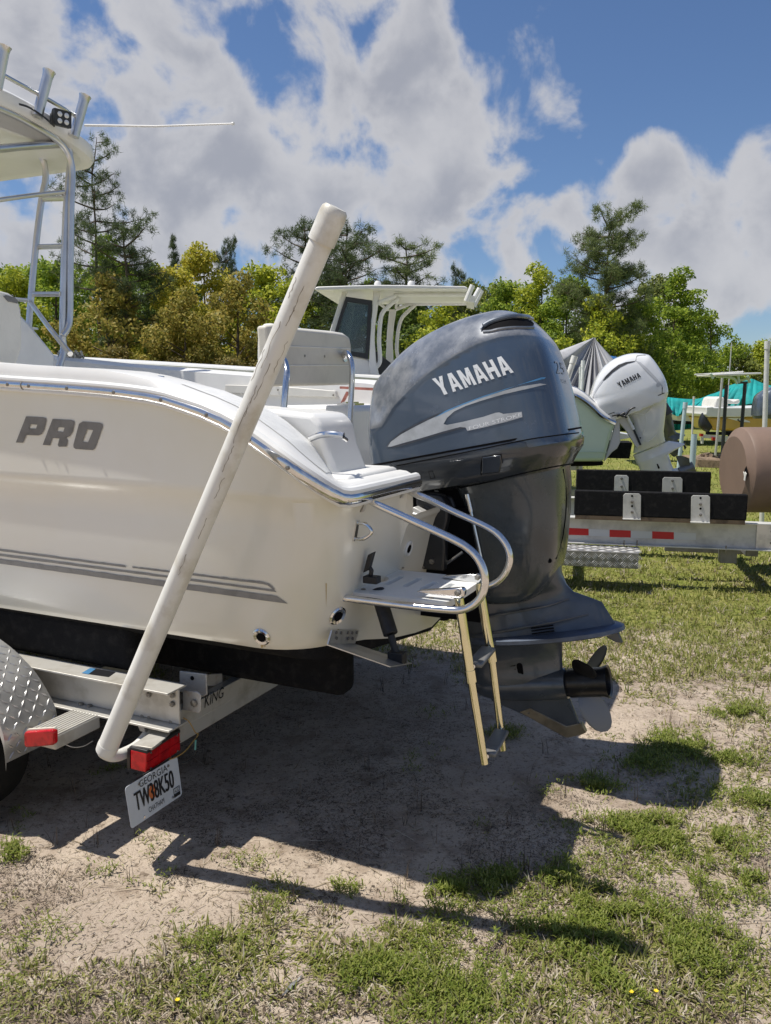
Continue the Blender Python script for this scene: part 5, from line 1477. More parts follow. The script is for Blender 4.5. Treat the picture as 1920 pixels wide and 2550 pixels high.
hpr('cabin_side', ((196, 560), (245, 655), (405, 690), (558, 722), (575, 780), (640, 930), (400, 930), (100, 910)), 11.24, Vector((.02, .12, 0)), M['deck'], .02)
fr_o = [(360, 172), (592, 206), (584, 330), (572, 520), (556, 724), (400, 692), (240, 655), (262, 480), (300, 350)]
fr_i = [(374, 218), (556, 244), (548, 400), (532, 672), (410, 655), (275, 630), (292, 480), (325, 360)]
V_, F_2 = tri2d([fr_o, fr_i], 60)
hpr('window', fr_o, 11.22, Vector((.001, .006, 0)), M['dark'])
for o in [c for c in hb.children if c.name.startswith('window')]: bpy.data.objects.remove(o)
wf = MB()
n = len(fr_i)
def ringp(pts, d): return [HX(x, y, d) for x, y in pts]
# window frame as four bars
bars = [((360, 172), (592, 206), (556, 244), (374, 218)), ((592, 206), (584, 330), (572, 520), (556, 724), (532, 672), (548, 400), (556, 244)), ((556, 724), (400, 692), (240, 655), (275, 630), (410, 655), (532, 672)), ((240, 655), (262, 480), (300, 350), (360, 172), (374, 218), (325, 360), (292, 480), (275, 630))]
for b_ in bars: wf.prism([HX(x, y, 11.20) for x, y in b_], Vector((.002, .04, 0)))
wfo = wf.build('window_frame', M['dark'], hb)
mb = MB(); mb.prism([HX(x, y, 11.22) for x, y in fr_i], Vector((0, .006, 0))); mb.build('pane', M['glass'], wfo)
hpr('windscreen', ((360, 220), (555, 220), (440, 560), (300, 560)), 12.5, Vector((0, .01, 0)), M['glass'])
hpr('dash', ((400, 640), (510, 620), (520, 668), (405, 668)), 11.8, Vector((0, .6, 0)), M['wshade'])
hpr('wheel_console', ((610, 640), (760, 760), (800, 900), (640, 900)), 12.0, Vector((0, .5, 0)), M['dark'], .02)
for pts, r in ((((815, 185), (750, 245), (690, 305), (665, 380), (652, 560), (660, 690), (655, 760), (612, 812)), .030), (((972, 245), (900, 310), (850, 370), (822, 470), (808, 640), (828, 740), (840, 860)), .028)):
    tubep(hb, 'roof_tube', [HX(x, y, 11.3 if pts[0][0] < 900 else 12.7) for x, y in pts], r, M['deck'])
tubep(hb, 'roof_tube', [HX(650, 222, 11.2), HX(790, 168, 11.2), HX(850, 155, 11.3), HX(1430, 155, 11.3)], .026, M['deck'])
tubep(hb, 'roof_tube', [HX(800, 285, 12.7), HX(900, 248, 12.7), HX(960, 238, 12.7), HX(1440, 235, 12.7)], .026, M['deck'])
tubep(hb, 'roof_tube', [HX(650, 230, 11.2), HX(730, 290, 12.6)], .02, M['deck'])
tubep(hb, 'roof_tube', [HX(820, 185, 11.3), HX(800, 270, 12.6)], .02, M['deck'])
for (x0, y0, x1, y1) in ((1420, 215, 1478, 72), (1465, 235, 1540, 100), (1490, 255, 1560, 118)):
    mb = MB(); d_ = 11.0 + (x0 - 1420) * .02; mb.tube([HX(x0, y0, d_), HX(x1, y1, d_)], .035, 10); mb.build('rod_holder', M['deck'], hb)
hpr('rod_rack', ((1430, 150), (1500, 170), (1490, 225), (1420, 210)), 11.4, Vector((.1, .9, 0)), M['deck'])
for x in (640, 935): mb = MB(); p = HX(x, 74, 11.6); mb.lathe(p, (0, 0, 1), [(-.02, .05), (.03, .05), (.06, .03), (.065, .001)], 14); mb.build('roof_light', M['deck'], hb)
# its hull
def hull_loft(par, name, ax, side, x0, x1, W, zs, zk, m, bow='left', n=16):
    """simple vee hull along ax: x0 bow end, x1 stern end; zs sheer height function, zk keel height"""
    rows = []
    for i in range(n + 1):
        t = i / n; x = x0 + (x1 - x0) * t; w = W * min(1, (sin(min(1, t / .55) * pi / 2)) ** .7 + .001)
        zt = zs(t); zb = zk + (zt - zk) * .75 * (1 - min(1, t / .35)) ** 2
        sec = []
        for (fw, fz) in ((0, 0), (.75, .22), (.92, .30), (1.0, .80), (1.03, 1.0)): sec.append((fw * w, zb + (zt - zb) * fz))
        rows.append([ax(x, -a, b) for a, b in sec[::-1]] + [ax(x, a, b) for a, b in sec[1:]])
    mb = MB(); mb.loft(rows, False, False)
    k = len(mb.v); mb.v += list(rows[-1]); mb.f.append(tuple(range(k, k + len(rows[-1]))))
    return mb.build(name, m, par, ang=40), rows
hax = lambda x, v, z: Vector((x * .993 + v * .12 + .1, 12.05 - x * .12 + v * .993, z))
hh, rows = hull_loft(hb, 'hull', hax, 0, -6.4, 2.0, 1.22, lambda t: 2.32 - .42 * min(1, t / .8), .72, M['gel'])
mb = MB(); mb.tube([r[0] for r in rows], .035, 8); mb.build('rub_rail', M['white'], hb)
mb = MB(); mb.loft([[r[0] + Vector((0, .0, .03)) for r in rows], [r[0] + Vector((0, .25, .06)) for r in rows]], False, False); mb.loft([[r[-1] + Vector((0, 0, .03)) for r in rows], [r[-1] + Vector((0, -.25, .06)) for r in rows]], False, False); mb.loft([[r[0] + Vector((0, .25, .06)) for r in rows], [r[0] + Vector((0, .3, -.4)) for r in rows]], False, False); mb.build('gunwale_cap', M['deck'], hb)
p = G(*(597, 936), 10.95)
mb = MB(); mb.tube([p + Vector((-.12, 0, .03)), p + Vector((.12, 0, .03))], .015, 8); mb.build('cleat', M['steel'], hb)
mb = MB()
for v in (-.8, .8): mb.box(hax(-1.2, v, .55), Vector((2.9, -.35, 0)), Vector((0, .04, 0)), (0, 0, .06))
mb.build('trailer_beam', M['frame'], hb)
for x in (-.6, -1.5):
    for v in (-1.0, 1.0):
        mb = MB(); mb.lathe(hax(x, v - .1, .34), Vector((.12, .993, 0)), [(0, .18), (0, .3), (.03, .34), (.17, .34), (.2, .3), (.2, .18)], 24); mb.build('wheel', M['rubber'], hb)

# ---- starboard cockpit bolster of the near boat (seen past the seat)
mb = MB(); mb.prism([Q(*p, v=.84) for p in ((560, 958), (700, 962), (834, 973), (838, 990), (700, 986), (560, 978))], Vv * .03); o = mb.build('coaming_strip', M['vinylw'], boat, bevel=.004)
for x, y in ((692, 971), (830, 984)):
    mb = MB(); mb.lathe(Q(x, y, v=.838), -Vv, [(0, .006), (.003, .005)], 8); mb.build('screw', M['bolt'], o)
mb = MB(); mb.prism([Q(*p, v=.80) for p in ((846, 962), (935, 966), (935, 973), (846, 968))], Vv * .02); mb.build('red_trim', M['rust'], boat)
mb = MB(); mb.prism([Q(*p, v=.80) for p in ((862, 975), (867, 977), (853, 1003), (848, 1003))], Vv * .02); mb.build('red_trim', M['rust'], boat)

# ---- mint boat with the white outboard
mbt = thing('mint_boat', 'pale mint green boat with a white gunwale, carrying the white outboard motor', 'boat', (2, 10.4, 0))
mo = [(-900, 860), (-300, 855), (120, 885), (220, 915), (330, 985), (430, 1070), (530, 1165), (640, 1230), (735, 1275), (738, 1330), (700, 1410), (620, 1690), (585, 1830), (150, 1832), (-900, 1800)]
mb = MB(); mb.prism([G(*zE(x, y), 9.45) for x, y in mo], Vector((.25, 2.1, 0))); mb.build('hull', M['mint'], mbt, bevel=.05, seg=3)
sh = [G(*zE(x, y), 9.42) for x, y in mo[:10]]
mb = MB(); mb.tube(spl([p + Vector((0, -.0, -.02)) for p in sh[:-1]], 3), .030, 8); mb.build('rub_rail', M['steel'], mbt)
mb = MB()
for k in range(1, len(sh) - 1):
    pass
mb.loft([[p + Vector((-.01, -.012, -.01)) for p in sh], [p + Vector((.0, -.01, .03)) for p in sh], [p + Vector((-.01, .06, .10)) for p in sh], [p + Vector((-.03, .35, .11)) for p in sh], [p + Vector((-.03, .4, -.2)) for p in sh]], False, False)
mb.build('gunwale_cap', M['deck'], mbt, ang=50)
mb = MB(); mb.tube([G(*zE(-600, 1690), 9.43), G(*zE(200, 1695), 9.43), G(*zE(618, 1700), 9.43)], .006, 6); mb.build('chine_line', M['mint'], mbt)
mb = MB(); mb.tube(spl([G(*zE(x, y), 9.5) for x, y in ((440, 1040), (470, 1022), (500, 1028), (600, 1100), (660, 1160), (676, 1200), (668, 1240))], 4), .013, 8); mb.build('grab_rail', M['steel'], mbt)
mb = MB(); mb.prism([G(*zE(x, y), 9.8) for x, y in ((90, 775), (150, 778), (205, 810), (225, 860), (225, 880), (80, 885))], Vector((.05, .5, 0))); mb.build('tan_cushion', M['tan'], mbt, bevel=.02)
mb = MB(); mb.prism([G(*zE(x, y), 9.9) for x, y in ((200, 880), (300, 885), (375, 930), (375, 960), (200, 960))], Vector((.05, .7, 0))); mb.build('stern_seat', M['deck'], mbt, bevel=.02)
mb = MB(); mb.prism([G(*zE(x, y), 9.9) for x, y in ((-200, 1840), (570, 1838), (560, 1880), (430, 1890), (-200, 1900))], Vector((.1, .5, 0))); mb.build('hull_bunk', M['carpet'], mbt)
mb = MB(); mb.prism([G(*zE(x, y), 10.6) for x, y in ((580, 1560), (970, 1570), (930, 1790), (600, 1780))], Vector((.1, .5, 0))); mb.build('bunk', M['carpet'], mbt)
mb = MB(); mb.prism([G(*zE(x, y), 11.4) for x, y in ((600, 1400), (940, 1460), (940, 1500), (600, 1560))], Vector((.1, .1, 0))); mb.build('transom', M['gel'], mbt)
mb = MB(); mb.bx((.6, 9.7, .42), (2.55, 9.8, .56)); mb.bx((.6, 11.2, .42), (2.55, 11.3, .56)); mb.build('trailer_beam', M['frame'], mbt)
for x in (.9, 1.7):
    for y in (9.45, 11.5): mb = MB(); mb.lathe((x, y, .33), (0, 1, 0), [(0, .18), (0, .3), (.03, .33), (.17, .33), (.2, .3), (.2, .18)], 24); mb.build('wheel', M['rubber'], mbt)
for (xa, ya, xb, yb, w_, y) in ((175, 372, 50, 760, .064, 9.5), (290, 432, 268, 900, .045, 10.6), (250, 522, 240, 900, .030, 11.4)):
    a = G(*zE(xa, ya), y); b = G(*zE(xb, yb), y); dn = (b - a).normalized(); b2_ = a + dn * ((a.z - .5) / -dn.z)
    pole = thing('guide_pole', {175: 'leaning white plastic guide pole with a cap, left of the white outboard', 290: 'upright white plastic guide pole with a cap, nearest the white outboard', 250: 'thin white plastic guide pole just left of the upright capped pole'}[xa], 'pole', b2_, 'guide poles behind the mint boat')
    mb = MB(); mb.tube([a + dn * .04, b2_], w_ / 2, 14); mb.build('tube', M['pvc'], pole)
    mb = MB(); mb.tube([a, a + dn * .09], w_ / 2 * 1.18, 14); mb.build('cap', M['pvc'], pole)
    mb = MB(); mb.tube([b2_, Vector((b2_.x, b2_.y, 0))], w_ / 3, 8); mb.build('post', M['galv'], pole)

# white outboard
cW, sW = .918, .397; OW = Vector((2.9, 9.62, 1.62)); fW = Vector((.99, -.14, 0)); vW = Vector((.14, .99, 0))
def EW(f, v, a): return OW + fW * (f * cW - a * sW) + vW * v + Vector((0, 0, f * sW + a * cW))
def toW(px, py, v=0):
    P = QP(px, py, OW + vW * v, vW) - OW; h = P.dot(fW); return (h * cW + P.z * sW, -h * sW + P.z * cW)
wm = thing('outboard_motor', 'glossy white outboard motor on the mint green boat', 'outboard motor', OW - Vector((0, 0, .9)))
cw = [toW(*zE(*p)) for p in ((395, 985), (385, 920), (410, 820), (460, 690), (560, 535), (690, 425), (850, 355), (1000, 333), (1160, 350), (1210, 385), (1290, 490), (1380, 640), (1425, 760), (1445, 880))] + [(.40, -.10), (.30, -.25), (-.1, -.28), (-.36, -.15), (-.44, .0), (-.46, .12)]
def WfW(f, a): return .30 - .10 * max(0, a - .1) - .03 * smooth01((.1 - f) / .5)
mb = cowl_mesh(cw, (.03, .15), WfW, 3.6, -.11, EW, 20, 110); wc = mb.build('cowl', M['wcowl'], wm, ang=60); wb = bvh_of(wc)
sc_arc = [(410, 990), (450, 860), (520, 760), (590, 680), (720, 570), (880, 480), (1010, 445), (1080, 480), (1180, 580), (1300, 700), (1385, 795)]
decal('vent', [[zE(*p) for p in ((560, 712), (610, 640), (690, 560), (780, 492), (880, 455), (1000, 440), (1010, 446), (900, 478), (800, 528), (700, 600), (630, 668), (585, 705))]], wb, M['dark'], wm, .004, 5)
decal('vent_rim', [[zE(*p) for p in ((400, 1000), (440, 870), (520, 740), (600, 640), (590, 690), (500, 810), (450, 900), (412, 1002))]], wb, M['wshade'], wm, .003, 5)
decal('rear_recess', [[zE(*p) for p in ((1020, 440), (1080, 455), (1180, 545), (1290, 660), (1395, 790), (1380, 800), (1270, 690), (1160, 580), (1075, 490))]], wb, M['wshade'], wm, .003, 5)
for pts in (((1015, 440), (1032, 370), (1150, 358)), ((600, 1160), (1385, 820)), ((1385, 800), (1380, 890), (1410, 885)), ((590, 1190), (700, 1155), (1340, 910), (1410, 880))):
    P_ = [on(wb, *zE(*p), .001) for p in pts]; P_ = [p for p in P_ if p is not None]
    if len(P_) > 1: mb = MB(); mb.tube(P_, .005, 5); mb.build('cowl_line', M['dark'], wm)
q = map_quad(block_loops('YAMAHA'), [zE(750, 742), zE(1060, 598), zE(1090, 660), zE(800, 808)])
for g in letter_groups(q): decal('letter', g, wb, M['ink'], wm, .004, 4)
decal('badge', [[(zE(1325, 772)[0] + 4.5 * cos(t * pi / 6), zE(1325, 772)[1] + 5.5 * sin(t * pi / 6)) for t in range(12)]], wb, M['wshade'], wm, .003, 5)
sr = lambda f0, f1, w, a, n=2.8, tp=.25, rt=0.: sring(f0, f1, w, a, n, 32, 0., EW, tp, None, rt)
mb = MB(); mb.loft([sr(-.36, .41, .29, -.02), sr(-.34, .40, .285, -.09), sr(-.10, .39, .24, -.13), sr(-.08, .36, .235, -.2), sr(-.09, .305, .22, -.31), sr(-.11, .23, .185, -.46), sr(-.15, .215, .15, -.53), sr(-.18, .215, .12, -.58)], True, True); md = mb.build('midsection', M['wcowl'], wm, ang=40)
mb = MB(); mb.loft([sr(-.19, .25, .125, -.60, 2.4, rt=.5), sr(-.19, .33, .125, -.65, 2.3, rt=.7), sr(-.19, .40, .14, -.70, 2.2, rt=.7), sr(-.19, .40, .14, -.712, 2.2, rt=.7), sr(-.18, .19, .09, -.745, 2.1), sr(-.18, .18, .07, -.85, 2.), sr(-.18, .18, .065, -.98, 2.), sr(-.15, .2, .05, -1.1, 2.)], True, True); mb.build('lower_case', M['wcowl'], wm, ang=35)
axw = (EW(1, 0, 0) - EW(0, 0, 0)).normalized(); cwx = EW(0, 0, -1.0)
mb = MB(); mb.lathe(cwx, axw, [(-.2, .01), (-.16, .04), (-.05, .066), (.2, .068), (.22, .06)], 20); mb.build('gearcase', M['wcowl'], wm)
mb = MB(); mb.lathe(cwx, axw, [(.23, .06), (.38, .062), (.40, .07), (.40, .05)], 18); pr_ = mb.build('propeller', M['propsteel'], wm)
upw = (EW(0, 0, 1) - EW(0, 0, 0)).normalized()
for k in range(3):
    t0 = radians(20 + 120 * k); rows_ = [[cwx + axw * (.31 + s * .05) + (upw * cos(t0 + s * .45) + vW * -sin(t0 + s * .45)) * r for s in (-1, -.5, 0, .5, 1)] for r in (.05, .12, .17, .195)]
    mb = MB(); mb.loft(rows_, False, False); mb.loft([[p + axw * .006 for p in r] for r in rows_], False, False); mb.build('blade', M['propsteel'], pr_)
decal('water_slot', [[zE(*p) for p in ((1305, 1865), (1320, 1858), (1350, 1915), (1340, 1930), (1325, 1925))]], bvh_of([c for c in wm.children if c.name.startswith('lower_case')][0]), M['pitch'], wm, .004, 5)
mb = MB(); mb.prism([QP(*zE(x, y), OW - vW * .17, vW) for x, y in ((745, 1240), (850, 1205), (900, 1200), (980, 1350), (1095, 1600), (1030, 1645), (980, 1560), (880, 1400), (800, 1310), (805, 1560), (760, 1650), (690, 1700), (610, 1800), (580, 1830), (640, 1640), (690, 1480))], vW * .05); mb.build('clamp_bracket', M['wshade'], wm, bevel=.01)
mb = MB(); mb.tube([QP(*zE(890, 1190), OW - vW * .19, vW), QP(*zE(990, 1385), OW - vW * .19, vW)], .018, 8); mb.build('tilt_ram', M['wcowl'], wm)
mb = MB(); mb.tube([QP(*zE(990, 1385), OW - vW * .185, vW), QP(*zE(1085, 1600), OW - vW * .185, vW)], .012, 8); mb.build('ram_rod', M['dark'], wm)
mb = MB(); mb.tube(spl([QP(*zE(x, y), OW - vW * .285, vW) for x, y in ((690, 1195), (780, 1180), (830, 1200), (870, 1195), (920, 1130), (960, 1095), (1010, 1080))], 4), .012, 6); mb.tube(spl([QP(*zE(x, y), OW - vW * .285, vW) for x, y in ((760, 1210), (860, 1150), (850, 1200), (900, 1220))], 4), .009, 6); mb.build('hoses', M['dark'], wm)
for pts in (((960, 1230), (1060, 1190), (1150, 1170), (1265, 1040)), ((1150, 1170), (1155, 1300), (1130, 1400), (1090, 1470)), ((1180, 1560), (1260, 1500), (1310, 1430)), ((1010, 1740), (1200, 1640), (1430, 1545))):
    P_ = [on(bvh_of(md), *zE(*p), -.002) for p in pts]; P_ = [p for p in P_ if p is not None]
    if len(P_) > 2: mb = MB(); mb.tube(spl(P_, 5), .007, 8); mb.build('body_crease', M['wcowl'], md)
for x, y in ((1102, 1063), (988, 1308), (1083, 1500), (1425, 1530)):
    p = on(bvh_of(md), *zE(x, y), .001)
    if p is not None: mb = MB(); mb.lathe(p, -vW, [(0, .011), (.003, .009)], 8); mb.build('plug', M['dark'], md)

# ---- small motors far away
def mini_motor(loc, scale, yaw, tilt, mcowl, mleg, label, name='outboard_motor'):
    ca, sa = cos(yaw), sin(yaw); ct, st2 = cos(tilt), sin(tilt); loc = Vector(loc)
    def EF(f, v, a):
        f, v, a = f * scale, v * scale, a * scale
        h = f * ct - a * st2; z = f * st2 + a * ct
        return loc + Vector((ca * h - sa * v, sa * h + ca * v, z))
    o = thing(name, label, 'outboard motor', loc)
    mb = cowl_mesh(COWL, (.10, .20), lambda f, a: .30 - .06 * max(0, a), 4, -.02, EF, 8, 48); c = mb.build('cowl', mcowl, o, ang=50)
    s_ = lambda f0, f1, w, a: sring(f0, f1, w, a, 2.6, 20, 0., EF)
    mb = MB(); mb.loft([s_(-.41, .55, .315, .01), s_(-.40, .52, .30, -.08), s_(-.03, .48, .24, -.13), s_(0, .44, .22, -.33), s_(0, .37, .18, -.54), s_(-.1, .40, .11, -.66), s_(-.1, .59, .15, -.83), s_(-.1, .59, .15, -.85), s_(-.1, .33, .07, -.87), s_(-.1, .31, .05, -1.0), s_(-.1, .31, .06, -1.06), s_(0, .33, .01, -1.3)], True, True); mb.build('leg', mleg, o, ang=40)
    mb = MB(); mb.lathe(EF(.3, 0, -1.06), EF(1, 0, 0) - EF(0, 0, 0), [(-.4, .01), (-.3, .06 * scale), (0, .07 * scale), (.18 * scale, .065 * scale)], 14); pr = mb.build('propeller', mleg, o)
    axm = (EF(1, 0, 0) - EF(0, 0, 0)).normalized()
    for k in range(3):
        t = k * 2.094 + .4; mb = MB(); r0 = EF(.40, -.05 * sin(t), -1.06 + .05 * cos(t)); r1 = EF(.44, -.19 * sin(t - .3), -1.06 + .19 * cos(t - .3)); r2 = EF(.36, -.19 * sin(t + .3), -1.06 + .19 * cos(t + .3)); mb.prism([r0, r1, r2], axm * .008); mb.build('blade', mleg, pr)
    return o
mini_motor((8.15, 17.0, 1.34), 1.0, -.10, .10, M['cowl'], M['leg'], 'grey outboard motor cut off by the right edge of the picture')
# side flashes on it
mini_motor(G(1768, 1056, 22.4), .58, -.1, 1.15, M['dark'], M['dark'], 'black tilted outboard motor at the stern of the yellow boat')
mini_motor((7.0, 21, 1.08), .85, -.1, .50, M['dark'], M['leg'], 'dark tilted outboard motor on the teal covered boat')

# ---- yellow boat, teal covered boat, grey tarp boat
def zz(x, y): return (1650 + x / 4.807, 820 + y / 4.807)
yb = thing('yellow_boat', 'yellow boat with a white deck on a trailer, in front of the teal tarp', 'boat', (10, 22.5, 0))
def ypr(name, pts, y, vec, m, bev=0, par=None):
    mb = MB(); mb.prism([G(*zz(*p), y) for p in pts], vec); return mb.build(name, m, par or yb, bevel=bev)
ypr('hull', ((530, 1050), (700, 1055), (900, 1050), (1400, 1040), (1900, 1010), (1500, 1210), (900, 1215), (615, 1212), (590, 1160)), 22.2, Vector((.2, 2.0, 0)), M['yellow'], .06)
ypr('deck', ((520, 930), (600, 925), (620, 935), (1000, 935), (1500, 920), (1900, 990), (1900, 1010), (1400, 1038), (900, 1052), (540, 1052), (515, 1020), (525, 990)), 22.1, Vector((.2, 2.2, 0)), M['deck'], .05)
ypr('seat', ((612, 970), (625, 880), (645, 820), (690, 805), (740, 815), (745, 900), (740, 960)), 22.6, Vector((.1, 1.2, 0)), M['vinylw'], .04)
ypr('seat', ((745, 880), (760, 830), (800, 840), (850, 860), (920, 835), (930, 870), (900, 895), (760, 890)), 22.6, Vector((.1, 1.2, 0)), M['vinylw'], .04)
ypr('side_graphic', ((760, 1060), (920, 1058), (1040, 1100), (1050, 1115), (940, 1108), (850, 1085)), 22.19, Vector((0, .005, 0)), M['deck'])
ypr('side_graphic', ((890, 1085), (920, 1065), (910, 1085), (960, 1110), (1040, 1115), (930, 1112)), 22.18, Vector((0, .005, 0)), M['ink'])
ypr('trailer_bunk', ((540, 1228), (990, 1232), (990, 1275), (540, 1262)), 22.3, Vector((0, .15, 0)), M['carpet'])
ypr('trailer_beam', ((490, 1260), (930, 1290), (930, 1355), (660, 1345), (655, 1310), (490, 1300)), 22.2, Vector((0, .12, 0)), M['trail'])
ypr('trailer_leg', ((470, 1290), (495, 1290), (490, 1370), (472, 1370)), 22.15, Vector((0, .1, 0)), M['trail'])
ypr('tail_lamp', ((455, 1248), (490, 1250), (488, 1285), (455, 1283)), 22.12, Vector((0, .1, 0)), M['red'])
ypr('tail_lamp', ((602, 1292), (635, 1292), (632, 1332), (600, 1330)), 22.12, Vector((0, .1, 0)), M['red'])
for x in (11.2, 12.1): mb = MB(); mb.lathe((x, 22.2, .33), (0, 1, 0), [(0, .18), (0, .3), (.03, .33), (.2, .3), (.2, .18)], 20); mb.build('wheel', M['rubber'], yb)
# T-top of another boat
tt = thing('t_top', 'mint and white boat T-top with a rod laid across it, on two dark posts', 'canopy', G(1835, 1060, 19))
def tpr(name, pts, y, vec, m, bev=0):
    mb = MB(); mb.prism([G(*zz(*p), y) for p in pts], vec); return mb.build(name, m, tt, bevel=bev)
tpr('roof', ((608, 545), (620, 534), (900, 522), (1180, 518), (1196, 528), (1180, 538), (1000, 548), (760, 556), (640, 556)), 18.4, Vector((.1, 1.3, 0)), M['deck'], .02)
tubep(tt, 'frame_tube', [G(*zz(x, y), 18.6) for x, y in ((640, 565), (780, 572), (850, 590), (880, 620), (890, 655))], .03, M['mint'])
tubep(tt, 'frame_tube', [G(*zz(x, y), 18.6) for x, y in ((905, 560), (915, 640))], .03, M['mint'])
tubep(tt, 'frame_tube', [G(*zz(x, y), 19.4) for x, y in ((1015, 560), (1045, 640))], .035, M['mint'])
tubep(tt, 'frame_tube', [G(*zz(x, y), 19.0) for x, y in ((920, 615), (1040, 590))], .025, M['mint'])
tubep(tt, 'rod_holder', [G(*zz(x, y), 18.5) for x, y in ((580, 530), (605, 592))], .03, M['mint'])
tubep(tt, 'outrigger', [G(*zz(x, y), 18.7) for x, y in ((382, 543), (700, 525), (965, 508))], .016, M['pvc'])
tpr('mount_box', ((940, 628), (1020, 622), (1022, 650), (945, 652)), 18.6, Vector((0, .2, 0)), M['dark'])
for (xa, ya, xb, yb_, ) in ((765, 665, 732, 1215), (988, 648, 936, 1320)):
    a = G(*zz(xa, ya), 18.8); b = G(*zz(xb, yb_), 18.8); dn = (b - a).normalized(); e = a + dn * (a.z / -dn.z)
    mb = MB(); mb.tube([a, e], .040, 10); mb.build('post', M['dark'], tt)
# teal tarp
tl_ = thing('teal_covered_boat', 'boat under a bright teal tarp in front of the trees', 'covered boat', (13, 28.5, 0))
rows = []
base = [(48, 860), (60, 815), (110, 818), (230, 830), (370, 835), (480, 820), (600, 790), (690, 757), (790, 715), (870, 690), (980, 640), (1060, 592), (1150, 625), (1260, 665), (1400, 690)]
low = [(50, 985), (60, 1000), (120, 1020), (180, 1040), (240, 1015), (300, 985), (380, 960), (500, 975), (600, 935), (700, 950), (850, 930), (1000, 900), (1150, 880), (1260, 900), (1400, 930)]
NR = 9; random.seed(3)
bl_ = spl([(a, b, 0) for a, b in base], 5); ll_ = spl([(a, b, 0) for a, b in low], 5)
rr_rows = []
for j in range(NR):
    t = j / (NR - 1); row = []
    for i, (p, q) in enumerate(zip(bl_, ll_)):
        fold = .10 * sin(i * .9 + 3 * t) * t + .05 * sin(i * 2.1 + 1.3)
        row.append(G(*zz(p.x + (q.x - p.x) * t, p.y + (q.y - p.y) * t), 28.6 - 1.1 * sin(t * pi / 2) + fold))
    rr_rows.append(row)
back_ = [p + Vector((.2, 2.2, -.2)) for p in rr_rows[0]]
mb = MB(); mb.loft([[p - Vector((0, 0, 1)) for p in back_], back_] + rr_rows, False, False); mb.build('tarp', M['teal'], tl_, ang=50)
mb = MB(); mb.prism([G(*zz(*p), 27.9) for p in ((165, 1000), (1300, 900), (1300, 1110), (900, 1120), (180, 1095))], Vector((0, 1.6, 0))); mb.build('hull', M['gel'], tl_)
mb = MB(); mb.prism([G(*zz(*p), 28.0) for p in ((150, 1098), (1300, 1115), (1300, 1145), (170, 1135))], Vector((0, 1.4, 0))); mb.build('trailer_beam', M['carpet'], tl_)
for x in (15.0, 16): mb = MB(); mb.lathe((x, 27.8, .33), (0, 1, 0), [(0, .18), (0, .3), (.03, .33), (.2, .3), (.2, .18)], 20); mb.build('wheel', M['rubber'], tl_)
# grey tarp, pleats running down from its peak
gt = thing('grey_covered_boat', 'boat under a wrinkled grey tarp peaked like a tent, behind the white outboard', 'covered boat', (3, 14, 0))
peak = G(*zE(440, 116), 13.2); out = []
bot = [(-620, 720), (-480, 500), (-300, 420), (-100, 340), (-60, 620), (0, 900), (120, 940), (200, 960), (280, 960), (340, 960), (400, 960), (470, 940), (540, 900), (620, 860), (680, 640), (700, 430), (720, 440), (900, 700)]
bs = spl([(a, b, 0) for a, b in bot], 6); random.seed(5)
rows = []
for j in range(12):
    t = (j / 11) ** .9; row = []
    for i, p in enumerate(bs):
        x = 440 + (p.x - 440) * t; y = 116 + (p.y - 116) * t
        fold = (.13 * sin(i * .55) + .05 * sin(i * 1.3 + 1) + .02 * sin(i * 2.9)) * (t ** .8)
        edge = min(1, min(i, len(bs) - 1 - i) / 22)
        row.append(G(*zE(x, y), 13.2 - .9 * t * edge + 1.0 * t * (1 - edge) + fold))
    rows.append(row)
mb = MB(); mb.loft(rows, False, False); mb.loft([rows[-1], [Vector((p.x * 1.1, p.y + 1.8, p.z)) for p in rows[-1]]], False, False); mb.build('tarp', M['tarp'], gt, ang=60)
mb = MB(); mb.tube([G(*zE(440, 118), 13.3), G(*zE(440, 118), 13.3) - Vector((0, 0, 1.2))], .03, 8); mb.build('tent_pole', M['pvc'], gt)
mb = MB(); mb.bx((-.6, 12.9, .75), (3.3, 14.8, 1.45)); mb.build('hull', M['gel'], gt, bevel=.15)
for x in (1.2, 2.1): mb = MB(); mb.lathe((x, 12.8, .33), (0, 1, 0), [(0, .18), (0, .3), (.03, .33), (.2, .3), (.2, .18)], 20); mb.build('wheel', M['rubber'], gt)
mb = MB(); mb.bx((-.6, 13.0, .5), (3.2, 13.1, .62)); mb.build('trailer_beam', M['frame'], gt)
bt = MB(); bt.prism([G(*zE(x, y), 19) for x, y in ((600, 372), (650, 360), (760, 378), (840, 420), (840, 620), (600, 620))], Vector((.3, 2.5, 0))); bto = bt.build('blue_covered_boat', M['bluetarp'], None, bevel=.08)
tag(bto, 'sliver of a blue tarp showing between the grey tarp and the white outboard', 'covered boat')

# ---- loose poles
def pole(name, xa, ya, xb, yb_, wpx, y, m, label, capw=0, cat='pole', top=True, group=None):
    a = G(xa, ya, y); b = G(xb, yb_, y); dn = (b - a).normalized(); e = a + dn * (a.z / -dn.z); r = wpx / FPX * y / 2
    o = thing(name, label, cat, e, group)
    mb = MB(); mb.tube([a, e], r, 16); mb.build('tube', m, o)
    if capw: mb = MB(); mb.tube([a - dn * .01, a + dn * r * 3], r * 1.2, 16); mb.build('cap', m, o)
    elif top: mb = MB(); mb.tube([a - dn * .001, a + dn * .002], r * .86, 14); mb.build('bore', M['pitch'], o)
    return o
pg = 'plastic poles in the grass on the right'
pole('plastic_pole', 1707, 1003, 1698, 1088, 9.5, 15.5, M['bluepvc'], 'capped pale blue pole leaning just right of the white outboard', 1, group=pg)
pole('plastic_pole', 1729, 1081, 1723, 1171, 14.5, 11.0, M['bluepvc'], 'open pale blue pole behind the rear black bunk', 0, group=pg)
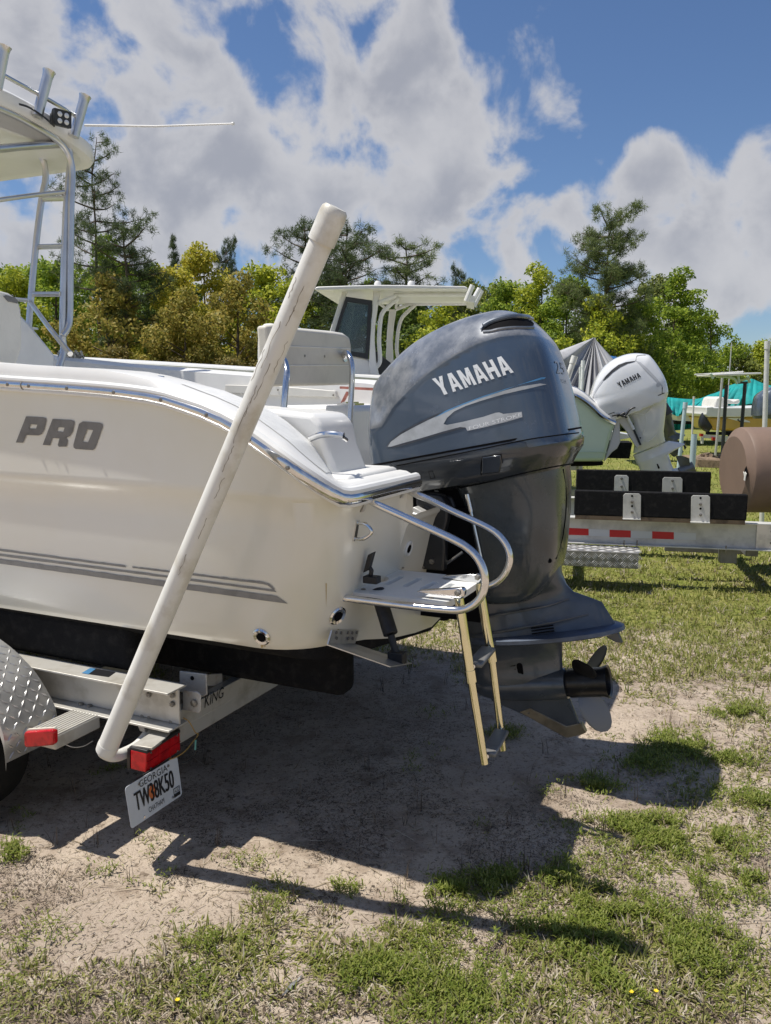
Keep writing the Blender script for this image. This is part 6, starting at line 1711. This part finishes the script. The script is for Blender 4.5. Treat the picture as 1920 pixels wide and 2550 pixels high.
pole('plastic_pole', 1820, 1147, 1812, 1232, 18, 9.6, M['bluepvc'], 'thick pale blue pole leaning beside the brown drum', 0, group=pg)
pole('plastic_pole', 1911, 851, 1904, 1071, 11.5, 10.5, M['pvc'], 'tall white capped pole above the brown drum', 1, group=pg)
pole('plastic_pole', 1728, 988, 1725, 1051, 4.6, 21.5, M['pvc'], 'thin white pole in front of the teal tarp', 1, group=pg)
pole('metal_post', 1800, 926, 1781, 1140, 6.0, 22.0 if False else 21.0, M['galv'], 'leaning grey metal post with a rusty tip, by the log pile', 0, 'post')
pole('antenna_mast', 1822, 853, 1814, 965, 2.6, 24, M['galv'], 'thin tall aerial rising behind the T-top', 0, 'antenna', False)
o = pole('iron_stake', 1823, 1115, 1821, 1148, 4, 9.8, M['dark'], 'short black iron stake by the thick blue pole', 0, 'stake', False)
# log pile in its timber frame
lg = thing('log_pile', 'low timber framed bed heaped with cut logs, at the foot of the grey post', 'log pile', G(1765, 1160, 18.6))
def gz(px, py, z=0.): return Q(px, py, z=z)
a = gz(1734, 1163); b = gz(1802, 1166)
mb = MB(); mb.box((a + b) / 2 + Vector((0, 0, .09)), (b - a) / 2, Vector((0, .07, 0)), (0, 0, .09)); mb.build('timber', M['wood'], lg)
mb = MB(); mb.box((a + b) / 2 + Vector((0, .6, .12)), (b - a) / 2, Vector((0, .5, 0)), (0, 0, .10)); mb.build('earth', M['wood'], lg, bevel=.05)
random.seed(9)
for k, (px, py, px2, py2, r) in enumerate(((1732, 1146, 1748, 1136, .07), (1750, 1148, 1772, 1140, .06), (1756, 1136, 1780, 1146, .05), (1748, 1134, 1765, 1130, .04), (1770, 1134, 1788, 1146, .05))):
    p, q = G(px, py, 19.6), G(px2, py2, 19.9); p.z = max(p.z, .12); q.z = max(q.z, .14)
    mb = MB(); mb.tube([p, q], r, 9); mb.build('log', M['wood'], lg)
a = gz(1803, 1166)
mb = MB(); mb.bx((a.x, a.y, 0), (a.x + .42, a.y + .4, .30)); tag(mb.build('plastic_crate', M['black'], None, bevel=.01), 'black plastic crate on the grass beside the log pile', 'crate')
# ------------------------------------------------------------------ trees
def leaf_mat(name, sat=1., bark=False):
    m = bpy.data.materials.new(name); m.use_nodes = True; t = m.node_tree; L = t.links.new
    p = t.nodes['Principled BSDF']; out = t.nodes['Material Output']
    oi = N(t, 'ShaderNodeObjectInfo'); g = N(t, 'ShaderNodeNewGeometry')
    hs = N(t, 'ShaderNodeHueSaturation'); L(oi.outputs['Color'], hs.inputs['Color'])
    L(mth(t, 'MULTIPLY_ADD', g.outputs['Random Per Island'], 1.15, .65), hs.inputs['Value'])
    L(mth(t, 'MULTIPLY_ADD', g.outputs['Random Per Island'], -.05, .525), hs.inputs['Hue'])
    L(hs.outputs[0], p.inputs['Base Color']); p.inputs['Roughness'].default_value = .6; p.inputs['Specular IOR Level'].default_value = .25
    tr = N(t, 'ShaderNodeBsdfTranslucent'); L(hs.outputs[0], tr.inputs[0])
    mx = N(t, 'ShaderNodeMixShader'); mx.inputs[0].default_value = .42
    L(p.outputs[0], mx.inputs[1]); L(tr.outputs[0], mx.inputs[2]); L(mx.outputs[0], out.inputs[0])
    return m


M['leaf'] = leaf_mat('foliage'); M['bark'] = mat('bark', (.13, .10, .075), .9, var=.5, vscale=5, bump=.5, bscale=20)
M['moss'] = mat('hanging_moss', (.22, .22, .17), .9, var=.3)


def quads(c, nrm, size, rg, asp=.55):
    n = len(c); nrm = nrm / np.linalg.norm(nrm, axis=1, keepdims=True)
    r = rg.normal(size=(n, 3)); a = np.cross(nrm, r); a /= np.linalg.norm(a, axis=1, keepdims=True); b = np.cross(nrm, a)
    s = size[:, None]
    v = np.stack([c - a * s, c + b * s * asp, c + a * s, c - b * s * asp], 1).reshape(-1, 3)
    f = np.arange(4 * n).reshape(n, 4); return v, f


def leafy_crown(seed, h, rad, nleaf, lean=.0, base=.06, open_=.0):
    rg = np.random.default_rng(seed); nb = 46; C = []; Rr = []
    for k in range(nb):
        t = base + (1 - base) * (k + .5) / nb; t = min(1, t + rg.normal() * .03)
        prof = max(.12, sin(pi * min(1, (t * .80 + .22))) ** .75) * rad
        a = rg.random() * 2 * pi; rr = prof * sqrt(rg.random()) * .92
        C.append((rr * cos(a), rr * sin(a), t * h * .97)); Rr.append(rad * (.17 + .17 * rg.random()) * (1.1 - .4 * t))
    C = np.array(C); Rr = np.array(Rr)
    w = Rr ** 2; w /= w.sum(); ix = rg.choice(nb, nleaf, p=w)
    d = rg.normal(size=(nleaf, 3)); d /= np.linalg.norm(d, axis=1, keepdims=True)
    rad_ = (.55 + .55 * rg.random(nleaf) ** .6)
    # sub-clumps make ragged outlines
    sub = rg.normal(size=(nb, 14, 3)); sub /= np.linalg.norm(sub, axis=2, keepdims=True)
    sd = sub[ix, rg.integers(0, 14, nleaf)]
    d = d * .55 + sd * .8; d /= np.linalg.norm(d, axis=1, keepdims=True) + 1e-6
    P = C[ix] + d * (Rr[ix] * rad_)[:, None] * np.array([1, 1, .72]) + rg.normal(size=(nleaf, 3)) * .07
    P[:, 2] = np.maximum(P[:, 2], .05)
    nn = d * .7 + rg.normal(size=(nleaf, 3)) * .7 + np.array([0, 0, .35])
    return quads(P, nn, .075 + .075 * rg.random(nleaf), rg), C


def branch_mesh(seed, h, C, r0, nbr=14, lean=0, t0=.2):
    random.seed(seed); mb = MB()
    pts = [Vector((0, 0, -.3))]
    x = y = 0
    for k in range(1, 8): x += random.uniform(-.12, .12); y += random.uniform(-.12, .12); pts.append(Vector((x, y, h * .92 * k / 7)))
    mb.tube(spl(pts, 3), [r0 * (1 - .85 * i / 21) for i in range(22)], 8)
    sp_ = spl(pts, 3)
    idx = list(range(len(C))); random.shuffle(idx)
    for i in idx[:nbr]:
        c = Vector(C[i]); z = max(h * t0, c.z - .35 * hypot(c.x, c.y)); s = sp_[min(len(sp_) - 1, int(z / (h * .92) * (len(sp_) - 1)))]
        m_ = s.lerp(c, .5) + Vector((0, 0, .15 * random.uniform(-1, 1)))
        mb.tube(spl([s, m_, c], 3), [r0 * .32, r0 * .26, r0 * .22, r0 * .18, r0 * .12, r0 * .08, r0 * .04], 5)
    return mb


def pine_crown(seed, h, rad, t0, n_br, dens=1., flat=False):
    rg = np.random.default_rng(seed); random.seed(seed); V = []; F = []; o = 0; mb = MB()
    pts = [Vector((0, 0, -.3))]; x = y = 0
    for k in range(1, 9): x += random.uniform(-.10, .10); y += random.uniform(-.10, .10); pts.append(Vector((x, y, h * .99 * k / 8)))
    sp_ = spl(pts, 3); mb.tube(sp_, [.19 * (1 - .88 * i / 24) for i in range(25)], 8)
    tufts = []
    for k in range(n_br):
        t = t0 + (1 - t0) * (k / n_br) ** .85; a = k * 2.4 + random.uniform(-.5, .5)
        ln = rad * (max(.10, (1 - ((t - t0) / (1 - t0)) ** 1.6)) * .85 + .12) * random.uniform(.5, 1.15)
        if flat: ln = rad * sin(pi * (.20 + .70 * (t - t0) / (1 - t0))) ** .55 * random.uniform(.45, 1.15)
        s = sp_[min(24, int(t * 24))]; up = random.uniform(-.05, .45) * (.6 + t)
        e = s + Vector((cos(a) * ln, sin(a) * ln, ln * up)); m_ = s.lerp(e, .55) + Vector((0, 0, -.06 * ln))
        bp_ = spl([s, m_, e], 4); mb.tube(bp_, [.05 * (1 - i / 9) + .012 for i in range(9)], 5)
        for q in range(int((3 + 7 * ln / rad) * dens)):
            f = random.uniform(.45, 1.08) if flat else random.uniform(.35, 1.05); c = bp_[min(8, int(f * 8))] + Vector((random.uniform(-1, 1), random.uniform(-1, 1), random.uniform(-.35, .7))) * (.40 * ln / 2 + .18)
            tufts.append(c)
            if random.random() < .5: mb.tube([bp_[min(8, int(f * 8))], c], .012, 3)
    for c in tufts:
        n = 40; d = rg.normal(size=(n, 3)); d[:, 2] += .35; d /= np.linalg.norm(d, axis=1, keepdims=True)
        L_ = (.20 + .14 * rg.random(n)) * 1.05; sd = np.cross(d, rg.normal(size=(n, 3))); sd /= np.linalg.norm(sd, axis=1, keepdims=True)
        b = np.array(c) + rg.normal(size=(n, 3)) * .10
        v = np.stack([b - sd * .017, b + sd * .017, b + d * L_[:, None] + sd * .006], 1).reshape(-1, 3)
        V.append(v); F.append(np.arange(3 * n).reshape(n, 3) + o); o += 3 * n
    return (np.concatenate(V), np.concatenate(F)), mb


tree_n = 0
protos = {}
def proto_tree(key):
    if key in protos: return protos[key]
    kind, k = key
    if kind == 'leaf':
        h, r = [(10, 3.6), (9, 3.9), (11, 3.3), (8, 3.4), (6, 3.0)][k]
        (v, f), C = leafy_crown(40 + k, h, r, [15000, 15000, 14000, 12000, 9000][k], base=.02)
        me = mesh_np('crown', v, f, M['leaf']); mb = branch_mesh(60 + k, h, C, .16, 16)
        mb_v = MB(); mb_v.v = mb.v; mb_v.f = mb.f
    else:
        h, r, t0, nb, dn, fl = [(16, 3.1, .50, 28, 1.35, True), (13, 3.0, .20, 66, 2.0, True), (12, 2.2, .42, 28, 1.2, True), (13, 1.5, .35, 40, 1.2, False)][k]
        (v, f), mb = pine_crown(80 + k, h, r, t0, nb, dn, fl)
        me = mesh_np('crown', v, f, M['leaf']); mb_v = mb
    me_crown = me.data; bpy.data.objects.remove(me)
    to = mb_v.build('trunk', M['bark'], None); me_trunk = to.data
    # trunk mesh back to tree-local coordinates
    off = Vector(to.location)
    for vt in me_trunk.vertices: vt.co += off
    bpy.data.objects.remove(to)
    protos[key] = (me_crown, me_trunk, h); return protos[key]


def plant(key, x, y, h, color, label, name='tree', group=None, rz=0, wide=1.):
    mc, mt, h0 = proto_tree(key); s = h / h0
    t = thing(name, label, 'tree', (x, y, 0), group); t.rotation_euler = (0, 0, rz)
    for nm, me in (('crown', mc), ('trunk', mt)):
        o = bpy.data.objects.new(nm, me); COL.objects.link(o); o.parent = t; o.scale = (s * wide, s * wide, s)
        o.color = (*color, 1)
    return t


GRN = (.215, .290, .035); GRD = (.105, .155, .030); YEL = (.410, .385, .050); YLG = (.330, .370, .040); RST = (.300, .262, .060); RSD = (.20, .165, .048); PIN = (.080, .110, .045); PIL = (.130, .165, .060); OLV = (.18, .21, .05)
def px_tree(px, top, y, key, col, label, name, group=None, wide=1., rz=None):
    x = (px - CX) / FPX * y * CT * 1.0; P = Q(px, top, y=y)
    return plant(key, P.x, y, P.z, col, label, name, group, rz if rz is not None else (px * .7) % 6.28, wide)
random.seed(77)
G1 = 'leafy trees of the wood behind the boats'
LT = [ # px, top, depth, variant, colour, label, group?
    (20, 668, 50, 0, YLG, 'bright green leafy tree at the left edge behind the tower', 1.),
    (130, 640, 52, 1, GRN, 'fresh green leafy tree behind the boat tower, left of the tall pine', 1.),
    (255, 588, 56, 2, GRN, 'fresh green leafy tree between the two left pines', 1.),
    (270, 690, 44, 3, RST, 'rust brown leafy tree below the tall left pine', 1.1),
    (390, 660, 52, 0, GRD, 'dark green tree right of the small left pine', 1.),
    (425, 655, 47, 1, YEL, 'yellow green tree left of the golden tree', .95),
    (500, 612, 50, 0, YEL, 'golden yellow tree, tallest of the yellow trees', .9),
    (455, 730, 42, 3, RST, 'rusty orange bush-like tree below the golden tree', 1.0),
    (590, 690, 44, 3, RST, 'brown orange tree left of the slanting guide pole', 1.0),
    (650, 650, 50, 1, YLG, 'yellow green tree just left of the guide pole', .95),
    (735, 690, 48, 0, YLG, 'yellow green tree just right of the guide pole', .9),
    (820, 690, 55, 1, GRN, 'green tree behind the pilothouse roof', 1.),
    (930, 700, 52, 0, GRN, 'green tree behind the middle of the long hard top', 1.),
    (1030, 735, 46, 3, GRD, 'dark green tree under the hard top', 1.),
    (1110, 738, 44, 3, YLG, 'olive yellow tree under the right end of the hard top', 1.),
    (1180, 700, 58, 0, OLV, 'olive tree beyond the right end of the hard top', 1.),
    (1260, 690, 52, 1, GRN, 'green leafy tree above the grey outboard', .95),
    (1345, 655, 50, 2, YLG, 'bright green tree left of the big right pine', 1.),
    (1420, 690, 48, 0, GRN, 'green tree between the grey outboard and the big pine', 1.),
    (1490, 745, 42, 3, YLG, 'light green tree at the foot of the big right pine', 1.1),
    (1590, 740, 44, 1, GRN, 'green tree behind the white outboard', 1.),
    (1640, 690, 52, 0, OLV, 'olive green tree right of the big pine', 1.),
    (1690, 668, 47, 2, GRN, 'tall green tree at the right end of the wood', 1.1),
    (1770, 780, 50, 3, GRN, 'open light green tree where the wood steps down', .9),
    (1840, 860, 60, 4, OLV, 'low olive tree behind the thin aerial', 1.),
    (1900, 850, 62, 4, YLG, 'low yellow green tree at the right edge', 1.),
]
for (px, top, y, k, c, lab, w) in LT: px_tree(px, top, y, ('leaf', k), c, lab, 'leafy_tree', G1, w)
# second rank that closes the wood, each its own tree
random.seed(8)
for i in range(30):
    px = -420 + i * 92 + random.uniform(-25, 25); sky = lerp_tab([(-500, 660), (200, 650), (700, 705), (1100, 740), (1300, 690), (1690, 720), (1760, 830), (1850, 890), (2400, 880)], px)
    px_tree(px, sky + random.uniform(0, 35), 64 + random.uniform(-3, 6), ('leaf', random.choice([0, 1, 2])), random.choice([GRD, OLV, GRD, GRN]), 'dark green tree of the rear rank of the wood', 'leafy_tree', 'rear rank of the wood', 1.1)
for i in range(24):
    px = -200 + i * 78 + random.uniform(-20, 20)
    if px > 1760: break
    c = RSD if 240 < px < 680 else random.choice([GRD, OLV, GRD])
    px_tree(px, 880 + random.uniform(-25, 20), 40 + random.uniform(-1, 3), ('leaf', 4), c, 'low dark shrubby tree at the foot of the wood', 'shrub', 'low growth along the foot of the wood', 1.25)
PN = 'pine trees standing above the wood'
px_tree(226, 362, 46, ('pine', 0), PIN, 'tall thin pine at the left, its bare trunk rising above the wood', 'pine_tree', PN, .85, .5)
px_tree(305, 545, 44, ('pine', 2), PIN, 'shorter pine right of the tall left pine', 'pine_tree', PN, 1.15, 1.2)
px_tree(428, 575, 60, ('pine', 3), PIN, 'narrow spire pine peeping over the golden trees', 'pine_tree', PN, .55, 2.)
px_tree(560, 612, 58, ('pine', 1), PIN, 'round dark pine top right of the golden tree', 'pine_tree', PN, .45, 2.)
px_tree(757, 548, 50, ('pine', 2), PIN, 'pine directly behind the cap of the guide pole', 'pine_tree', PN, 1.0, 0.3)
px_tree(866, 560, 50, ('pine', 2), PIN, 'pine right of the guide pole, left of the hard top middle', 'pine_tree', PN, 1.2, 3.)
px_tree(862, 600, 47, ('pine', 2), PIN, 'pine behind the pilothouse', 'pine_tree', PN, 1.2, 3.9)
px_tree(1010, 598, 50, ('pine', 2), PIL, 'bushy pine right of the pilothouse', 'pine_tree', PN, 1.4, 5.)
px_tree(1150, 680, 60, ('pine', 1), PIN, 'small dark pine top above the right end of the hard top', 'pine_tree', PN, .5, 5.)
px_tree(1515, 540, 43, ('pine', 1), PIL, 'big full crowned pine at the right, above the wood', 'pine_tree', PN, 1.0, 1.0)
random.seed(31)
for i in range(13):
    px_tree(2010 + i * 170 + random.uniform(-40, 40), 870 + random.uniform(-35, 20), 66 + random.uniform(-4, 6), ('leaf', random.choice([1, 3])), random.choice([GRN, OLV, YLG]), 'olive green tree of the wood past the right edge of the lot', 'leafy_tree', 'trees of the wood past the right edge of the lot', 1.3)
# ------------------------------------------------------------------ grass, weeds, straw
def blade_mat(name, c1, c2, c3, tl=.35):
    m = bpy.data.materials.new(name); m.use_nodes = True; t = m.node_tree; L = t.links.new
    p = t.nodes['Principled BSDF']; out = t.nodes['Material Output']; g = N(t, 'ShaderNodeNewGeometry')
    cr = N(t, 'ShaderNodeValToRGB'); L(g.outputs['Random Per Island'], cr.inputs[0])
    e = cr.color_ramp.elements; e[0].color = (*c1, 1); e[1].color = (*c3, 1); e[1].position = 1
    k = e.new(.5); k.color = (*c2, 1)
    L(cr.outputs[0], p.inputs['Base Color']); p.inputs['Roughness'].default_value = .55; p.inputs['Specular IOR Level'].default_value = .3
    tr = N(t, 'ShaderNodeBsdfTranslucent'); L(cr.outputs[0], tr.inputs[0]); mx = N(t, 'ShaderNodeMixShader'); mx.inputs[0].default_value = tl
    L(p.outputs[0], mx.inputs[1]); L(tr.outputs[0], mx.inputs[2]); L(mx.outputs[0], out.inputs[0]); return m


M['blade'] = blade_mat('grass_blade', (.13, .165, .025), (.23, .245, .05), (.42, .38, .16))
M['fern'] = blade_mat('weed_leaf', (.12, .165, .022), (.20, .245, .035), (.32, .33, .09))
M['straw'] = blade_mat('dry_straw', (.20, .15, .09), (.36, .30, .20), (.52, .46, .36), .15)
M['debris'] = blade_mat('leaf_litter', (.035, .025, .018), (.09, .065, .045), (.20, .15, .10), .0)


def zground(x, y): return height(x, y) * np.clip(1 - (np.hypot(x, y) - 9) / 10, 0, 1)


def blades(base, yaw, lean, L_, w, rg, curve=.5):
    """three-point tapering blades: 2 quads + tip"""
    n = len(base); d = np.stack([np.cos(yaw), np.sin(yaw), np.zeros(n)], 1); s = np.stack([-np.sin(yaw), np.cos(yaw), np.zeros(n)], 1)
    def pt(t):
        ang = lean * (1 - curve + curve * 1.6 * t)
        return base + d * (np.sin(ang) * L_ * t)[:, None] + np.array([0, 0, 1.]) * (np.cos(np.minimum(ang, 1.62)) * L_ * t)[:, None]
    p0, p1, p2 = pt(0.), pt(.55), pt(1.); w_ = w[:, None]
    v = np.stack([p0 - s * w_, p0 + s * w_, p1 - s * w_ * .8, p1 + s * w_ * .8, p2], 1).reshape(-1, 3)
    k = np.arange(n)[:, None] * 5
    f = np.concatenate([k + np.array([[0, 1, 3]]), k + np.array([[0, 3, 2]]), k + np.array([[2, 3, 4]])], 0)
    return v, f


def cand(n, y0, y1, rg, p=1.3, half=.62):
    u = rg.random(n); y = (y0 ** (1 - p) + u * (y1 ** (1 - p) - y0 ** (1 - p))) ** (1 / (1 - p))
    x = (rg.random(n) * 2 - 1) * half * (y + .35); return x, y


def join(parts):
    V = []; F = []; o = 0
    for v, f in parts: V.append(v); F.append(f + o); o += len(v)
    return np.concatenate(V), np.concatenate(F)


rg = np.random.default_rng(12)
parts = []
# tussocks: groups of blades from one root
x, y = cand(30000, 1.55, 9.5, rg, 1.5)
d = density(x, y); keep = rg.random(len(x)) < np.clip(d * .85 + .10, 0, .72) ** 1.15; x, y = x[keep], y[keep]; d = d[keep]
nb = rg.integers(5, 12, len(x)); ix = np.repeat(np.arange(len(x)), nb); n = len(ix)
far_ = np.clip((y[ix] - 3) / 6, 0, 1)
spread = .010 + .014 * rg.random(n)
a = rg.random(n) * 2 * pi; bx_ = x[ix] + np.cos(a) * spread; by_ = y[ix] + np.sin(a) * spread
flatk = (rg.random(len(x)) < .55)[ix]
lean = np.where(flatk, 1.05 + .40 * rg.random(n), .25 + .85 * rg.random(n))
L_ = (.018 + .040 * rg.random(n) ** 1.3) * (.7 + .5 * np.clip(d[ix], 0, 1)) * (1 + .3 * far_)
w = (.0019 + .0014 * rg.random(n)) * (1 + .9 * far_)
parts.append(blades(np.stack([bx_, by_, zground(bx_, by_) - .002], 1), a + rg.normal(size=n) * .5, lean, L_, w, rg))
v, f = join(parts)
nbd = len(ix); dead = np.repeat(rg.random(len(x)) < .30, nb); fk = np.tile(dead, 3)
o = mesh_np('dry_grass', v, f[fk], M['straw']); tag(o, 'dry brown grass tufts among the green ones', 'grass', kind='stuff')
o = mesh_np('grass', v, f[~fk], M['blade']); tag(o, 'short green grass growing in tufts on the sandy ground', 'grass', kind='stuff')

# farther turf: bigger sparse blades to break the surface
x, y = cand(95000, 4.6, 32, rg, 1.7, .60); d = density(x, y); keep = rg.random(len(x)) < np.clip(d * 1.1, 0, 1) * (y > 4.6); x, y = x[keep], y[keep]; n = len(x)
s = np.clip(y / 6, .8, 4)
v, f = blades(np.stack([x, y, zground(x, y) - .004], 1), rg.random(n) * 6.28, .3 + .9 * rg.random(n), (.035 + .04 * rg.random(n)) * s ** .35, (.003 + .002 * rg.random(n)) * s ** .8, rg)
o = mesh_np('turf_grass', v, f, M['blade']); tag(o, 'green turf blades of the lawn beyond the boat', 'grass', kind='stuff')

# dense low mats of fine leaved weed
P = []; rr = []
for (cx_, cy_, r, k) in CLUMPS:
    m_ = int(1700 * (r / .1) ** 2 * (1 if k else .15)); rad = r * 1.15 * np.sqrt(rg.random(m_)) * (1 + .35 * rg.normal(size=m_)); a = rg.random(m_) * 6.28
    P.append(np.stack([cx_ + rad * np.cos(a) * 1.25, cy_ + rad * np.sin(a) * .85, np.full(m_, r)], 1))
P = np.concatenate(P); nn = .6 * fbm(P[:, 0], P[:, 1], 15, 3, 5) + .4 * fbm(P[:, 0], P[:, 1], 5.5, 2, 25); P = P[nn > .49]; n = len(P)
hgt = .032 * rg.random(n) ** .7
base_ = np.stack([P[:, 0], P[:, 1], zground(P[:, 0], P[:, 1]) + hgt], 1)
v1, f1 = blades(base_, rg.random(n) * 6.28, .4 + 1.0 * rg.random(n), .012 + .014 * rg.random(n), .0016 + .0012 * rg.random(n), rg)
# scattered sprigs of the same weed
x, y = cand(3000, 1.6, 8, rg, 1.4); d = density(x, y); nz = fbm(x, y, 2.3, 3, 6); keep = (d > -.1) & (nz > .55); x, y = x[keep], y[keep]
m_ = 26; ix = np.repeat(np.arange(len(x)), m_); n = len(ix); rad = .022 * np.sqrt(rg.random(n)) * 1.5; a = rg.random(n) * 6.28
bx_, by_ = x[ix] + rad * np.cos(a), y[ix] + rad * np.sin(a)
v2, f2 = blades(np.stack([bx_, by_, zground(bx_, by_) + .022 * rg.random(n)], 1), rg.random(n) * 6.28, .4 + rg.random(n), .010 + .012 * rg.random(n), .0014 + .001 * rg.random(n), rg)
v, f = join([(v1, f1), (v2, f2)])
o = mesh_np('weed_mat', v, f, M['fern']); tag(o, 'bright green mats of fine leaved weed on the sand', 'weeds', kind='stuff')

# upright stems under and beside the boat, seedheads
x, y = cand(1500, 1.7, 6.5, rg, 1.2); keep = rg.random(len(x)) < .22; x, y = x[keep], y[keep]; nb = rg.integers(2, 6, len(x)); ix = np.repeat(np.arange(len(x)), nb); n = len(ix)
bx_ = x[ix] + rg.normal(size=n) * .008; by_ = y[ix] + rg.normal(size=n) * .008
va, fa = blades(np.stack([bx_, by_, zground(bx_, by_)], 1), rg.random(n) * 6.28, .05 + .45 * rg.random(n), .05 + .07 * rg.random(n), .0011 + .0005 * rg.random(n), rg, .3)
o = mesh_np('weed_stems', va, fa, M['debris']); tag(o, 'thin brown weed stems standing in the sand', 'weeds', kind='stuff')

# dry straw and litter lying flat
def flat(n, y0, y1, l0, l1, w0, w1, bias=0., p=1.5):
    x, y = cand(n, y0, y1, rg, p); n = len(x); a = rg.random(n) * 6.28; L2_ = l0 + (l1 - l0) * rg.random(n) ** 2; w2 = w0 + (w1 - w0) * rg.random(n)
    z = zground(x, y) + .0025 + .004 * rg.random(n); d = np.stack([np.cos(a), np.sin(a), rg.normal(size=n) * .12], 1); s = np.stack([-np.sin(a), np.cos(a), rg.normal(size=n) * .2], 1)
    c = np.stack([x, y, z], 1); bend = np.stack([-np.sin(a), np.cos(a), np.zeros(n)], 1) * (rg.normal(size=n) * L2_ * .12)[:, None]
    L3 = L2_[:, None]; w3 = w2[:, None]
    v = np.stack([c - d * L3 - s * w3, c - d * L3 + s * w3, c + bend - s * w3, c + bend + s * w3, c + d * L3 - s * w3 * .4, c + d * L3 + s * w3 * .4], 1).reshape(-1, 3)
    k = np.arange(n)[:, None] * 6; f = np.concatenate([k + np.array([[0, 1, 3, 2]]), k + np.array([[2, 3, 5, 4]])], 0); return v, f
v, f = join([flat(15000, 1.6, 7, .006, .030, .0006, .0013), flat(700, 1.6, 6, .03, .09, .0009, .0018)])
o = mesh_np('dry_straw', v, f, M['straw']); tag(o, 'pale dry straw and dead grass lying on the sand', 'straw', kind='stuff')
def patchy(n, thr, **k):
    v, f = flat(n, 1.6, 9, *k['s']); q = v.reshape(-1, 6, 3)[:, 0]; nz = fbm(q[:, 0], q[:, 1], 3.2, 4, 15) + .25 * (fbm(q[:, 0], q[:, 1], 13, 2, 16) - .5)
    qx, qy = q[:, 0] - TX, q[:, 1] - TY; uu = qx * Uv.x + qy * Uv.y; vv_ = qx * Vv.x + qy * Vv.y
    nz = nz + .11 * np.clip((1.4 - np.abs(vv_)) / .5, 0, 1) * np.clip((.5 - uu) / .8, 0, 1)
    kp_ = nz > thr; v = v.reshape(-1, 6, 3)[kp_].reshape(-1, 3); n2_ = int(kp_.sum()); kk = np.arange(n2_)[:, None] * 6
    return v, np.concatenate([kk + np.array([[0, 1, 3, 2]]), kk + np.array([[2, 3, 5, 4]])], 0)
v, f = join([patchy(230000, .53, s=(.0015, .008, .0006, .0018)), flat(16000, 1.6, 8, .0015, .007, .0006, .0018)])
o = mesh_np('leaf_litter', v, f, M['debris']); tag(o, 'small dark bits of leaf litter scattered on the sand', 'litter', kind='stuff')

# a scrap of foil and a few yellow flowers
c = Q(728, 2455, z=.006); mb = MB(); random.seed(13)
rows_ = []
for k in range(9):
    q = c + Vector((.006 * (k - 4), .010 * (k - 4) + random.uniform(-.002, .002), 0)); wd = .005 * (1 - abs(k - 4) / 5.5)
    rows_.append([q + Vector((-wd * j, wd * .6 * j, .001 + .004 * random.random())) for j in (-1, -.3, .3, 1)])
mb.loft(rows_, False, False)
tag(mb.build('foil_scrap', M['alu'], None), 'crumpled silver foil scrap in the grass at the bottom of the picture', 'litter')
M['petal'] = mat('yellow_petal', (.75, .55, .02), .5)
for (px, py, lab) in ((1572, 2470, 'small yellow flower, left of the two in the grass at bottom right'), (1634, 2468, 'small yellow flower, right of the two in the grass at bottom right'), (442, 2490, 'small yellow flower alone in the grass at bottom left')):
    c = Q(px, py, z=.035); fl = thing('flower', lab, 'flower', (c.x, c.y, 0), 'yellow flowers in the grass')
    mb = MB(); mb.tube([(c.x, c.y, 0), tuple(c)], .0008, 5); mb.build('stem', M['fern'], fl)
    for k in range(6):
        a = k * pi / 3; e = Vector((cos(a), sin(a), .25)) * .0075; s_ = Vector((-sin(a), cos(a), 0)) * .0034; mb = MB(); mb.prism([c, c + e * .6 + s_, c + e, c + e * .6 - s_], (0, 0, .0004)); mb.build('petal', M['petal'], fl, smooth=False)
